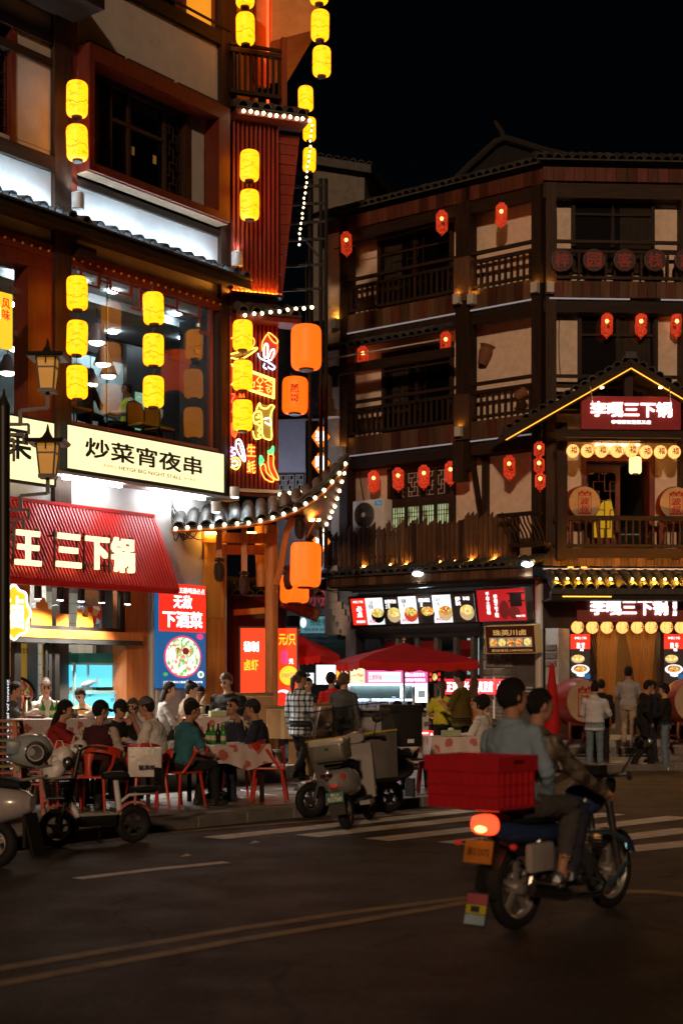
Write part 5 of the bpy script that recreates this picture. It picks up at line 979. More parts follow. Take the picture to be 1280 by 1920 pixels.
# ================================================================== signs
def sign(name, label, fr, px0, px1, yT, yB, d, face, items=(), frame=None, t=.08, tilt=0, ref=None, cat='sign', group=None, fw=.03):
    u0, u1 = fr.u(px0, d), fr.u(px1, d); rp = px0 if ref is None else ref
    z1, z0 = fr.uz(rp, yT, d)[1], fr.uz(rp, yB, d)[1]; W_, H_ = u1 - u0, z1 - z0
    r = ob(name, None, None, fr.W((u0 + u1) / 2, d, (z0 + z1) / 2), (tilt, 0, fr.a)); tag(r, label, cat, group)
    MB().box(-W_ / 2, W_ / 2, -t / 2, t / 2, -H_ / 2, H_ / 2).build('panel', face, r)
    if frame:
        b = MB(); f = fw
        b.box(-W_ / 2 - f, W_ / 2 + f, -t / 2 - .02, t / 2 + .002, H_ / 2, H_ / 2 + f).box(-W_ / 2 - f, W_ / 2 + f, -t / 2 - .02, t / 2 + .002, -H_ / 2 - f, -H_ / 2).box(-W_ / 2 - f, -W_ / 2, -t / 2 - .019, t / 2 + .001, -H_ / 2, H_ / 2).box(W_ / 2, W_ / 2 + f, -t / 2 - .019, t / 2 + .001, -H_ / 2, H_ / 2)
        b.build('frame', frame, r)
    for k, it in enumerate(items):
        y = -t / 2 - .004 - .0012 * k; X = lambda x: (x - .5) * W_; Zz = lambda v: (.5 - v) * H_
        if it[0] == 't': text(it[1], it[6], r, (X(it[2]), y, Zz(it[3])), it[4] * W_, it[5] * H_, it[7] if len(it) > 7 else .015, depth=it[8] if len(it) > 8 else 0)
        elif it[0] == 'r': MB().box(X(it[1]), X(it[1] + it[3]), y, y + .003, Zz(it[2] + it[4]), Zz(it[2])).build(it[6] if len(it) > 6 else 'print', it[5], r)
        elif it[0] == 'd': MB().lathe([(0, 0), (it[3] * W_, 0), (it[3] * W_, -.002)], 24, M=MX.Translation((X(it[1]), y, Zz(it[2]))) @ MX.Diagonal((1, 1, it[4] * H_ / (it[3] * W_), 1)) @ MX.Rotation(R(90), 4, 'X')).build(it[6] if len(it) > 6 else 'dish_print', it[5], r)
    return r
CRM = glow('cream light box', (1, .82, .40), 1.45); SLATE = mat('slate lettering', (.045, .07, .09), .6); GOLDT = mat('gold lettering', (.45, .3, .08), .5)
WHL = glow('white lit letters', (1, .93, .92), 2.2); REDF = mat('red sign face', (.30, .012, .012), .5, var=.08); REDG = glow('red lit face', (1, .03, .012), .95); BLUG = glow('blue lit face', (.005, .13, .36), .75)
YLW = glow('yellow lit letters', (1, .5, .02), 1.6); WHF = glow('white lit face', (.9, .95, 1), 1.15); PINK = glow('pink lit face', (1, .12, .42), 1.1); DKS = mat('dark sign face', (.02, .012, .01), .5); RLET = glow('red lit letters', (.9, .02, .02), 1.0)
GRNL = glow('green lit print', (.1, .5, .12), .8); BRIGHTW = glow('overlit white panel', (.85, .95, 1), 2.4)
sign('shop_sign', 'wide cream light box sign lettered in slate under the big window', LF, 121, 415, 797, 878, .36, CRM, [('t', '炒菜宵夜串', .475, .43, .74, .47, SLATE, .02), ('t', 'HEYGE BIG NIGHT STALL', .505, .80, .40, .09, GOLDT, .01), ('t', '黑哥鸭王', .25, .80, .08, .07, YWD, 0), ('t', '年代老店', .76, .80, .08, .07, YWD, 0)], frame=SLATE, t=.12)
sign('shop_sign', 'cream light box sign partly hidden behind the street lamp', LF, -170, 97, 745, 872, .36, CRM, [('t', '水果', .62, .42, .42, .5, SLATE, .02)], frame=SLATE, t=.12, ref=-170)
FDW = food('salad dish print', [(1, .95, .85), (.9, .9, .8), (.15, .5, .12), (1, 1, .95), (.7, .25, .15), (.95, .85, .6), (.3, .6, .2)], 1.2, 18)
FDR = food('spicy dish print', [(.6, .12, .02), (.8, .3, .05), (.3, .05, .02), (.7, .45, .1), (.15, .3, .05), (.9, .6, .2)], .9, 30)
FDY = food('noodle dish print', [(.8, .6, .12), (.9, .75, .3), (.6, .35, .05), (.4, .45, .08), (.95, .8, .4)], 1.0, 30)
MAG = glow('magenta rim print', (.9, .06, .25), .9)
sign('dish_poster', 'tall lit poster, red over blue, with a round dish picture', LF, 294, 382, 1092, 1290, .1, BLUG, [('r', 0, 0, 1, .46, REDG), ('t', '五酷喝酒必点', .7, .06, .55, .055, WHL, .01), ('t', '无敌', .5, .17, .4, .13, WHL, .03), ('t', '下酒菜', .5, .34, .85, .16, WHL, .03), ('d', .5, .70, .40, .205, MAG), ('d', .5, .70, .365, .187, FDW), ('d', .39, .64, .06, .03, FDR), ('d', .56, .645, .07, .034, glow('dark sauce', (.25, .02, .02), .8)), ('t', '三五好友|喝点小酒|家常烟火|好吃不贵', .5, .945, .84, .025, WHL, 0), ('d', .13, .87, .05, .02, GRNL), ('d', .88, .87, .07, .035, WHF), ('d', .88, .87, .03, .02, GRNL), ('d', .86, .5, .07, .03, MAG)], t=.1)
# round scalloped neon sign
r = thing('round_neon_sign', 'scalloped round yellow light sign with white neon edge at the left edge', 'neon sign', LF.at(22, 1148, .85), LF.a)
pts = [((.30 + .025 * cos(8 * a)) * cos(a), (.39 + .025 * cos(8 * a)) * sin(a)) for a in [2 * pi * i / 64 for i in range(64)]]
MB().prism(pts, -.04, .04).build('panel', glow('yellow sign disc', (1, .42, .01), 1.7), r); MB().tube([(x, -.06, z) for x, z in pts + pts[:1]], .018, 6, up=(0, 1, 0)).build('neon_edge', WHL, r); text('滷', WHL, r, (.02, -.05, 0), .36, .5, .015)
MB().bar((0, 0, .4), (0, 0, .75), .02).build('hanger', BLK, r)
sign('banner_sign', 'yellow lit vertical sign at the left edge beside the upper window', LF, -30, 20, 540, 644, .45, glow('amber lit face', (1, .5, .02), 1.3), [('t', '风\n味', .75, .3, .3, .4, REDG, .02), ('t', '鲜', .3, .4, .5, .35, WHL, .03)], t=.1)
# menu board of the inn
DKM = glow('black lit face', (.02, .012, .01), .3); BOWL = mat('dark bowl print', (.02, .02, .02)); BOWR = glow('red bowl print', (.7, .06, .01), .7); BOWW = glow('tan bowl print', (.7, .5, .25), .8)
it = [('r', 0, 0, .125, 1, REDG), ('t', '李嘎三下锅', .06, .13, .085, .09, WHL, .02), ('t', '必\n点', .065, .50, .05, .42, WHL, .03), ('r', .03, .83, .075, .09, WHF)]
xs = (.125, .275, .405, .54, .675, .80, .93); ws = (.15, .13, .135, .135, .125, .125, .08)
xs, ws = (.125, .27, .40, .545, .675, .82), (.145, .13, .145, .13, .145, .18)
nm = ('三丝\n银鱼', '粉蒸\n土豆', '莲藕\n汤', '鲫鱼\n煲', '钵子\n鸡', '烟笋\n腊肉'); pr = ('¥38', '¥38', '¥42', '¥32', '¥42', '¥48')
for k in range(6):
    w_ = k % 2 == 0; c = WHF if w_ else DKM
    it += [('r', xs[k], 0, ws[k] - .001, 1, c), ('t', nm[k], xs[k] + ws[k] * .3, .25, .04, .32, SLATE if w_ else WHL, .02)]
for k in range(6):
    w_ = k % 2 == 0
    it += [('d', xs[k] + ws[k] * .66, .66, .055, .28, (BOWL, BOWW, BOWR, BOWL, BOWW, BOWW)[k]), ('d', xs[k] + ws[k] * .66, .56, .05, .17, (FDY, FDY, FDR, FDR, FDR, FDY)[k]), ('t', pr[k], xs[k] + ws[k] * (.3 if w_ else .68), .86 if w_ else .16, .05, .14, MAG if w_ else WHL, .015)]
mb_ = sign('menu_board', 'long lit menu board of pictured dishes and prices over the stalls', RO, 662, 893, 1122, 1172, .42, WHF, it, frame=WOOD, t=.1, tilt=R(12), fw=.05, ref=662)
sign('inn_banner', 'red sign board with white vertical characters and pagoda picture', RO, 902, 992, 1105, 1164, .5, REDG.copy() if 0 else glow('red banner face', (.75, .012, .02), .55), [('t', '李\n嘎\n三\n下\n锅', .38, .52, .08, .72, WHL, .02), ('t', '千\n年\n土\n家\n味', .22, .43, .08, .72, WHL, .02), ('r', .62, .12, .36, .04, DKS), ('r', .68, .16, .24, .4, DKS), ('r', .64, .36, .34, .04, DKS), ('d', .55, .65, .1, .3, glow('dark red hill print', (.25, .005, .008), .4)), ('d', .75, .75, .12, .2, MATS['dark red hill print']), ('t', '李嘎三下锅', .87, .86, .18, .06, WHL, .01)], frame=STEEL, t=.3, tilt=R(10), fw=.01)
GOLD = glow('gold lit letters', (.9, .55, .15), .5)
sign('stew_shop_sign', 'brown sign board with gold characters, food pictures and a phone number', RO, 916, 1008, 1174, 1224, .5, mat('maroon sign face', (.09, .02, .015), .5), [('t', '珠英川卤', .49, .24, .68, .22, GOLD, .02), ('t', '配送电话:15874425556', .52, .90, .82, .1, GOLD, .005)] + [('r', .07 + .175 * k, .42, .165, .36, glow('pale photo print', (.5, .4, .3), .4)) for k in range(5)] + [('d', .152 + .175 * k, .6, .075, .14, (FDR, FDY, FDR, FDR, FDY)[k]) for k in range(5)], frame=glow('gold frame', (.5, .3, .08), .3), t=.25, tilt=R(8), fw=.012)
gs = sign('gable_sign', 'red gable board with glowing white inn name', RF, 1088, 1274, 743, 805, 1.15, mat('crimson sign face', (.32, .008, .015), .45, var=.06), [('t', '李嘎三下锅', .5, .40, .82, .46, WHL, .025, .03), ('t', '李嘎餐饮连锁三店', .5, .78, .40, .12, WHL, .03)], t=.1)
ds = sign('door_sign', 'dark red board with glowing white inn name over the doorway', RF, 1080, 1300, 1120, 1166, .55, mat('dark maroon face', (.20, .018, .014), .5), [('t', '李嘎三下锅', .44, .40, .66, .66, WHL, .028, .04), ('t', '旗\n舰\n三\n店', .83, .42, .04, .66, WHL, .03)], t=.1)
for px0, lab, tt in ((1068, 'tall lit dish poster left of the inn doorway', '秘 香\n制 土\n  鸡'), (1243, 'tall lit dish poster right of the inn doorway', '秘 三\n制 下\n  锅')):
    sign('door_poster', lab, RF, px0, px0 + 37, 1189, 1282, .14, DKM, [('r', 0, 0, 1, .30, REDG), ('t', '李嘎三下锅', .5, .08, .6, .05, WHL, .02), ('t', tt, .52, .26, .42, .17, WHL, .03), ('d', .38, .50, .34, .085, BOWW), ('d', .38, .48, .3, .06, FDY), ('d', .5, .71, .46, .1, WHF), ('d', .5, .70, .34, .07, FDR), ('d', .55, .82, .25, .04, WHF), ('r', .7, .8, .3, .1, BLUG)], t=.06)
RDIM = mat('dark red characters', (.30, .012, .012), .5)
for k, (px, ch) in enumerate(((1052, '梓'), (1112, '园'), (1169, '客'), (1226, '栈'), (1283, '言'))):
    u, z = RF.uz(px, 489, .12); o = thing('round_sign', ('first', 'second', 'third', 'fourth', 'fifth')[k] + ' black disc sign with a red character on the top railing', 'sign', RF.W(u, .12, z), RF.a, 'inn name discs on the railing')
    MB().lathe([(0, 0), (.25, 0), (.25, .06), (0, .06)], 32, M=MX.Rotation(R(90), 4, 'X')).build('disc', DKS, o); MB().tube([(.235 * cos(a), -.065, .235 * sin(a)) for a in [2 * pi * i / 40 for i in range(41)]], .006, 5, up=(0, 1, 0)).build('rim', RDIM, o); text(ch, RDIM, o, (0, -.066, 0), .32, .32, .02)
# diamond signs on the alley bracket
dg = thing('diamond_sign', 'column of orange lit diamonds with white characters at the alley mouth', 'sign', gp(601, 33.6), R(6))
DO = glow('orange diamond face', (1, .20, .005), 1.4)
for k, ch in enumerate('李嘎三下锅'):
    z = pz(820 + 49 * k, 33.6); h = .37; b_ = MB().prism([(-.25, z), (0, z - h), (.25, z), (0, z + h)], -.06, .06).build('diamond', BLK, dg)
    MB().prism([(-.22, z), (0, z - h + .05), (.22, z), (0, z + h - .05)], -.075, -.062).build('lit_face', DO, b_); text(ch, WHL, b_, (0, -.08, z), .26, .34, .04)
MB().bar((-.2, .02, pz(790, 33.6)), (-.2, .02, pz(1040, 33.6)), .3, .16).build('backing', BLK, dg)
# stall light boxes
Y27 = Fr(0, 27.6, 4)
sign('snack_light_box', 'red lit sign with yellow and white prices behind the corner post', Y27, 451, 556, 1178, 1342, 0, glow('orange red lit face', (1, .045, .005), 1.15), [('t', '秘制', .19, .21, .27, .12, WHL, .03), ('t', '卤虾', .19, .42, .25, .13, YLW, .02), ('t', '元/只', .83, .13, .3, .13, YLW, .02), ('t', '8', .78, .33, .13, .16, MAG, .05), ('t', '元', .9, .38, .08, .06, WHL, .02), ('d', .86, .54, .17, .11, YLW), ('t', '100只', .85, .54, .22, .06, MAG, .01), ('d', .76, .85, .2, .15, WHF), ('d', .73, .83, .14, .10, REDG)], t=.16, frame=BLK)
Y38 = Fr(0, 36.9, -6)
sign('noodle_shop_sign', 'pale teal shop sign with dark green characters in the alley', Y38, 563, 662, 1156, 1187, 0, glow('teal lit face', (.13, .36, .40), .55), [('t', '传统手工制作', .5, .36, .62, .42, glow('dark green print', (.01, .10, .07), .3), .02), ('t', '馄饨.面条.米线.滋补炖品.水饺', .5, .80, .85, .2, glow('violet print', (.12, .03, .15), .3), .01), ('d', .9, .33, .06, .3, FDR), ('d', .06, .38, .06, .3, WHF)], t=.08)
sign('bun_shop_sign', 'black sign with large red characters above the teal sign', Y38, 545, 640, 1092, 1142, .2, DKS, [('t', '小笼包', .68, .6, .6, .66, mat('dim red characters', (.45, .03, .03), .5), .03)], t=.1)

# ================================================================== market stalls
INOX = mat('stainless panel', (.42, .42, .43), .32, m=.9, var=.15)
ct = thing('food_cart', 'stainless steel snack cart with lit sign boards and row of pots', 'food cart', gp(705, 26.4), R(2))
def K_(px, py, Y=26.4): return (px - 705) / FP * Y, pz(py, Y)
def CT(name, m, px0, px1, y0, y1, a=0, b_=.06, par=None): u0, z1 = K_(px0, y0); u1, z0 = K_(px1, y1); return MB().box(u0, u1, a, b_, z0, z1).build(name, m, par or ct)
CT('sign_board', PINK, 686, 801, 1257, 1281, -.06, .04); CT('sign_print', WHF, 690, 751, 1260, 1279, -.07, -.062); 
text('土家阿妹', MAG, ct, (K_(703, 1270)[0], -.075, K_(703, 1270)[1]), .24, .1, .01); text('特色炒饭炒粉', glow('pale blue print', (.45, .75, .85), 1), ct, (K_(733, 1270)[0], -.075, K_(733, 1270)[1]), .32, .1, .01); text('精选山里豆杂油', WHL, ct, (K_(776, 1265)[0], -.066, K_(776, 1265)[1]), .38, .07, .015); text('现做现炒现煮现卖', WHL, ct, (K_(776, 1275)[0], -.066, K_(776, 1275)[1]), .4, .06, .01)
CT('side_board', BRIGHTW, 778, 800, 1281, 1317, -.08, -.02); CT('side_print', glow('grey print', (.3, .35, .35), .8), 783, 796, 1295, 1308, -.086, -.081)
CT('front_glass', mat('dark cart screen', (.02, .03, .03), .15), 655, 772, 1281, 1310, 0, .02); CT('painted_lamp_reflection', glow('cart lamp reflection', (.6, .9, 1), 8), 750, 754, 1287, 1308, -.03, -.01)  # glowing strip painted onto the screen as the reflection of a tube lamp
CT('lamp_strip', glow('cart strip lamp', (.6, .75, 1), 9), 655, 690, 1311, 1314, -.02, .02); CT('lamp_strip', MATS['cart strip lamp'], 697, 773, 1311, 1314, -.02, .02)
CT('counter', INOX, 650, 800, 1328, 1332, -.15, .6); CT('body', INOX, 655, 800, 1345, 1440, .0, .6); CT('dark_shelf', BLK, 655, 775, 1332, 1345, 0, .5)
for px in (654, 774, 801): CT('upright', STEEL, px - 2, px + 2, 1257, 1440, -.05, 0)
for px, r_, h in ((668, .12, .22), (683, .06, .26), (697, .09, .18), (709, .06, .25), (722, .08, .2), (738, .12, .2), (757, .07, .22)):
    u, z = K_(px, 1328); MB().lathe([(0, 0), (r_, 0), (r_, h), (r_ * 1.08, h + .01), (r_ * .95, h), (r_ * .95, .03)], 18).build('pot', INOX, ct, 40, (u, .12, z))
l = bpy.data.lights.new('cart', 'AREA'); l.energy = 26; l.color = (.85, .93, 1); l.shape = 'RECTANGLE'; l.size = 1.4; l.size_y = .1; ob('cart_lamp_light', l, ct, (0, -.05, K_(700, 1283)[1]), (R(20), 0, 0))
for k, (p0, p1, y0, y1, m_, lab, Y) in enumerate(((640, 684, 1253, 1281, glow('collage lit face', (1, .85, .5), 1.3, ink=(.9, .3, .05), isc=9, ith=.52), 'lit picture board on the cart left of the pink sign', 26.6), (628, 638, 1252, 1275, glow('orange small face', (1, .14, .01), 1.3), 'narrow orange lit board beside the white menu', 26.9), (593, 629, 1247, 1283, BRIGHTW, 'glaring white menu light box above the grill stall', 26.0), (561, 588, 1262, 1281, BRIGHTW, 'low white light board left of the menu box', 26.3), (803, 826, 1259, 1280, mat('black stall board', (.03, .015, .015), .5), 'small black board with a round dish picture', 26.8))):
    f = Fr(0, Y, 0); its = {0: [], 1: [('t', '油', .5, .5, .6, .5, YLW, .02)], 2: [('t', '炒饭 炒粉', .45, .14, .5, .1, glow('blue print', (.35, .4, .8), 1), 0), ('t', '炒粉', .5, .4, .3, .1, MATS['blue print'], 0)], 3: [('d', .6, .2, .2, .2, DKS)], 4: [('d', .5, .5, .2, .33, FDY), ('r', .05, .1, .2, .3, REDG), ('r', .05, .58, .2, .3, REDG), ('r', .75, .1, .2, .3, REDG), ('r', .75, .58, .2, .3, REDG)]}[k]
    sign('stall_sign', lab, f, p0, p1, y0, y1, 0, m_, its, t=.08, frame=DKG, fw=.015)
st2 = thing('tofu_stall', 'stall counter with trays of fried tofu under a red lit board', 'food stall', gp(850, 26.8), R(-4))
def S2(name, m, px0, px1, y0, y1, a=0, b_=.06): u0, u1 = [(p - 850) / FP * 26.8 for p in (px0, px1)]; return MB().box(u0, u1, a, b_, pz(y1, 26.8), pz(y0, 26.8)).build(name, m, st2)
S2('counter', DPAN, 795, 930, 1352, 1358, -.5, .5); S2('body', DKG, 797, 928, 1358, 1440, -.4, .45); S2('front_board', REDG, 790, 868, 1368, 1392, -.52, -.48)
text('元/份', WHL, st2, (-.42, -.53, pz(1380, 26.8)), .4, .2, .04)
for px in (834, 926, 954): S2('upright', STEEL, px - 2, px + 2, 1270, 1440, .3, .34)
trm = rbox(-.13, .13, -.1, .1, 0, .05, .01, 1).mesh('tray', BLK)
for i in range(7):
    for j in range(2): o = ob('tray', trm, st2, (-.5 + i * .19, -.3 + j * .28, pz(1352, 26.8))); MB().sph((0, 0, .05), (.1, .08, .03), 10, 6).build('fried_tofu', FDR if (i + j) % 2 else mat('charred tofu', (.05, .02, .015), .6), o, True)
Y29 = Fr(0, 26.9, -3)
sign('tofu_sign', 'wide red lit board with white characters above the tofu counter', Y29, 833, 925, 1273, 1302, 0, glow('scarlet lit face', (1, .04, .06), 1.3), [('t', '正宗老长沙', .33, .5, .58, .72, WHL, .03), ('t', '臭豆腐', .83, .5, .3, .72, WHL, .03), ('d', .60, .42, .05, .3, YLW)], t=.1)
sign('tofu_sign', 'short red lit board cut off by the rider beside the tofu sign', Y29, 927, 957, 1273, 1302, 0, MATS['scarlet lit face'], [('t', '小吃', .5, .5, .8, .7, WHL, .03)], t=.1)
# umbrellas
URED = mat('red umbrella cloth', (.34, .012, .025), .75, var=.1); URV = mat('red valance', (.5, .012, .012), .75)
def parasol(px, Y, zt, zb, r, n, label, rz, name='umbrella'):
    t = thing(name, label, 'umbrella', gp(px, Y, .12), rz); zt -= .12; zb -= .12
    ps = [(r * cos(2 * pi * (i + .5) / n), r * sin(2 * pi * (i + .5) / n)) for i in range(n)]
    for i in range(n):
        a, c = ps[i], ps[(i + 1) % n]; vs = []; M_ = 8; fs = []
        for k in range(M_ + 1):
            q = k / M_
            for j in range(M_ + 1): s_ = j / M_; x, y = [(a[e] + (c[e] - a[e]) * s_) * q for e in (0, 1)]; vs.append((x, y, zt + (zb - zt) * q ** .85 + .05 * q * sin(pi * q) - .05 * sin(pi * s_) * q))
        for k in range(M_):
            for j in range(M_): v = k * (M_ + 1) + j; fs.append((v, v + 1, v + M_ + 2, v + M_ + 1))
        MB().add(vs, fs).build('panel', URED, t, True)
        vs = []
        for j in range(25): s_ = j / 24; x, y = [a[e] + (c[e] - a[e]) * s_ for e in (0, 1)]; z = zb - .05 * sin(pi * s_); vs += [(x, y, z), (x * 1.01, y * 1.01, z - .12 - .04 * abs(sin(s_ * pi * 6)))]
        MB().add(vs, [(2 * j, 2 * j + 1, 2 * j + 3, 2 * j + 2) for j in range(24)]).build('valance', URV, t)
        MB().bar((0, 0, zt - .04), (a[0] * .98, a[1] * .98, zb - .03), .018).build('rib', STEEL, t)
    MB().cyl((0, 0, 0), (0, 0, zt + .05), .025, n=10).build('pole', STEEL, t, 40); MB().sph((0, 0, zt + .05), .04, 8, 6).build('finial', STEEL, t, True); MB().lathe([(0, 0), (.3, 0), (.3, .06), (.06, .1), (.04, .2), (0, .2)], 16).build('base', DKG, t)
parasol(757, 26.2, pz(1204, 26.2), pz(1240, 26.2), 1.52, 4, 'wide open red umbrella with scalloped edge over the food cart', R(12))
parasol(560, 29.0, pz(1188, 29.0), pz(1229, 29.0), .84, 8, 'darker red umbrella beside the snack light box', R(10))
t = thing('closed_umbrella', 'folded red umbrella standing by the roller shutter', 'umbrella', gp(1034, 29.5, .12))
MB().lathe([(.02, pz(1243, 29.5) - .12), (.05, pz(1250, 29.5) - .12), (.13, 1.2), (.17, .7), (.14, .35), (.1, .34)], 18).build('cloth', mat('red folded cloth', (.42, .01, .012), .7, bump=.4, sc=6, st=(8, 8, .5)), t, True); MB().cyl((0, 0, 0), (0, 0, 1.9), .02, n=8).build('pole', STEEL, t)

# ================================================================== street lamp with two pagoda lanterns (left edge)
lp = thing('street_lamp', 'black pagoda street lamp with two amber glass heads on bracket arms', 'street lamp', gp(8, 17.5, .12), 0)
def LPp(px, py, Y=17.5): return ((px - 8) / FP * Y, 0, pz(py, Y) - .12)
MB().cyl((0, 0, 0), (0, 0, LPp(8, 760)[2]), .075, n=14).build('pole', BLK, lp, 40); MB().lathe([(.08, 0), (.06, .05), (.02, .14), (.012, .2), (0, .22)], 12, c=(0, 0, LPp(8, 762)[2])).build('finial', BLK, lp, 40)
AGL = glow('amber lamp glass', (1, .42, .06), .32)
for k, py in enumerate((700, 860)):
    x, _, z = LPp(90, py); hd = ob('lamp_head', None, lp, (x, 0, z))
    gw_, gh = .19, .37
    MB().lathe([(.11, -.2), (.145, .0), (.16, .17)], 4, a0=pi / 4, a1=2 * pi + pi / 4).build('glass', AGL, hd)
    MB().lathe([(.0, .36), (.03, .33), (.08, .26), (.2, .2), (.32, .18), (.34, .215), (.30, .17), (.1, .17)], 4, a0=pi / 4, a1=2 * pi + pi / 4).build('roof', BLK, hd)
    MB().tube([(0, 0, .33), (0, 0, .42)], [.025, .008], 8).build('finial', BLK, hd)
    b = MB()
    for j in range(4): a = pi / 4 + j * pi / 2; b.bar((.115 * cos(a), .115 * sin(a), -.22), (.165 * cos(a), .165 * sin(a), .18), .02)
    for zz, rr in ((-.2, .115), (.06, .155)):
        for j in range(4): a, c = pi / 4 + j * pi / 2, pi / 4 + (j + 1) * pi / 2; b.bar((rr * cos(a), rr * sin(a), zz), (rr * cos(c), rr * sin(c), zz), .018)
    b.bar((0, -.15, .1), (0, -.11, .17), .015); b.build('cage', BLK, hd); MB().box(-.1, .1, -.1, .1, -.24, -.2).build('tray', BLK, hd)
    p = [(.0, 0, z - .62), (.2, 0, z - .62), (.2, 0, z - .45), (x - .0, 0, z - .42), (x, 0, z - .22)]; b = MB()
    for q, s_ in zip(p, p[1:]): b.bar(q, s_, .045, .035)
    for q in ((.12, -.8), (.3, -.62), (.12, -.95), (.24, -.74)): b.bar((.03, 0, z + q[1]), (q[0], 0, z + q[1]), .03); b.bar((q[0], 0, z + q[1]), (q[0], 0, z + q[1] - .12), .03)
    b.build('bracket', BLK, lp)
text('ZHANG JIA JIE  ZHANG JIA JIE', WHF, lp, (.065, -.078, 1.1), 1.0, .03, .01, rot=(0, R(90), 0))

# ================================================================== tables, chairs, crockery
def cloth_mat():
    mm, t, b, N, L = nodes('printed plastic cloth'); b.inputs['Roughness'].default_value = .35
    tc = N('ShaderNodeTexCoord'); n1 = N('ShaderNodeTexNoise'); n1.inputs['Scale'].default_value = 9; n1.inputs['Detail'].default_value = 3; L(tc.outputs['Object'], n1.inputs[0])
    v = N('ShaderNodeTexVoronoi'); v.inputs['Scale'].default_value = 5; L(tc.outputs['Object'], v.inputs['Vector'])
    ad = N('ShaderNodeMath'); ad.operation = 'SUBTRACT'; L(n1.outputs[0], ad.inputs[0]); L(v.outputs['Distance'], ad.inputs[1])
    mr = N('ShaderNodeMapRange'); mr.inputs[1].default_value = .16; mr.inputs[2].default_value = .22; mr.inputs[4].default_value = .8; L(ad.outputs[0], mr.inputs[0])
    mx = N('ShaderNodeMix'); mx.data_type = 'RGBA'; L(mr.outputs[0], mx.inputs[0]); mx.inputs[6].default_value = (.58, .48, .45, 1); mx.inputs[7].default_value = (.42, .04, .03, 1); L(mx.outputs[2], b.inputs['Base Color']); return mm
CLOTH = cloth_mat()
def table(label, loc, rz, w, d, h=.76, drop=.28, rnd_=False, name='dining_table'):
    t = thing(name, label, 'table', loc, rz, 'cloth-covered dining tables'); n = 64; vs = []
    for k, (f, z) in enumerate(((0, h), (.98, h), (1, h - .01), (1.02, h - .12), (1.05, h - drop))):
        for i in range(n):
            a = 2 * pi * i / n
            if rnd_: x, y = w / 2 * cos(a), d / 2 * sin(a)
            else: m_ = max(abs(cos(a)), abs(sin(a))); x, y = w / 2 * cos(a) / m_, d / 2 * sin(a) / m_
            wv = (.025 * sin(a * 13 + loc[0]) + .02 * sin(a * 7)) * (k - 2) / 2 if k > 2 else 0
            zz = z - (.05 * sin(a * 4 + 1) if k == 4 else 0)
            vs.append((x * f * (1 + wv), y * f * (1 + wv), zz))
    MB().add(vs, [(k * n + i, k * n + (i + 1) % n, (k + 1) * n + (i + 1) % n, (k + 1) * n + i) for k in range(4) for i in range(n)]).build('tablecloth', CLOTH, t, True)
    MB().box(-w / 2 + .03, w / 2 - .03, -d / 2 + .03, d / 2 - .03, h - .05, h - .012).build('table_top', WOODH, t)
    for sx in (-1, 1):
        for sy in (-1, 1): MB().bar((sx * (w / 2 - .08), sy * (d / 2 - .08), 0), (sx * (w / 2 - .08), sy * (d / 2 - .08), h - .05), .045).build('leg', WOOD, t)
    return t
PL = .125; TZ = .36
RCH = mat('red moulded plastic', (.48, .035, .012), .4, var=.08)
def mk_chair():
    t = ob('red_chair', None)
    s_ = rbox(-.21, .21, -.2, .22, .43, .455, .012).build('seat', RCH, t, 40)
    for sx, sy in ((-1, -1), (1, -1), (-1, 1), (1, 1)): MB().tube([(sx * .18, sy * .17, .44), (sx * .22, sy * .23, 0)], [.022, .014], 8).build('leg', RCH, t, True)
    # curved back with a single central splat; back is at +y
    vs = []; n = 16
    for i in range(n + 1):
        a = R(200) + (R(340) - R(200)) * i / n; x, y = .27 * cos(a), -.2 - .27 * sin(a) * 1.0 - .12
        for dz, dr in ((.64 + .09 * sin(pi * i / n), 0), (.76 + .06 * sin(pi * i / n), .01)): vs.append((x * (1 + dr), y, dz)); vs.append((x * (1 + dr) * .93, y - .02, dz))
    fs = []
    for i in range(n): k = 4 * i; fs += [(k, k + 4, k + 6, k + 2), (k + 1, k + 3, k + 7, k + 5), (k + 2, k + 6, k + 7, k + 3), (k, k + 1, k + 5, k + 4)]
    MB().add(vs, fs + [(0, 2, 3, 1), (4 * n, 4 * n + 1, 4 * n + 3, 4 * n + 2)]).build('backrest', RCH, t, 50)
    MB().tube([(0, .19, .44), (0, .2, .55), (0, .16, .66), (0, .0, .70)][:2] + [(0, .13, .66), (0, -.05 + .0, .71)][:0] + [(0, -.05 + .0, .7)][:0] + [(0, .19, .6), (0, .17, .72)], [.05, .035, .04, .07], 8, sq=(1, .35)).build('splat', RCH, t, True)
    for sx in (-1, 1): MB().tube([(sx * .2, .15, .44), (sx * .25, .06, .58), (sx * .255, -.02, .70)], [.02, .018, .022], 8).build('arm', RCH, t, True)
    return t
chair0 = mk_chair()
def face(h): return h + pi / 2      # rotation that turns a figure's front (-y) to heading h
chairs_used = [0]
def chair(px, Y, h, label, z=PL):
    o = chair0 if not chairs_used[0] else copytree(chair0); chairs_used[0] = 1
    o.location = gp(px, Y, z); o.rotation_euler = (0, 0, face(h)); return tag(o, label, 'chair', 'red plastic chairs')
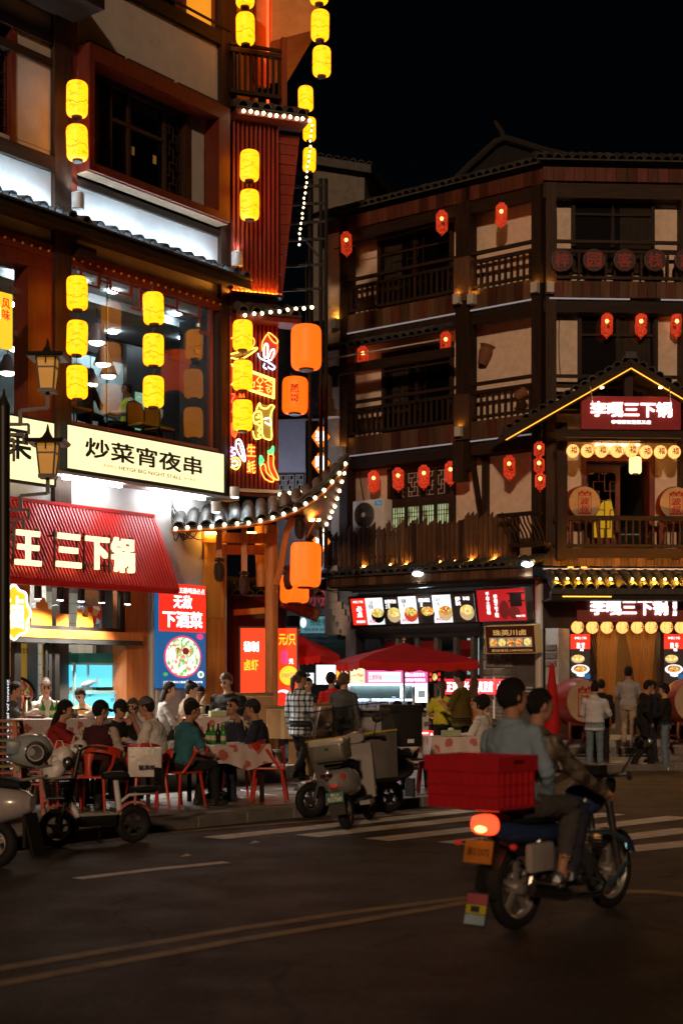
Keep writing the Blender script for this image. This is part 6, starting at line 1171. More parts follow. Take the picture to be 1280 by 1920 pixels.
# headings: 0 = to the right, 90 = away from the camera, 180 = left, -90 = towards the camera
T1 = table('square cloth-covered table with green bottles near the kerb', gp(423, 18.9, PL), R(38), .86, .82)
T2 = table('round cloth-covered table among the front left diners', gp(225, 18.5, PL), 0, 1.0, 1.0, rnd_=True, drop=.22)
T3 = table('long cloth-covered table before the shop door at far left', gp(130, 21.6, TZ), LF.a, 2.4, .75, .8, .3)
T4 = table('small cloth-covered table of the back row under the poster', gp(392, 22.6, TZ), R(30), .85, .7, .8, .3)
T5 = table('table under crumpled plastic cloth beside the delivery box', gp(845, 21.2, PL), R(10), .75, .7, .78, .3)
GB = glassy('green bottle glass', (.08, .5, .1), 1, .05, .12); GBM = mat('green beer glass', (.02, .22, .03), .08, var=.05, coat=.5)
LAB = mat('bottle label', (.5, .45, .3), .6)
bprof = [(0, 0), (.036, 0), (.037, .02), (.037, .14), (.03, .17), (.015, .2), (.013, .25), (.016, .255), (.014, .265), (0, .265)]
BM = MB().lathe(bprof, 14).mesh('glass', GBM, 50); BL = MB().lathe([(.0375, .05), (.0375, .11)], 14).mesh('label', LAB); BC = MB().lathe([(.017, .25), (.017, .268), (0, .27)], 10).mesh('cap', mat('bottle cap', (.4, .3, .05), .4))
def bottle(p, label, m=None):
    t = thing('beer_bottle', label, 'bottle', p, rnd.uniform(0, 6), 'beer bottles on the tables'); ob('glass', BM, t); ob('paper_label', BL, t); ob('cap', BC, t); return t
def on(t, x, y, h=.762): return t.matrix_basis.to_translation() + V((cos(t.rotation_euler.z) * x - sin(t.rotation_euler.z) * y, sin(t.rotation_euler.z) * x + cos(t.rotation_euler.z) * y, h))
def tp(px, Y, z): return gp(px, Y, z)
for px, Y, z, lab in ((391, 18.8, PL + .762, 'leftmost green beer bottle on the table near the kerb'), (400, 18.72, PL + .762, 'second green beer bottle on the table near the kerb'), (419, 18.65, PL + .762, 'green beer bottle standing apart on the table near the kerb'), (81, 21.5, TZ + .802, 'left green bottle on the long table at far left'), (98, 21.55, TZ + .802, 'middle green bottle on the long table at far left'), (107, 21.6, TZ + .802, 'right green bottle on the long table at far left')): bottle(gp(px, Y, z), lab)
tag(MB().lathe(bprof, 14).build('dark_bottle', mat('dark bottle', (.015, .01, .01), .15), None, 50, gp(409, 18.85, PL + .762)), 'dark bottle between the green beer bottles', 'bottle')
cupm = MB().lathe([(0, 0), (.035, 0), (.045, .09), (.042, .09), (.033, .01)], 14)
for px, Y, z, lab in ((366, 18.7, PL + .762, 'white paper bowl at the left of the bottle table'), (378, 18.75, PL + .762, 'white paper cup next to the green bottles')): o = tag(cupm.build('paper_cup', WHITE, None, True, gp(px, Y, z)), lab, 'cup'); o.scale = (1.4, 1.4, .9)
TB = mat('pale green box', (.35, .42, .25), .6)
for px, Y, z, lab in ((408, 22.4, TZ + .802, 'pale green tissue box on the back table'), (118, 21.3, TZ + .802, 'pale green tissue box on the long table'), (845, 21.0, PL + .782, 'green tissue box on the crumpled cloth table'), (247, 22.3, TZ + .802, 'tissue box by the right end of the long table')):
    t = thing('tissue_box', lab, 'tissue box', gp(px, Y, z), R(20), 'tissue boxes on the tables'); rbox(-.13, .13, -.07, .07, 0, .09, .006, 1).build('box', TB, t); MB().sph((0, 0, .1), (.05, .03, .03), 8, 6).build('tissue', WHITE, t, True)
DSH = mat('food in dish', (.4, .15, .05), .6, var=.5, sc=30)
for px, Y, z, lab in ((228, 18.4, PL + .762, 'dark plate of food on the round front table'), (205, 18.6, PL + .762, 'plate of snacks nearest the maroon diner'), (70, 21.4, TZ + .802, 'plate of food left of the bottles on the long table'), (150, 21.7, TZ + .802, 'plate of food right of the bottles on the long table'), (375, 22.5, TZ + .802, 'white plate on the back table under the poster')):
    t = thing('plate', lab, 'plate', gp(px, Y, z), 0, 'plates of food'); MB().lathe([(0, .01), (.09, .01), (.14, .035), (.14, .028), (.09, 0), (0, 0)], 20).build('dish', mat('blue plate', (.15, .2, .28), .3) if px < 229 else WHITE, t, True); MB().sph((0, 0, .02), (.09, .09, .035), 12, 6).build('food', DSH, t, True)
for k, px in enumerate((62, 120, 135, 170)):
    MBt = thing('plastic_bag', ('crumpled pale bag at the left of the long table', 'crumpled orange-white bag by the tissue box', 'crumpled white bag beside the table card', 'small white bag before the gold chair')[k], 'bag', gp(px, 21.45, TZ + .802)); b = MB().sph((0, 0, .06), (.11, .08, .07), 14, 10)
    b.v = [(x * (1 + .25 * sin(9 * y + 20 * z + k)), y, z * (1 + .2 * sin(30 * x))) for x, y, z in b.v]; b.build('bag', mat('pale plastic', (.6, .5, .45), .3, bump=.6, sc=14), MBt, True)
th = thing('thermos', 'steel thermos flask on the long table at far left', 'flask', gp(52, 21.8, TZ + .802)); MB().lathe([(0, 0), (.07, 0), (.07, .2), (.05, .25), (.05, .27)], 16).build('body', STEEL, th, 50); MB().lathe([(.05, .27), (.05, .31), (0, .32)], 14).build('lid', BLK, th)
tc_ = thing('table_card', 'small number card standing on the long table', 'card', gp(141, 21.35, TZ + .802)); MB().box(-.03, .03, -.005, .005, 0, .14).build('card', DKG, tc_); text('72', WHITE, tc_, (0, -.007, .09), .035, .05, .01)
# gold folding chairs behind the long table
GCH = mat('gold vinyl', (.5, .28, .04), .4)
def goldchair(p, rz, label):
    t = thing('gold_chair', label, 'chair', p, rz, 'gold backed banquet chairs'); rbox(-.2, .2, -.2, .2, .42, .47, .02).build('seat', GCH, t, 40)
    MB().prism([(-.2, .5), (.2, .5), (.2, .78), (.15, .86), (.06, .9), (-.06, .9), (-.15, .86), (-.2, .78)], .18, .2).build('back_pad', GCH, t); MB().tube([(-.21, .2, 0), (-.21, .2, .78), (-.16, .2, .88), (0, .2, .92), (.16, .2, .88), (.21, .2, .78), (.21, .2, 0)], .014, 8).build('back_frame', BLK, t)
    for sx in (-1, 1): MB().cyl((sx * .19, -.18, 0), (sx * .2, -.18, .43), .014, n=8).build('leg', BLK, t)
for px, Y, h, lab in ((155, 22.5, -80, 'gold chair back left of the boy at the fish tank'), (184, 22.6, -70, 'gold chair back right of the boy at the fish tank'), (38, 22.0, -90, 'gold chair back at the far left table end')): goldchair(gp(px, Y, TZ), face(R(h)), lab)
for px, d, lab in ((268, -.75, 'left gold chair behind the upper restaurant window'), (300, -.8, 'right gold chair behind the upper restaurant window'), (142, -.6, 'gold chair behind the left end of the upper window')):
    goldchair(LF.W(LF.u(px, d), d, 5.95), LF.a, lab)
chair(338, 18.0, R(50), 'red chair of the teal-shirted diner'); chair(505, 18.9, R(178), 'red chair of the diner in navy uniform'); chair(275, 17.6, R(115), 'red chair with white shopping bag behind it'); chair(176, 17.1, R(80), 'red chair of the maroon-vest diner'); chair(105, 17.6, R(60), 'red chair hung with plastic bags'); chair(298, 18.3, R(165), 'red chair of the white-shirted diner'); chair(440, 20.0, R(-95), 'red chair of the diner in a knitted vest')
# stools, stacked
SC = [mat('stool ' + n_, c, .5, var=.15) for n_, c in (('wood', (.35, .18, .07)), ('pink', (.38, .12, .12)), ('green', (.16, .2, .03)), ('teal', (.02, .06, .07)), ('orange', (.4, .1, .02)), ('red', (.4, .03, .02)))]
def stool(p, ci, label, h=.45, ti=None, group='stools in the stacks', s=1):
    t = thing('stool', label, 'stool', p, rnd.uniform(-.1, .1), group); rbox(-.15 * s, .15 * s, -.15 * s, .15 * s, h - .03, h, .01, 1).build('seat', SC[ci if ti is None else ti], t)
    for sx in (-1, 1):
        for sy in (-1, 1): MB().bar((sx * .13 * s, sy * .13 * s, h - .03), (sx * .17 * s, sy * .17 * s, 0), .045).build('leg', SC[ci], t)
    for sy in (-1, 1): MB().bar((-.13 * s, sy * .14 * s, h - .09), (.13 * s, sy * .14 * s, h - .09), .05, .02).build('apron', SC[ci], t)
for k in range(5): stool(gp(62, 17.1, PL + .075 * k), (4, 5, 1, 2, 3)[k], ('lowest', 'second lowest', 'middle', 'second highest', 'topmost teal')[k] + ' stool of the short stack by the helmet scooter', ti=0 if k == 4 else None)
for k in range(10): stool(gp(14, 16.8, PL + .075 * k), (4, 1, 5, 2, 1, 4, 1, 2, 1, 4)[k], ('lowest', 'second', 'third', 'fourth', 'fifth', 'sixth', 'seventh', 'eighth', 'ninth', 'topmost')[k] + ' stool counted upwards in the tall stack at the left edge', ti=0)
for px, Y, ci, lab in ((805, 20.6, 5, 'red stool under the crumpled cloth table'), (780, 21.2, 3, 'dark stool behind the delivery box'), (825, 21.7, 5, 'red stool left of the squatting customer table'), (905, 21.6, 3, 'dark stool of the customer in white')): stool(gp(px, Y, PL), ci, lab, group='stools around the right table')
# bags, boxes
pb_ = mat('white plastic bag', (.62, .6, .58), .35, bump=.5, sc=6)
bg_ = thing('shopping_bag', 'white printed shopping bag hanging on a red chair', 'bag', gp(272, 17.35, PL + .42), R(8)); b = rbox(-.2, .2, -.06, .06, 0, .36, .03); b.v = [(x * (1 + .1 * z), y * (1 + .3 * sin(9 * x)), z) for x, y, z in b.v]; b.build('bag', pb_, bg_, True); text('福满楼', DKG, bg_, (.02, -.085, .12), .2, .06, .02); MB().tube([(-.08, 0, .35), (-.05, 0, .46), (.05, 0, .46), (.08, 0, .35)], .008, 5).build('handle', pb_, bg_, True)
for px, py_, Y, lab, s_ in ((112, 1425, 16.9, 'white plastic bag hung on the chair of the woman in red', .15), (102, 1448, 16.8, 'clear bag of white buns above the bicycle basket', .13), (145, 1408, 17.2, 'grey plastic bag beside the maroon-vest diner', .12)):
    t = thing('plastic_bag', lab, 'bag', gp(px, Y, pz(py_, Y))); b = MB().sph((0, 0, 0), (s_, s_ * .7, s_), 16, 12); b.v = [(x * (1 + .2 * sin(14 * z + 9 * y)), y * (1 + .2 * sin(13 * x)), z + .03 * sin(20 * x)) for x, y, z in b.v]; b.build('bag', pb_, t, True); MB().tube([(-.06, 0, s_ * .8), (-.03, 0, s_ * 1.5), (.03, 0, s_ * 1.5), (.06, 0, s_ * .8)], .008, 5).build('handle', pb_, t, True)
CARD = mat('cardboard', (.32, .2, .1), .85, var=.15, sc=4)
def carton(p, rz, s, label, tape=True):
    t = thing('carton', label, 'carton', p, rz, 'cardboard cartons'); rbox(-s[0] / 2, s[0] / 2, -s[1] / 2, s[1] / 2, 0, s[2], .01, 1).build('box', CARD, t)
    MB().box(-.03, .03, -s[1] / 2 - .002, s[1] / 2 + .002, -.0, s[2] + .002).build('tape', mat('parcel tape', (.4, .3, .16), .3), t)
    for sy in (-1, 1): MB().add([(-s[0] / 2, sy * s[1] / 2, s[2]), (s[0] / 2, sy * s[1] / 2, s[2]), (s[0] / 2 + .02, sy * s[1] * .72, s[2] + .06), (-s[0] / 2, sy * s[1] * .7, s[2] + .05)], [(0, 1, 2, 3)]).build('flap', CARD, t)
carton(gp(468, 24.6, .95), R(12), (.72, .5, .52), 'large torn carton on top of the pile beside the post'); carton(gp(462, 24.8, .12), R(5), (.7, .5, .8), 'lower carton of the pile beside the post'); carton(gp(535, 24.4, .75), R(-8), (.55, .5, .5), 'carton left of the plaid-shirted woman'); carton(gp(604, 24.3, .75), R(6), (.3, .4, .55), 'brown paper carton right of the plaid-shirted woman'); carton(gp(590, 24.6, .12), R(3), (.9, .5, .6), 'wide low carton under the grill stall')
dj = thing('gas_jar', 'dark ceramic jar at the foot of the corner post', 'jar', gp(518, 24.0, .12)); MB().lathe([(0, 0), (.12, 0), (.17, .1), (.17, .3), (.12, .38), (.14, .42), (.1, .42)], 18).build('body', mat('dark glaze', (.05, .04, .03), .3), dj, 50); MB().lathe([(.13, .42), (.1, .46), (0, .47)], 16).build('lid', mat('jar lid', (.08, .07, .05), .5), dj)
# terrace before the shop
tr_ = struct(MB().prism([tuple(LF.W(u, d, 0).xy) for u, d in ((-9, .36), (-1.9, .36), (-1.9, 3.3), (-2.6, 3.5), (-9, 3.5))], .1, TZ, 'xy').build('terrace', CONC))
# ================================================================== vehicles (local frame: x forward, y left, z up, origin under the rear wheel)
WX = MX.Rotation(R(90), 4, 'X')
RIM = mat('grey alloy rim', (.35, .33, .3), .4, m=.6); TYRE = BLKR
def wheel(par, x, r, w=.05, spokes=5, fat=.045, rim=None):
    o = ob('wheel', None, par, (x, 0, r)); ring = [(r - fat + fat * cos(a), w * sin(a)) for a in [2 * pi * k / 10 for k in range(11)]]
    MB().lathe(ring, 36, M=WX).build('tyre', TYRE, o, True); ri = r - 1.8 * fat
    MB().lathe([(ri, -w * .7), (ri + .02, -w * .6), (ri + .02, w * .6), (ri, w * .7), (ri - .015, 0), (ri, -w * .7)], 32, M=WX).build('rim', rim or RIM, o, True)
    MB().lathe([(0, -.05), (.05, -.05), (.055, 0), (.05, .05), (0, .05)], 14, M=WX).build('hub', rim or RIM, o)
    for k in range(spokes): a = 2 * pi * k / spokes + .3; MB().bar((.03 * cos(a), 0, .03 * sin(a)), (ri * cos(a), 0, ri * sin(a)), .035, .025, up=(0, 1, 0)).build('spoke', rim or RIM, o)
    return o
def blob(c, r, n=20, m=14, f=None):
    b = MB().sph(c, r, n, m)
    if f: b.v = [f(*p) for p in b.v]
    return b
def loftx(rings, n=18):
    """loft along x: rings of (x, y_half, z_low, z_high, squareness)"""
    b = MB(); vs = []
    for x, yh, z0, z1, sq in rings:
        for j in range(n):
            a = 2 * pi * j / n; c, s_ = cos(a), sin(a); e = 2 / sq
            vs.append((x, yh * math.copysign(abs(c) ** e, c), (z0 + z1) / 2 + (z1 - z0) / 2 * math.copysign(abs(s_) ** e, s_)))
    k = len(rings)
    return b.add(vs, [(i * n + j, i * n + (j + 1) % n, (i + 1) * n + (j + 1) % n, (i + 1) * n + j) for i in range(k - 1) for j in range(n)] + [tuple(range(n)), tuple((k - 1) * n + j for j in range(n))])
NAVY = mat('navy bike paint', (.02, .04, .10), .25, coat=.6, var=.05); TAIL = glow('tail lamp lit', (1, .05, .015), 3.0); TAILH = glow('tail lamp core', (1, .5, .1), 6)
# ------------------------------------------------------------------ motorcycle in the foreground
mp = gp(966, 9.75); mh = math.atan2(.92, .80)
mc = thing('motorcycle', 'dark motorcycle carrying two riders across the junction, tail lamp lit', 'motorcycle', mp, mh)
wheel(mc, 0, .285, .05, 5); wheel(mc, 1.22, .285, .045, 5)
for sy in (-1, 1): MB().tube([(1.22, sy * .09, .285), (1.05, sy * .09, .85), (1.0, sy * .08, .98)], [.028, .03, .03], 10).build('fork_leg', STEEL, mc, True)
MB().lathe([(.31, -.06), (.325, 0), (.31, .06)], 24, c=(0, 0, 0), M=MX.Translation((1.22, 0, .285)) @ WX, a0=R(20), a1=R(170)).build('front_fender', NAVY, mc, True)
MB().lathe([(.33, -.08), (.345, 0), (.33, .08)], 24, M=MX.Translation((0, 0, .30)) @ WX, a0=R(30), a1=R(190)).build('rear_fender', BLK, mc, True)
loftx([(.72, .05, .72, .80, 2.5), (.78, .12, .70, .93, 2.6), (.9, .15, .72, .97, 2.6), (1.0, .12, .76, .95, 2.6), (1.06, .06, .80, .9, 2.4)]).build('tank', NAVY, mc, True)
loftx([(-.22, .1, .74, .80, 3), (-.05, .13, .71, .82, 3), (.3, .14, .70, .80, 3), (.55, .13, .69, .79, 3), (.76, .09, .72, .8, 3)]).build('seat', BLKR, mc, True)
loftx([(-.34, .06, .68, .78, 2.4), (-.2, .11, .60, .76, 2.4), (.1, .135, .56, .72, 2.4), (.4, .13, .54, .7, 2.4), (.52, .08, .58, .68, 2.4)]).build('tail_body', NAVY, mc, True)
loftx([(.45, .07, .28, .52, 3), (.52, .14, .24, .56, 3), (.72, .15, .22, .55, 3), (.84, .12, .26, .5, 3), (.9, .06, .3, .45, 3)]).build('engine', mat('engine metal', (.10, .10, .10), .45, m=.6), mc, True)
for k in range(6): MB().box(.74, .9, -.14, .14, .44 + .025 * k, .452 + .025 * k).build('cooling_fin', STEEL, mc)
MB().tube([(.8, -.12, .35), (.88, -.16, .24), (.75, -.19, .17), (.45, -.2, .2), (.3, -.2, .22)], .024, 10).build('exhaust_pipe', CHROME, mc, True); MB().tube([(.38, -.2, .205), (.28, -.21, .23), (-.08, -.22, .3), (-.14, -.22, .31)], [.03, .055, .055, .035], 14).build('muffler', mat('dull chrome', (.4, .38, .36), .28, m=1), mc, True)
MB().tube([(1.0, 0, .9), (1.0, -.15, 1.0), (.92, -.34, 1.02), (.86, -.38, 1.0)], .014, 8).build('handlebar', CHROME, mc, True); MB().tube([(1.0, 0, .9), (1.0, .15, 1.0), (.92, .34, 1.02), (.86, .38, 1.0)], .014, 8).build('handlebar', CHROME, mc, True)
for sy in (-1, 1):
    MB().cyl((.93, sy * .33, 1.02), (.84, sy * .39, 1.0), .02, n=10).build('grip', BLKR, mc)
    MB().tube([(.95, sy * .26, 1.02), (.98, sy * .33, 1.15), (.96, sy * .4, 1.22)], .008, 6).build('mirror_stalk', BLK, mc); mi = blob((0, 0, 0), (.025, .085, .055)).build('mirror', BLK, mc, True, (.96, sy * .43, 1.25)); blob((-.02, 0, 0), (.01, .07, .045)).build('mirror_glass', CHROME, mi, True)
loftx([(1.03, .08, .82, 1.0, 2.3), (1.1, .1, .8, 1.02, 2.3), (1.18, .085, .83, 1.0, 2.3), (1.21, .05, .86, .97, 2.2)]).build('headlamp', BLK, mc, True); MB().box(.98, 1.08, -.07, .07, 1.0, 1.07).build('dials', BLK, mc)
tl = loftx([(-.44, .05, .70, .78, 2.4), (-.40, .085, .67, .80, 2.4), (-.32, .09, .66, .80, 2.4)]).build('tail_lamp', TAIL, mc, True); blob((-.435, -.02, .71), (.02, .045, .022)).build('lit_core', TAILH, tl, True)
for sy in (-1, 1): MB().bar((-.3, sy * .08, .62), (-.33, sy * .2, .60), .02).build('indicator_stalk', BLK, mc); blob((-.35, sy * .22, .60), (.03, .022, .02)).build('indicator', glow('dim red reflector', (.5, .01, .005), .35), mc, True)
pln = MB().box(-.005, .005, -.11, .11, -.075, .075).build('number_plate', mat('orange plate', (.45, .16, .02), .5), mc, False, (-.43, 0, .56), (0, R(12), 0)); text('湘G·3X72', mat('plate ink', (.05, .02, .01)), pln, (-.008, 0, 0), .18, .06, .01, rot=(0, 0, R(-90)))
MB().tube([(-.3, 0, .62), (-.36, 0, .45), (-.40, 0, .3)], .03, 8, sq=(.4, 2.6)).build('plate_bracket', BLK, mc)
mf = MB().box(-.004, .004, -.085, .085, -.17, .06).build('mud_flap', DKG, mc, False, (-.44, 0, .24), (0, R(14), 0))
for z0, z1, m_ in ((-.02, .045, mat('pink sticker', (.35, .08, .1), .5)), (-.085, -.025, mat('yellow sticker', (.42, .36, .03), .5)), (-.155, -.09, mat('pale blue sticker', (.25, .36, .42), .5))): MB().box(-.007, -.0045, -.08, .08, z0, z1).build('sticker', m_, mf)
MB().box(-.009, -.0075, -.03, .04, -.075, -.035).build('sticker_mark', DKG, mf)
MB().tube([(-.42, -.16, .84), (.05, -.16, .83), (.1, 0, .83), (.05, .16, .83), (-.42, .16, .84), (-.42, -.16, .84)], .012, 8).build('rear_rack', STEEL, mc)
rbox(-.12, .16, -.21, -.15, .40, .60, .03).build('side_box', mat('grey side cover', (.28, .26, .24), .4), mc, 40); rbox(-.1, .18, .15, .21, .40, .60, .03).build('side_box', MATS['grey side cover'], mc, 40)
MB().tube([(.62, -.12, .62), (.95, -.16, .60), (1.1, -.22, .52), (1.08, -.24, .38), (.92, -.2, .24), (.8, -.14, .2)], .016, 8).build('crash_bar', mat('blue chrome bar', (.25, .45, .55), .15, m=.9), mc, True)
for x in (.18, .62): MB().cyl((x, -.12, .3), (x, -.28, .3), .014, n=8).build('foot_peg', STEEL, mc)
for sy in (-1, 1): MB().bar((.0, sy * .07, .285), (.5, sy * .06, .34), .045, .05).build('swing_arm', STEEL, mc); MB().cyl((.02, sy * .1, .3), (.12, sy * .11, .6), .03, n=10).build('shock_absorber', CHROME, mc)
MB().bar((.5, 0, .55), (1.0, 0, .9), .05).build('frame_tube', BLK, mc)
# red crate on the rack
cr_ = thing('plastic_crate', 'red plastic crate strapped to the rear rack of the motorcycle', 'crate', mp + V((cos(mh) * -.40, sin(mh) * -.40, .855)), mh)
CRD = mat('red crate plastic', (.42, .012, .02), .45, var=.1)
for x0, x1, y0, y1 in ((-.21, -.19, -.28, .28), (.19, .21, -.28, .28), (-.19, .19, -.28, -.26), (-.19, .19, .26, .28)): MB().box(x0, x1, y0, y1, 0, .33).build('side', CRD, cr_)
MB().box(-.19, .19, -.26, .26, 0, .02).build('bottom', CRD, cr_)
MB().box(-.225, -.21, -.295, .295, .24, .34).box(.21, .225, -.295, .295, .24, .34).box(-.21, .21, -.295, -.28, .24, .34).box(-.21, .21, .28, .295, .24, .34).build('rim', CRD, cr_)
for k in range(9): y = -.25 + k * .0625; MB().box(-.222, -.21, y - .007, y + .007, .02, .24).build('rib', CRD, cr_)
for k in range(6): x = -.17 + k * .068; MB().box(x - .007, x + .007, -.292, -.28, .02, .24).build('rib', CRD, cr_)
for zz in (.09, .16): MB().box(-.221, -.21, -.28, .28, zz - .005, zz + .005).build('rib', CRD, cr_); MB().box(-.2, .2, -.291, -.28, zz - .005, zz + .005).build('rib', CRD, cr_)
MB().box(-.06, .06, -.298, -.294, .29, .315).build('handle_slot', mat('crate slot', (.1, .003, .004)), cr_)

# ------------------------------------------------------------------ parked scooters
SGR = mat('grey scooter paint', (.26, .25, .24), .25, coat=.6, var=.05); SHIELD = glassy('clear rain shield', (.62, .62, .64), 1.4, .08, .26); GREYP = mat('warm grey sheet', (.12, .11, .105), .45, var=.2)
def scooter(name, label, rear, front, body, wr=.22, rim=None):
    h = math.atan2(front.y - rear.y, front.x - rear.x); t = thing(name, label, 'scooter', rear, h, 'parked scooters'); wb = 1.18
    wheel(t, 0, wr, .06, 5, .06, rim); wheel(t, wb, wr, .05, 5, .055, rim)
    loftx([(-.38, .05, .52, .66, 2.3), (-.30, .14, .46, .70, 2.3), (-.1, .19, .40, .74, 2.3), (.15, .19, .36, .72, 2.3), (.35, .14, .36, .62, 2.3), (.42, .09, .38, .5, 2.3)]).build('rear_body', body, t, True)
    loftx([(-.3, .1, .72, .79, 3), (-.1, .15, .73, .83, 3), (.2, .16, .71, .80, 3), (.42, .12, .68, .78, 3)]).build('seat', BLKR, t, True)
    rbox(.35, .85, -.15, .15, .26, .33, .02).build('floorboard', BLKR, t, 40)
    MB().prism([(.82, .3), (.9, .3), (1.0, .82), (.97, .95), (.92, .95), (.93, .82)], -.19, .19).build('leg_shield', body, t)
    loftx([(.93, .16, .55, .95, 2.4), (1.0, .14, .6, .97, 2.4), (1.06, .09, .66, .92, 2.4)]).build('front_fairing', body, t, True)
    MB().lathe([(wr + .02, -.07), (wr + .035, 0), (wr + .02, .07)], 20, M=MX.Translation((wb, 0, wr)) @ WX, a0=R(30), a1=R(170)).build('front_fender', body, t, True)
    for sy in (-1, 1): MB().cyl((wb, sy * .075, wr), (1.02, sy * .06, .72), .022, n=8).build('fork_leg', STEEL, t)
    MB().tube([(.86, -.36, 1.0), (.93, -.2, 1.02), (.97, 0, 1.0), (.93, .2, 1.02), (.86, .36, 1.0)], .014, 8).build('handlebar', BLK, t, True)
    for sy in (-1, 1): MB().cyl((.87, sy * .34, 1.0), (.8, sy * .4, .99), .02, n=8).build('grip', BLKR, t); MB().tube([(.93, sy * .24, 1.02), (.92, sy * .3, 1.18)], .007, 6).build('mirror_stalk', BLK, t); blob((.92, sy * .32, 1.22), (.02, .07, .05)).build('mirror', BLK, t, True)
    loftx([(.92, .12, .96, 1.08, 2.3), (1.0, .13, .94, 1.1, 2.3), (1.06, .08, .97, 1.07, 2.3)]).build('headlamp_cowl', body, t, True); MB().box(-.36, -.33, -.09, .09, .2, .44).build('rear_mudguard', BLK, t)
    return t
s1 = scooter('scooter', 'grey scooter with rear box, clear rain shield and green plate', gp(652, 16.45), gp(692, 17.55), SGR)
s1.rotation_euler.x = R(-8)
tb = rbox(-.48, -.1, -.2, .2, .80, 1.04, .06, 3); tb.build('top_box', mat('olive grey box', (.13, .125, .10), .35, coat=.3), s1, True); rbox(-.485, -.095, -.205, .205, .985, 1.06, .03).build('box_lid', mat('pale box lid', (.4, .38, .34), .3), s1, True)
MB().box(-.4, .05, -.14, .14, .775, .80).build('rack', BLK, s1); MB().box(-.486, -.48, -.02, .02, .93, .96).build('lock', BLK, s1)
pl_ = MB().box(-.004, .004, -.1, .1, -.06, .06).build('number_plate', mat('green plate', (.02, .14, .06), .4), s1, False, (-.40, 0, .40), (0, R(10), 0)); text('湘G·A', WHITE, pl_, (-.006, 0, .03), .1, .035, .01, rot=(0, 0, R(-90))); text('0157560', WHITE, pl_, (-.006, 0, -.02), .16, .05, .01, rot=(0, 0, R(-90)))
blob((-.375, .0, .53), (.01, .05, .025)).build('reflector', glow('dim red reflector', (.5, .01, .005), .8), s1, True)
em = MB().prism([(-.06, .045), (.06, .045), (.075, .02), (0, -.06), (-.075, .02)], 0, .004, 'yz').build('emblem', mat('maroon emblem', (.06, .008, .012), .4), s1, False, (-.392, .06, .63), (0, R(-25), 0))
for a in (90, 210, 330): MB().bar((-.002, 0, 0), (-.002, .065 * cos(R(a)), -.05 * sin(R(a)) * -1), .008, .004).build('emblem_line', SGR, em)
MB().prism([(-.025, .04), (.025, .04), (.03, .0), (.0, -.05), (-.025, 0)], 0, .004, 'yz').build('red_sticker', mat('red sticker', (.5, .06, .03), .4), s1, False, (-.36, -.115, .62), (0, R(-20), R(25)))
# rain shield: a tilted curved sheet over the bars, dark apron below, yellow band between
def sheet(f, nu=14, nv=10): 
    vs = [f(i / nu, j / nv) for i in range(nu + 1) for j in range(nv + 1)]; m1 = nv + 1
    return MB().add(vs, [(i * m1 + j, (i + 1) * m1 + j, (i + 1) * m1 + j + 1, i * m1 + j + 1) for i in range(nu) for j in range(nv)])
def shp(u, z): a = (u - .5) * 2; return (1.05 - .28 * a * a, -.56 * a, z)
sheet(lambda u, v: (shp(u, 0)[0] - .10 * v, shp(u, 0)[1] * (1 - .06 * v), 1.06 + .36 * v - .05 * abs(u - .5) * v)).build('rain_shield', SHIELD, s1, True)
sheet(lambda u, v: (shp(u, 0)[0] + .05 * v, shp(u, 0)[1] * (1 - .12 * v), 1.05 - .55 * v)).build('rain_apron', GREYP, s1, True)
MB().tube([(shp(i / 14, 0)[0] - .012, shp(i / 14, 0)[1], 1.055) for i in range(15)], .014, 6).build('yellow_band', mat('yellow trim', (.45, .36, .02), .4), s1)
MB().tube([(shp(i / 14, 0)[0] - .10, shp(i / 14, 0)[1] * .94, 1.42 - .05 * abs(i / 14 - .5)) for i in range(15)], .008, 6).build('shield_hem', mat('navy hem', (.01, .015, .05), .5), s1)
MB().bar((.95, .18, 1.05), (.30, .16, .72), .018).build('yellow_strap', mat('orange strap', (.4, .22, .02), .5), s1); MB().bar((.3, -.17, .27), (.5, -.17, .27), .12, .05).build('side_plate', STEEL, s1)
s2 = scooter('scooter', 'black scooter parked behind the grey one, carrying a delivery box', gp(728, 18.6), gp(580, 17.95), mat('black scooter paint', (.012, .012, .012), .35, coat=.3), rim=mat('dark alloy rim', (.06, .055, .05), .5, m=.5))
dbx = thing('delivery_box', 'large black insulated delivery box on the rear of the black scooter', 'delivery box', V(s2.location) + V((.16, .06, .86)), s2.rotation_euler.z); rbox(-.2, .17, -.22, .22, 0, .5, .04).build('box', mat('black cordura', (.018, .017, .016), .75, bump=.2, sc=30), dbx, 40); rbox(-.215, .185, -.235, .235, .44, .54, .03).build('lid', MATS['black cordura'], dbx, 40); MB().box(-.05, .05, .222, .227, .05, .1).build('tag', WHITE, dbx)
sheet(lambda u, v: (1.12 - .2 * (2 * u - 1) ** 2 - .1 * v, -.34 * (2 * u - 1), 1.02 + .36 * v)).build('windscreen', SHIELD, s2, True)
s3 = scooter('scooter', 'pale grey scooter cut off by the left edge, helmet on its tail', gp(-6, 13.05), gp(-230, 13.5), mat('lilac grey paint', (.34, .31, .31), .25, coat=.6))
MB().tube([(-.1, 0, .76), (-.3, 0, .80), (-.52, 0, .84)], .03, 8, sq=(1, .5)).build('tail_rack', SGR, s3)
MB().bar((-.35, .0, .5), (-.45, 0, .12), .2, .02).build('mud_flap', BLKR, s3)
hm = thing('helmet', 'grey open-face helmet with black ringed side perched on the left scooter', 'helmet', gp(57, 13.15, .88), R(5)); HG = mat('helmet shell', (.30, .34, .36), .2, coat=.8, var=.05)
blob((0, 0, .17), (.21, .165, .16), 28, 18, lambda x, y, z: (x, y, max(z, .02) + (.02 if x > .1 else 0))).build('shell', HG, hm, True)
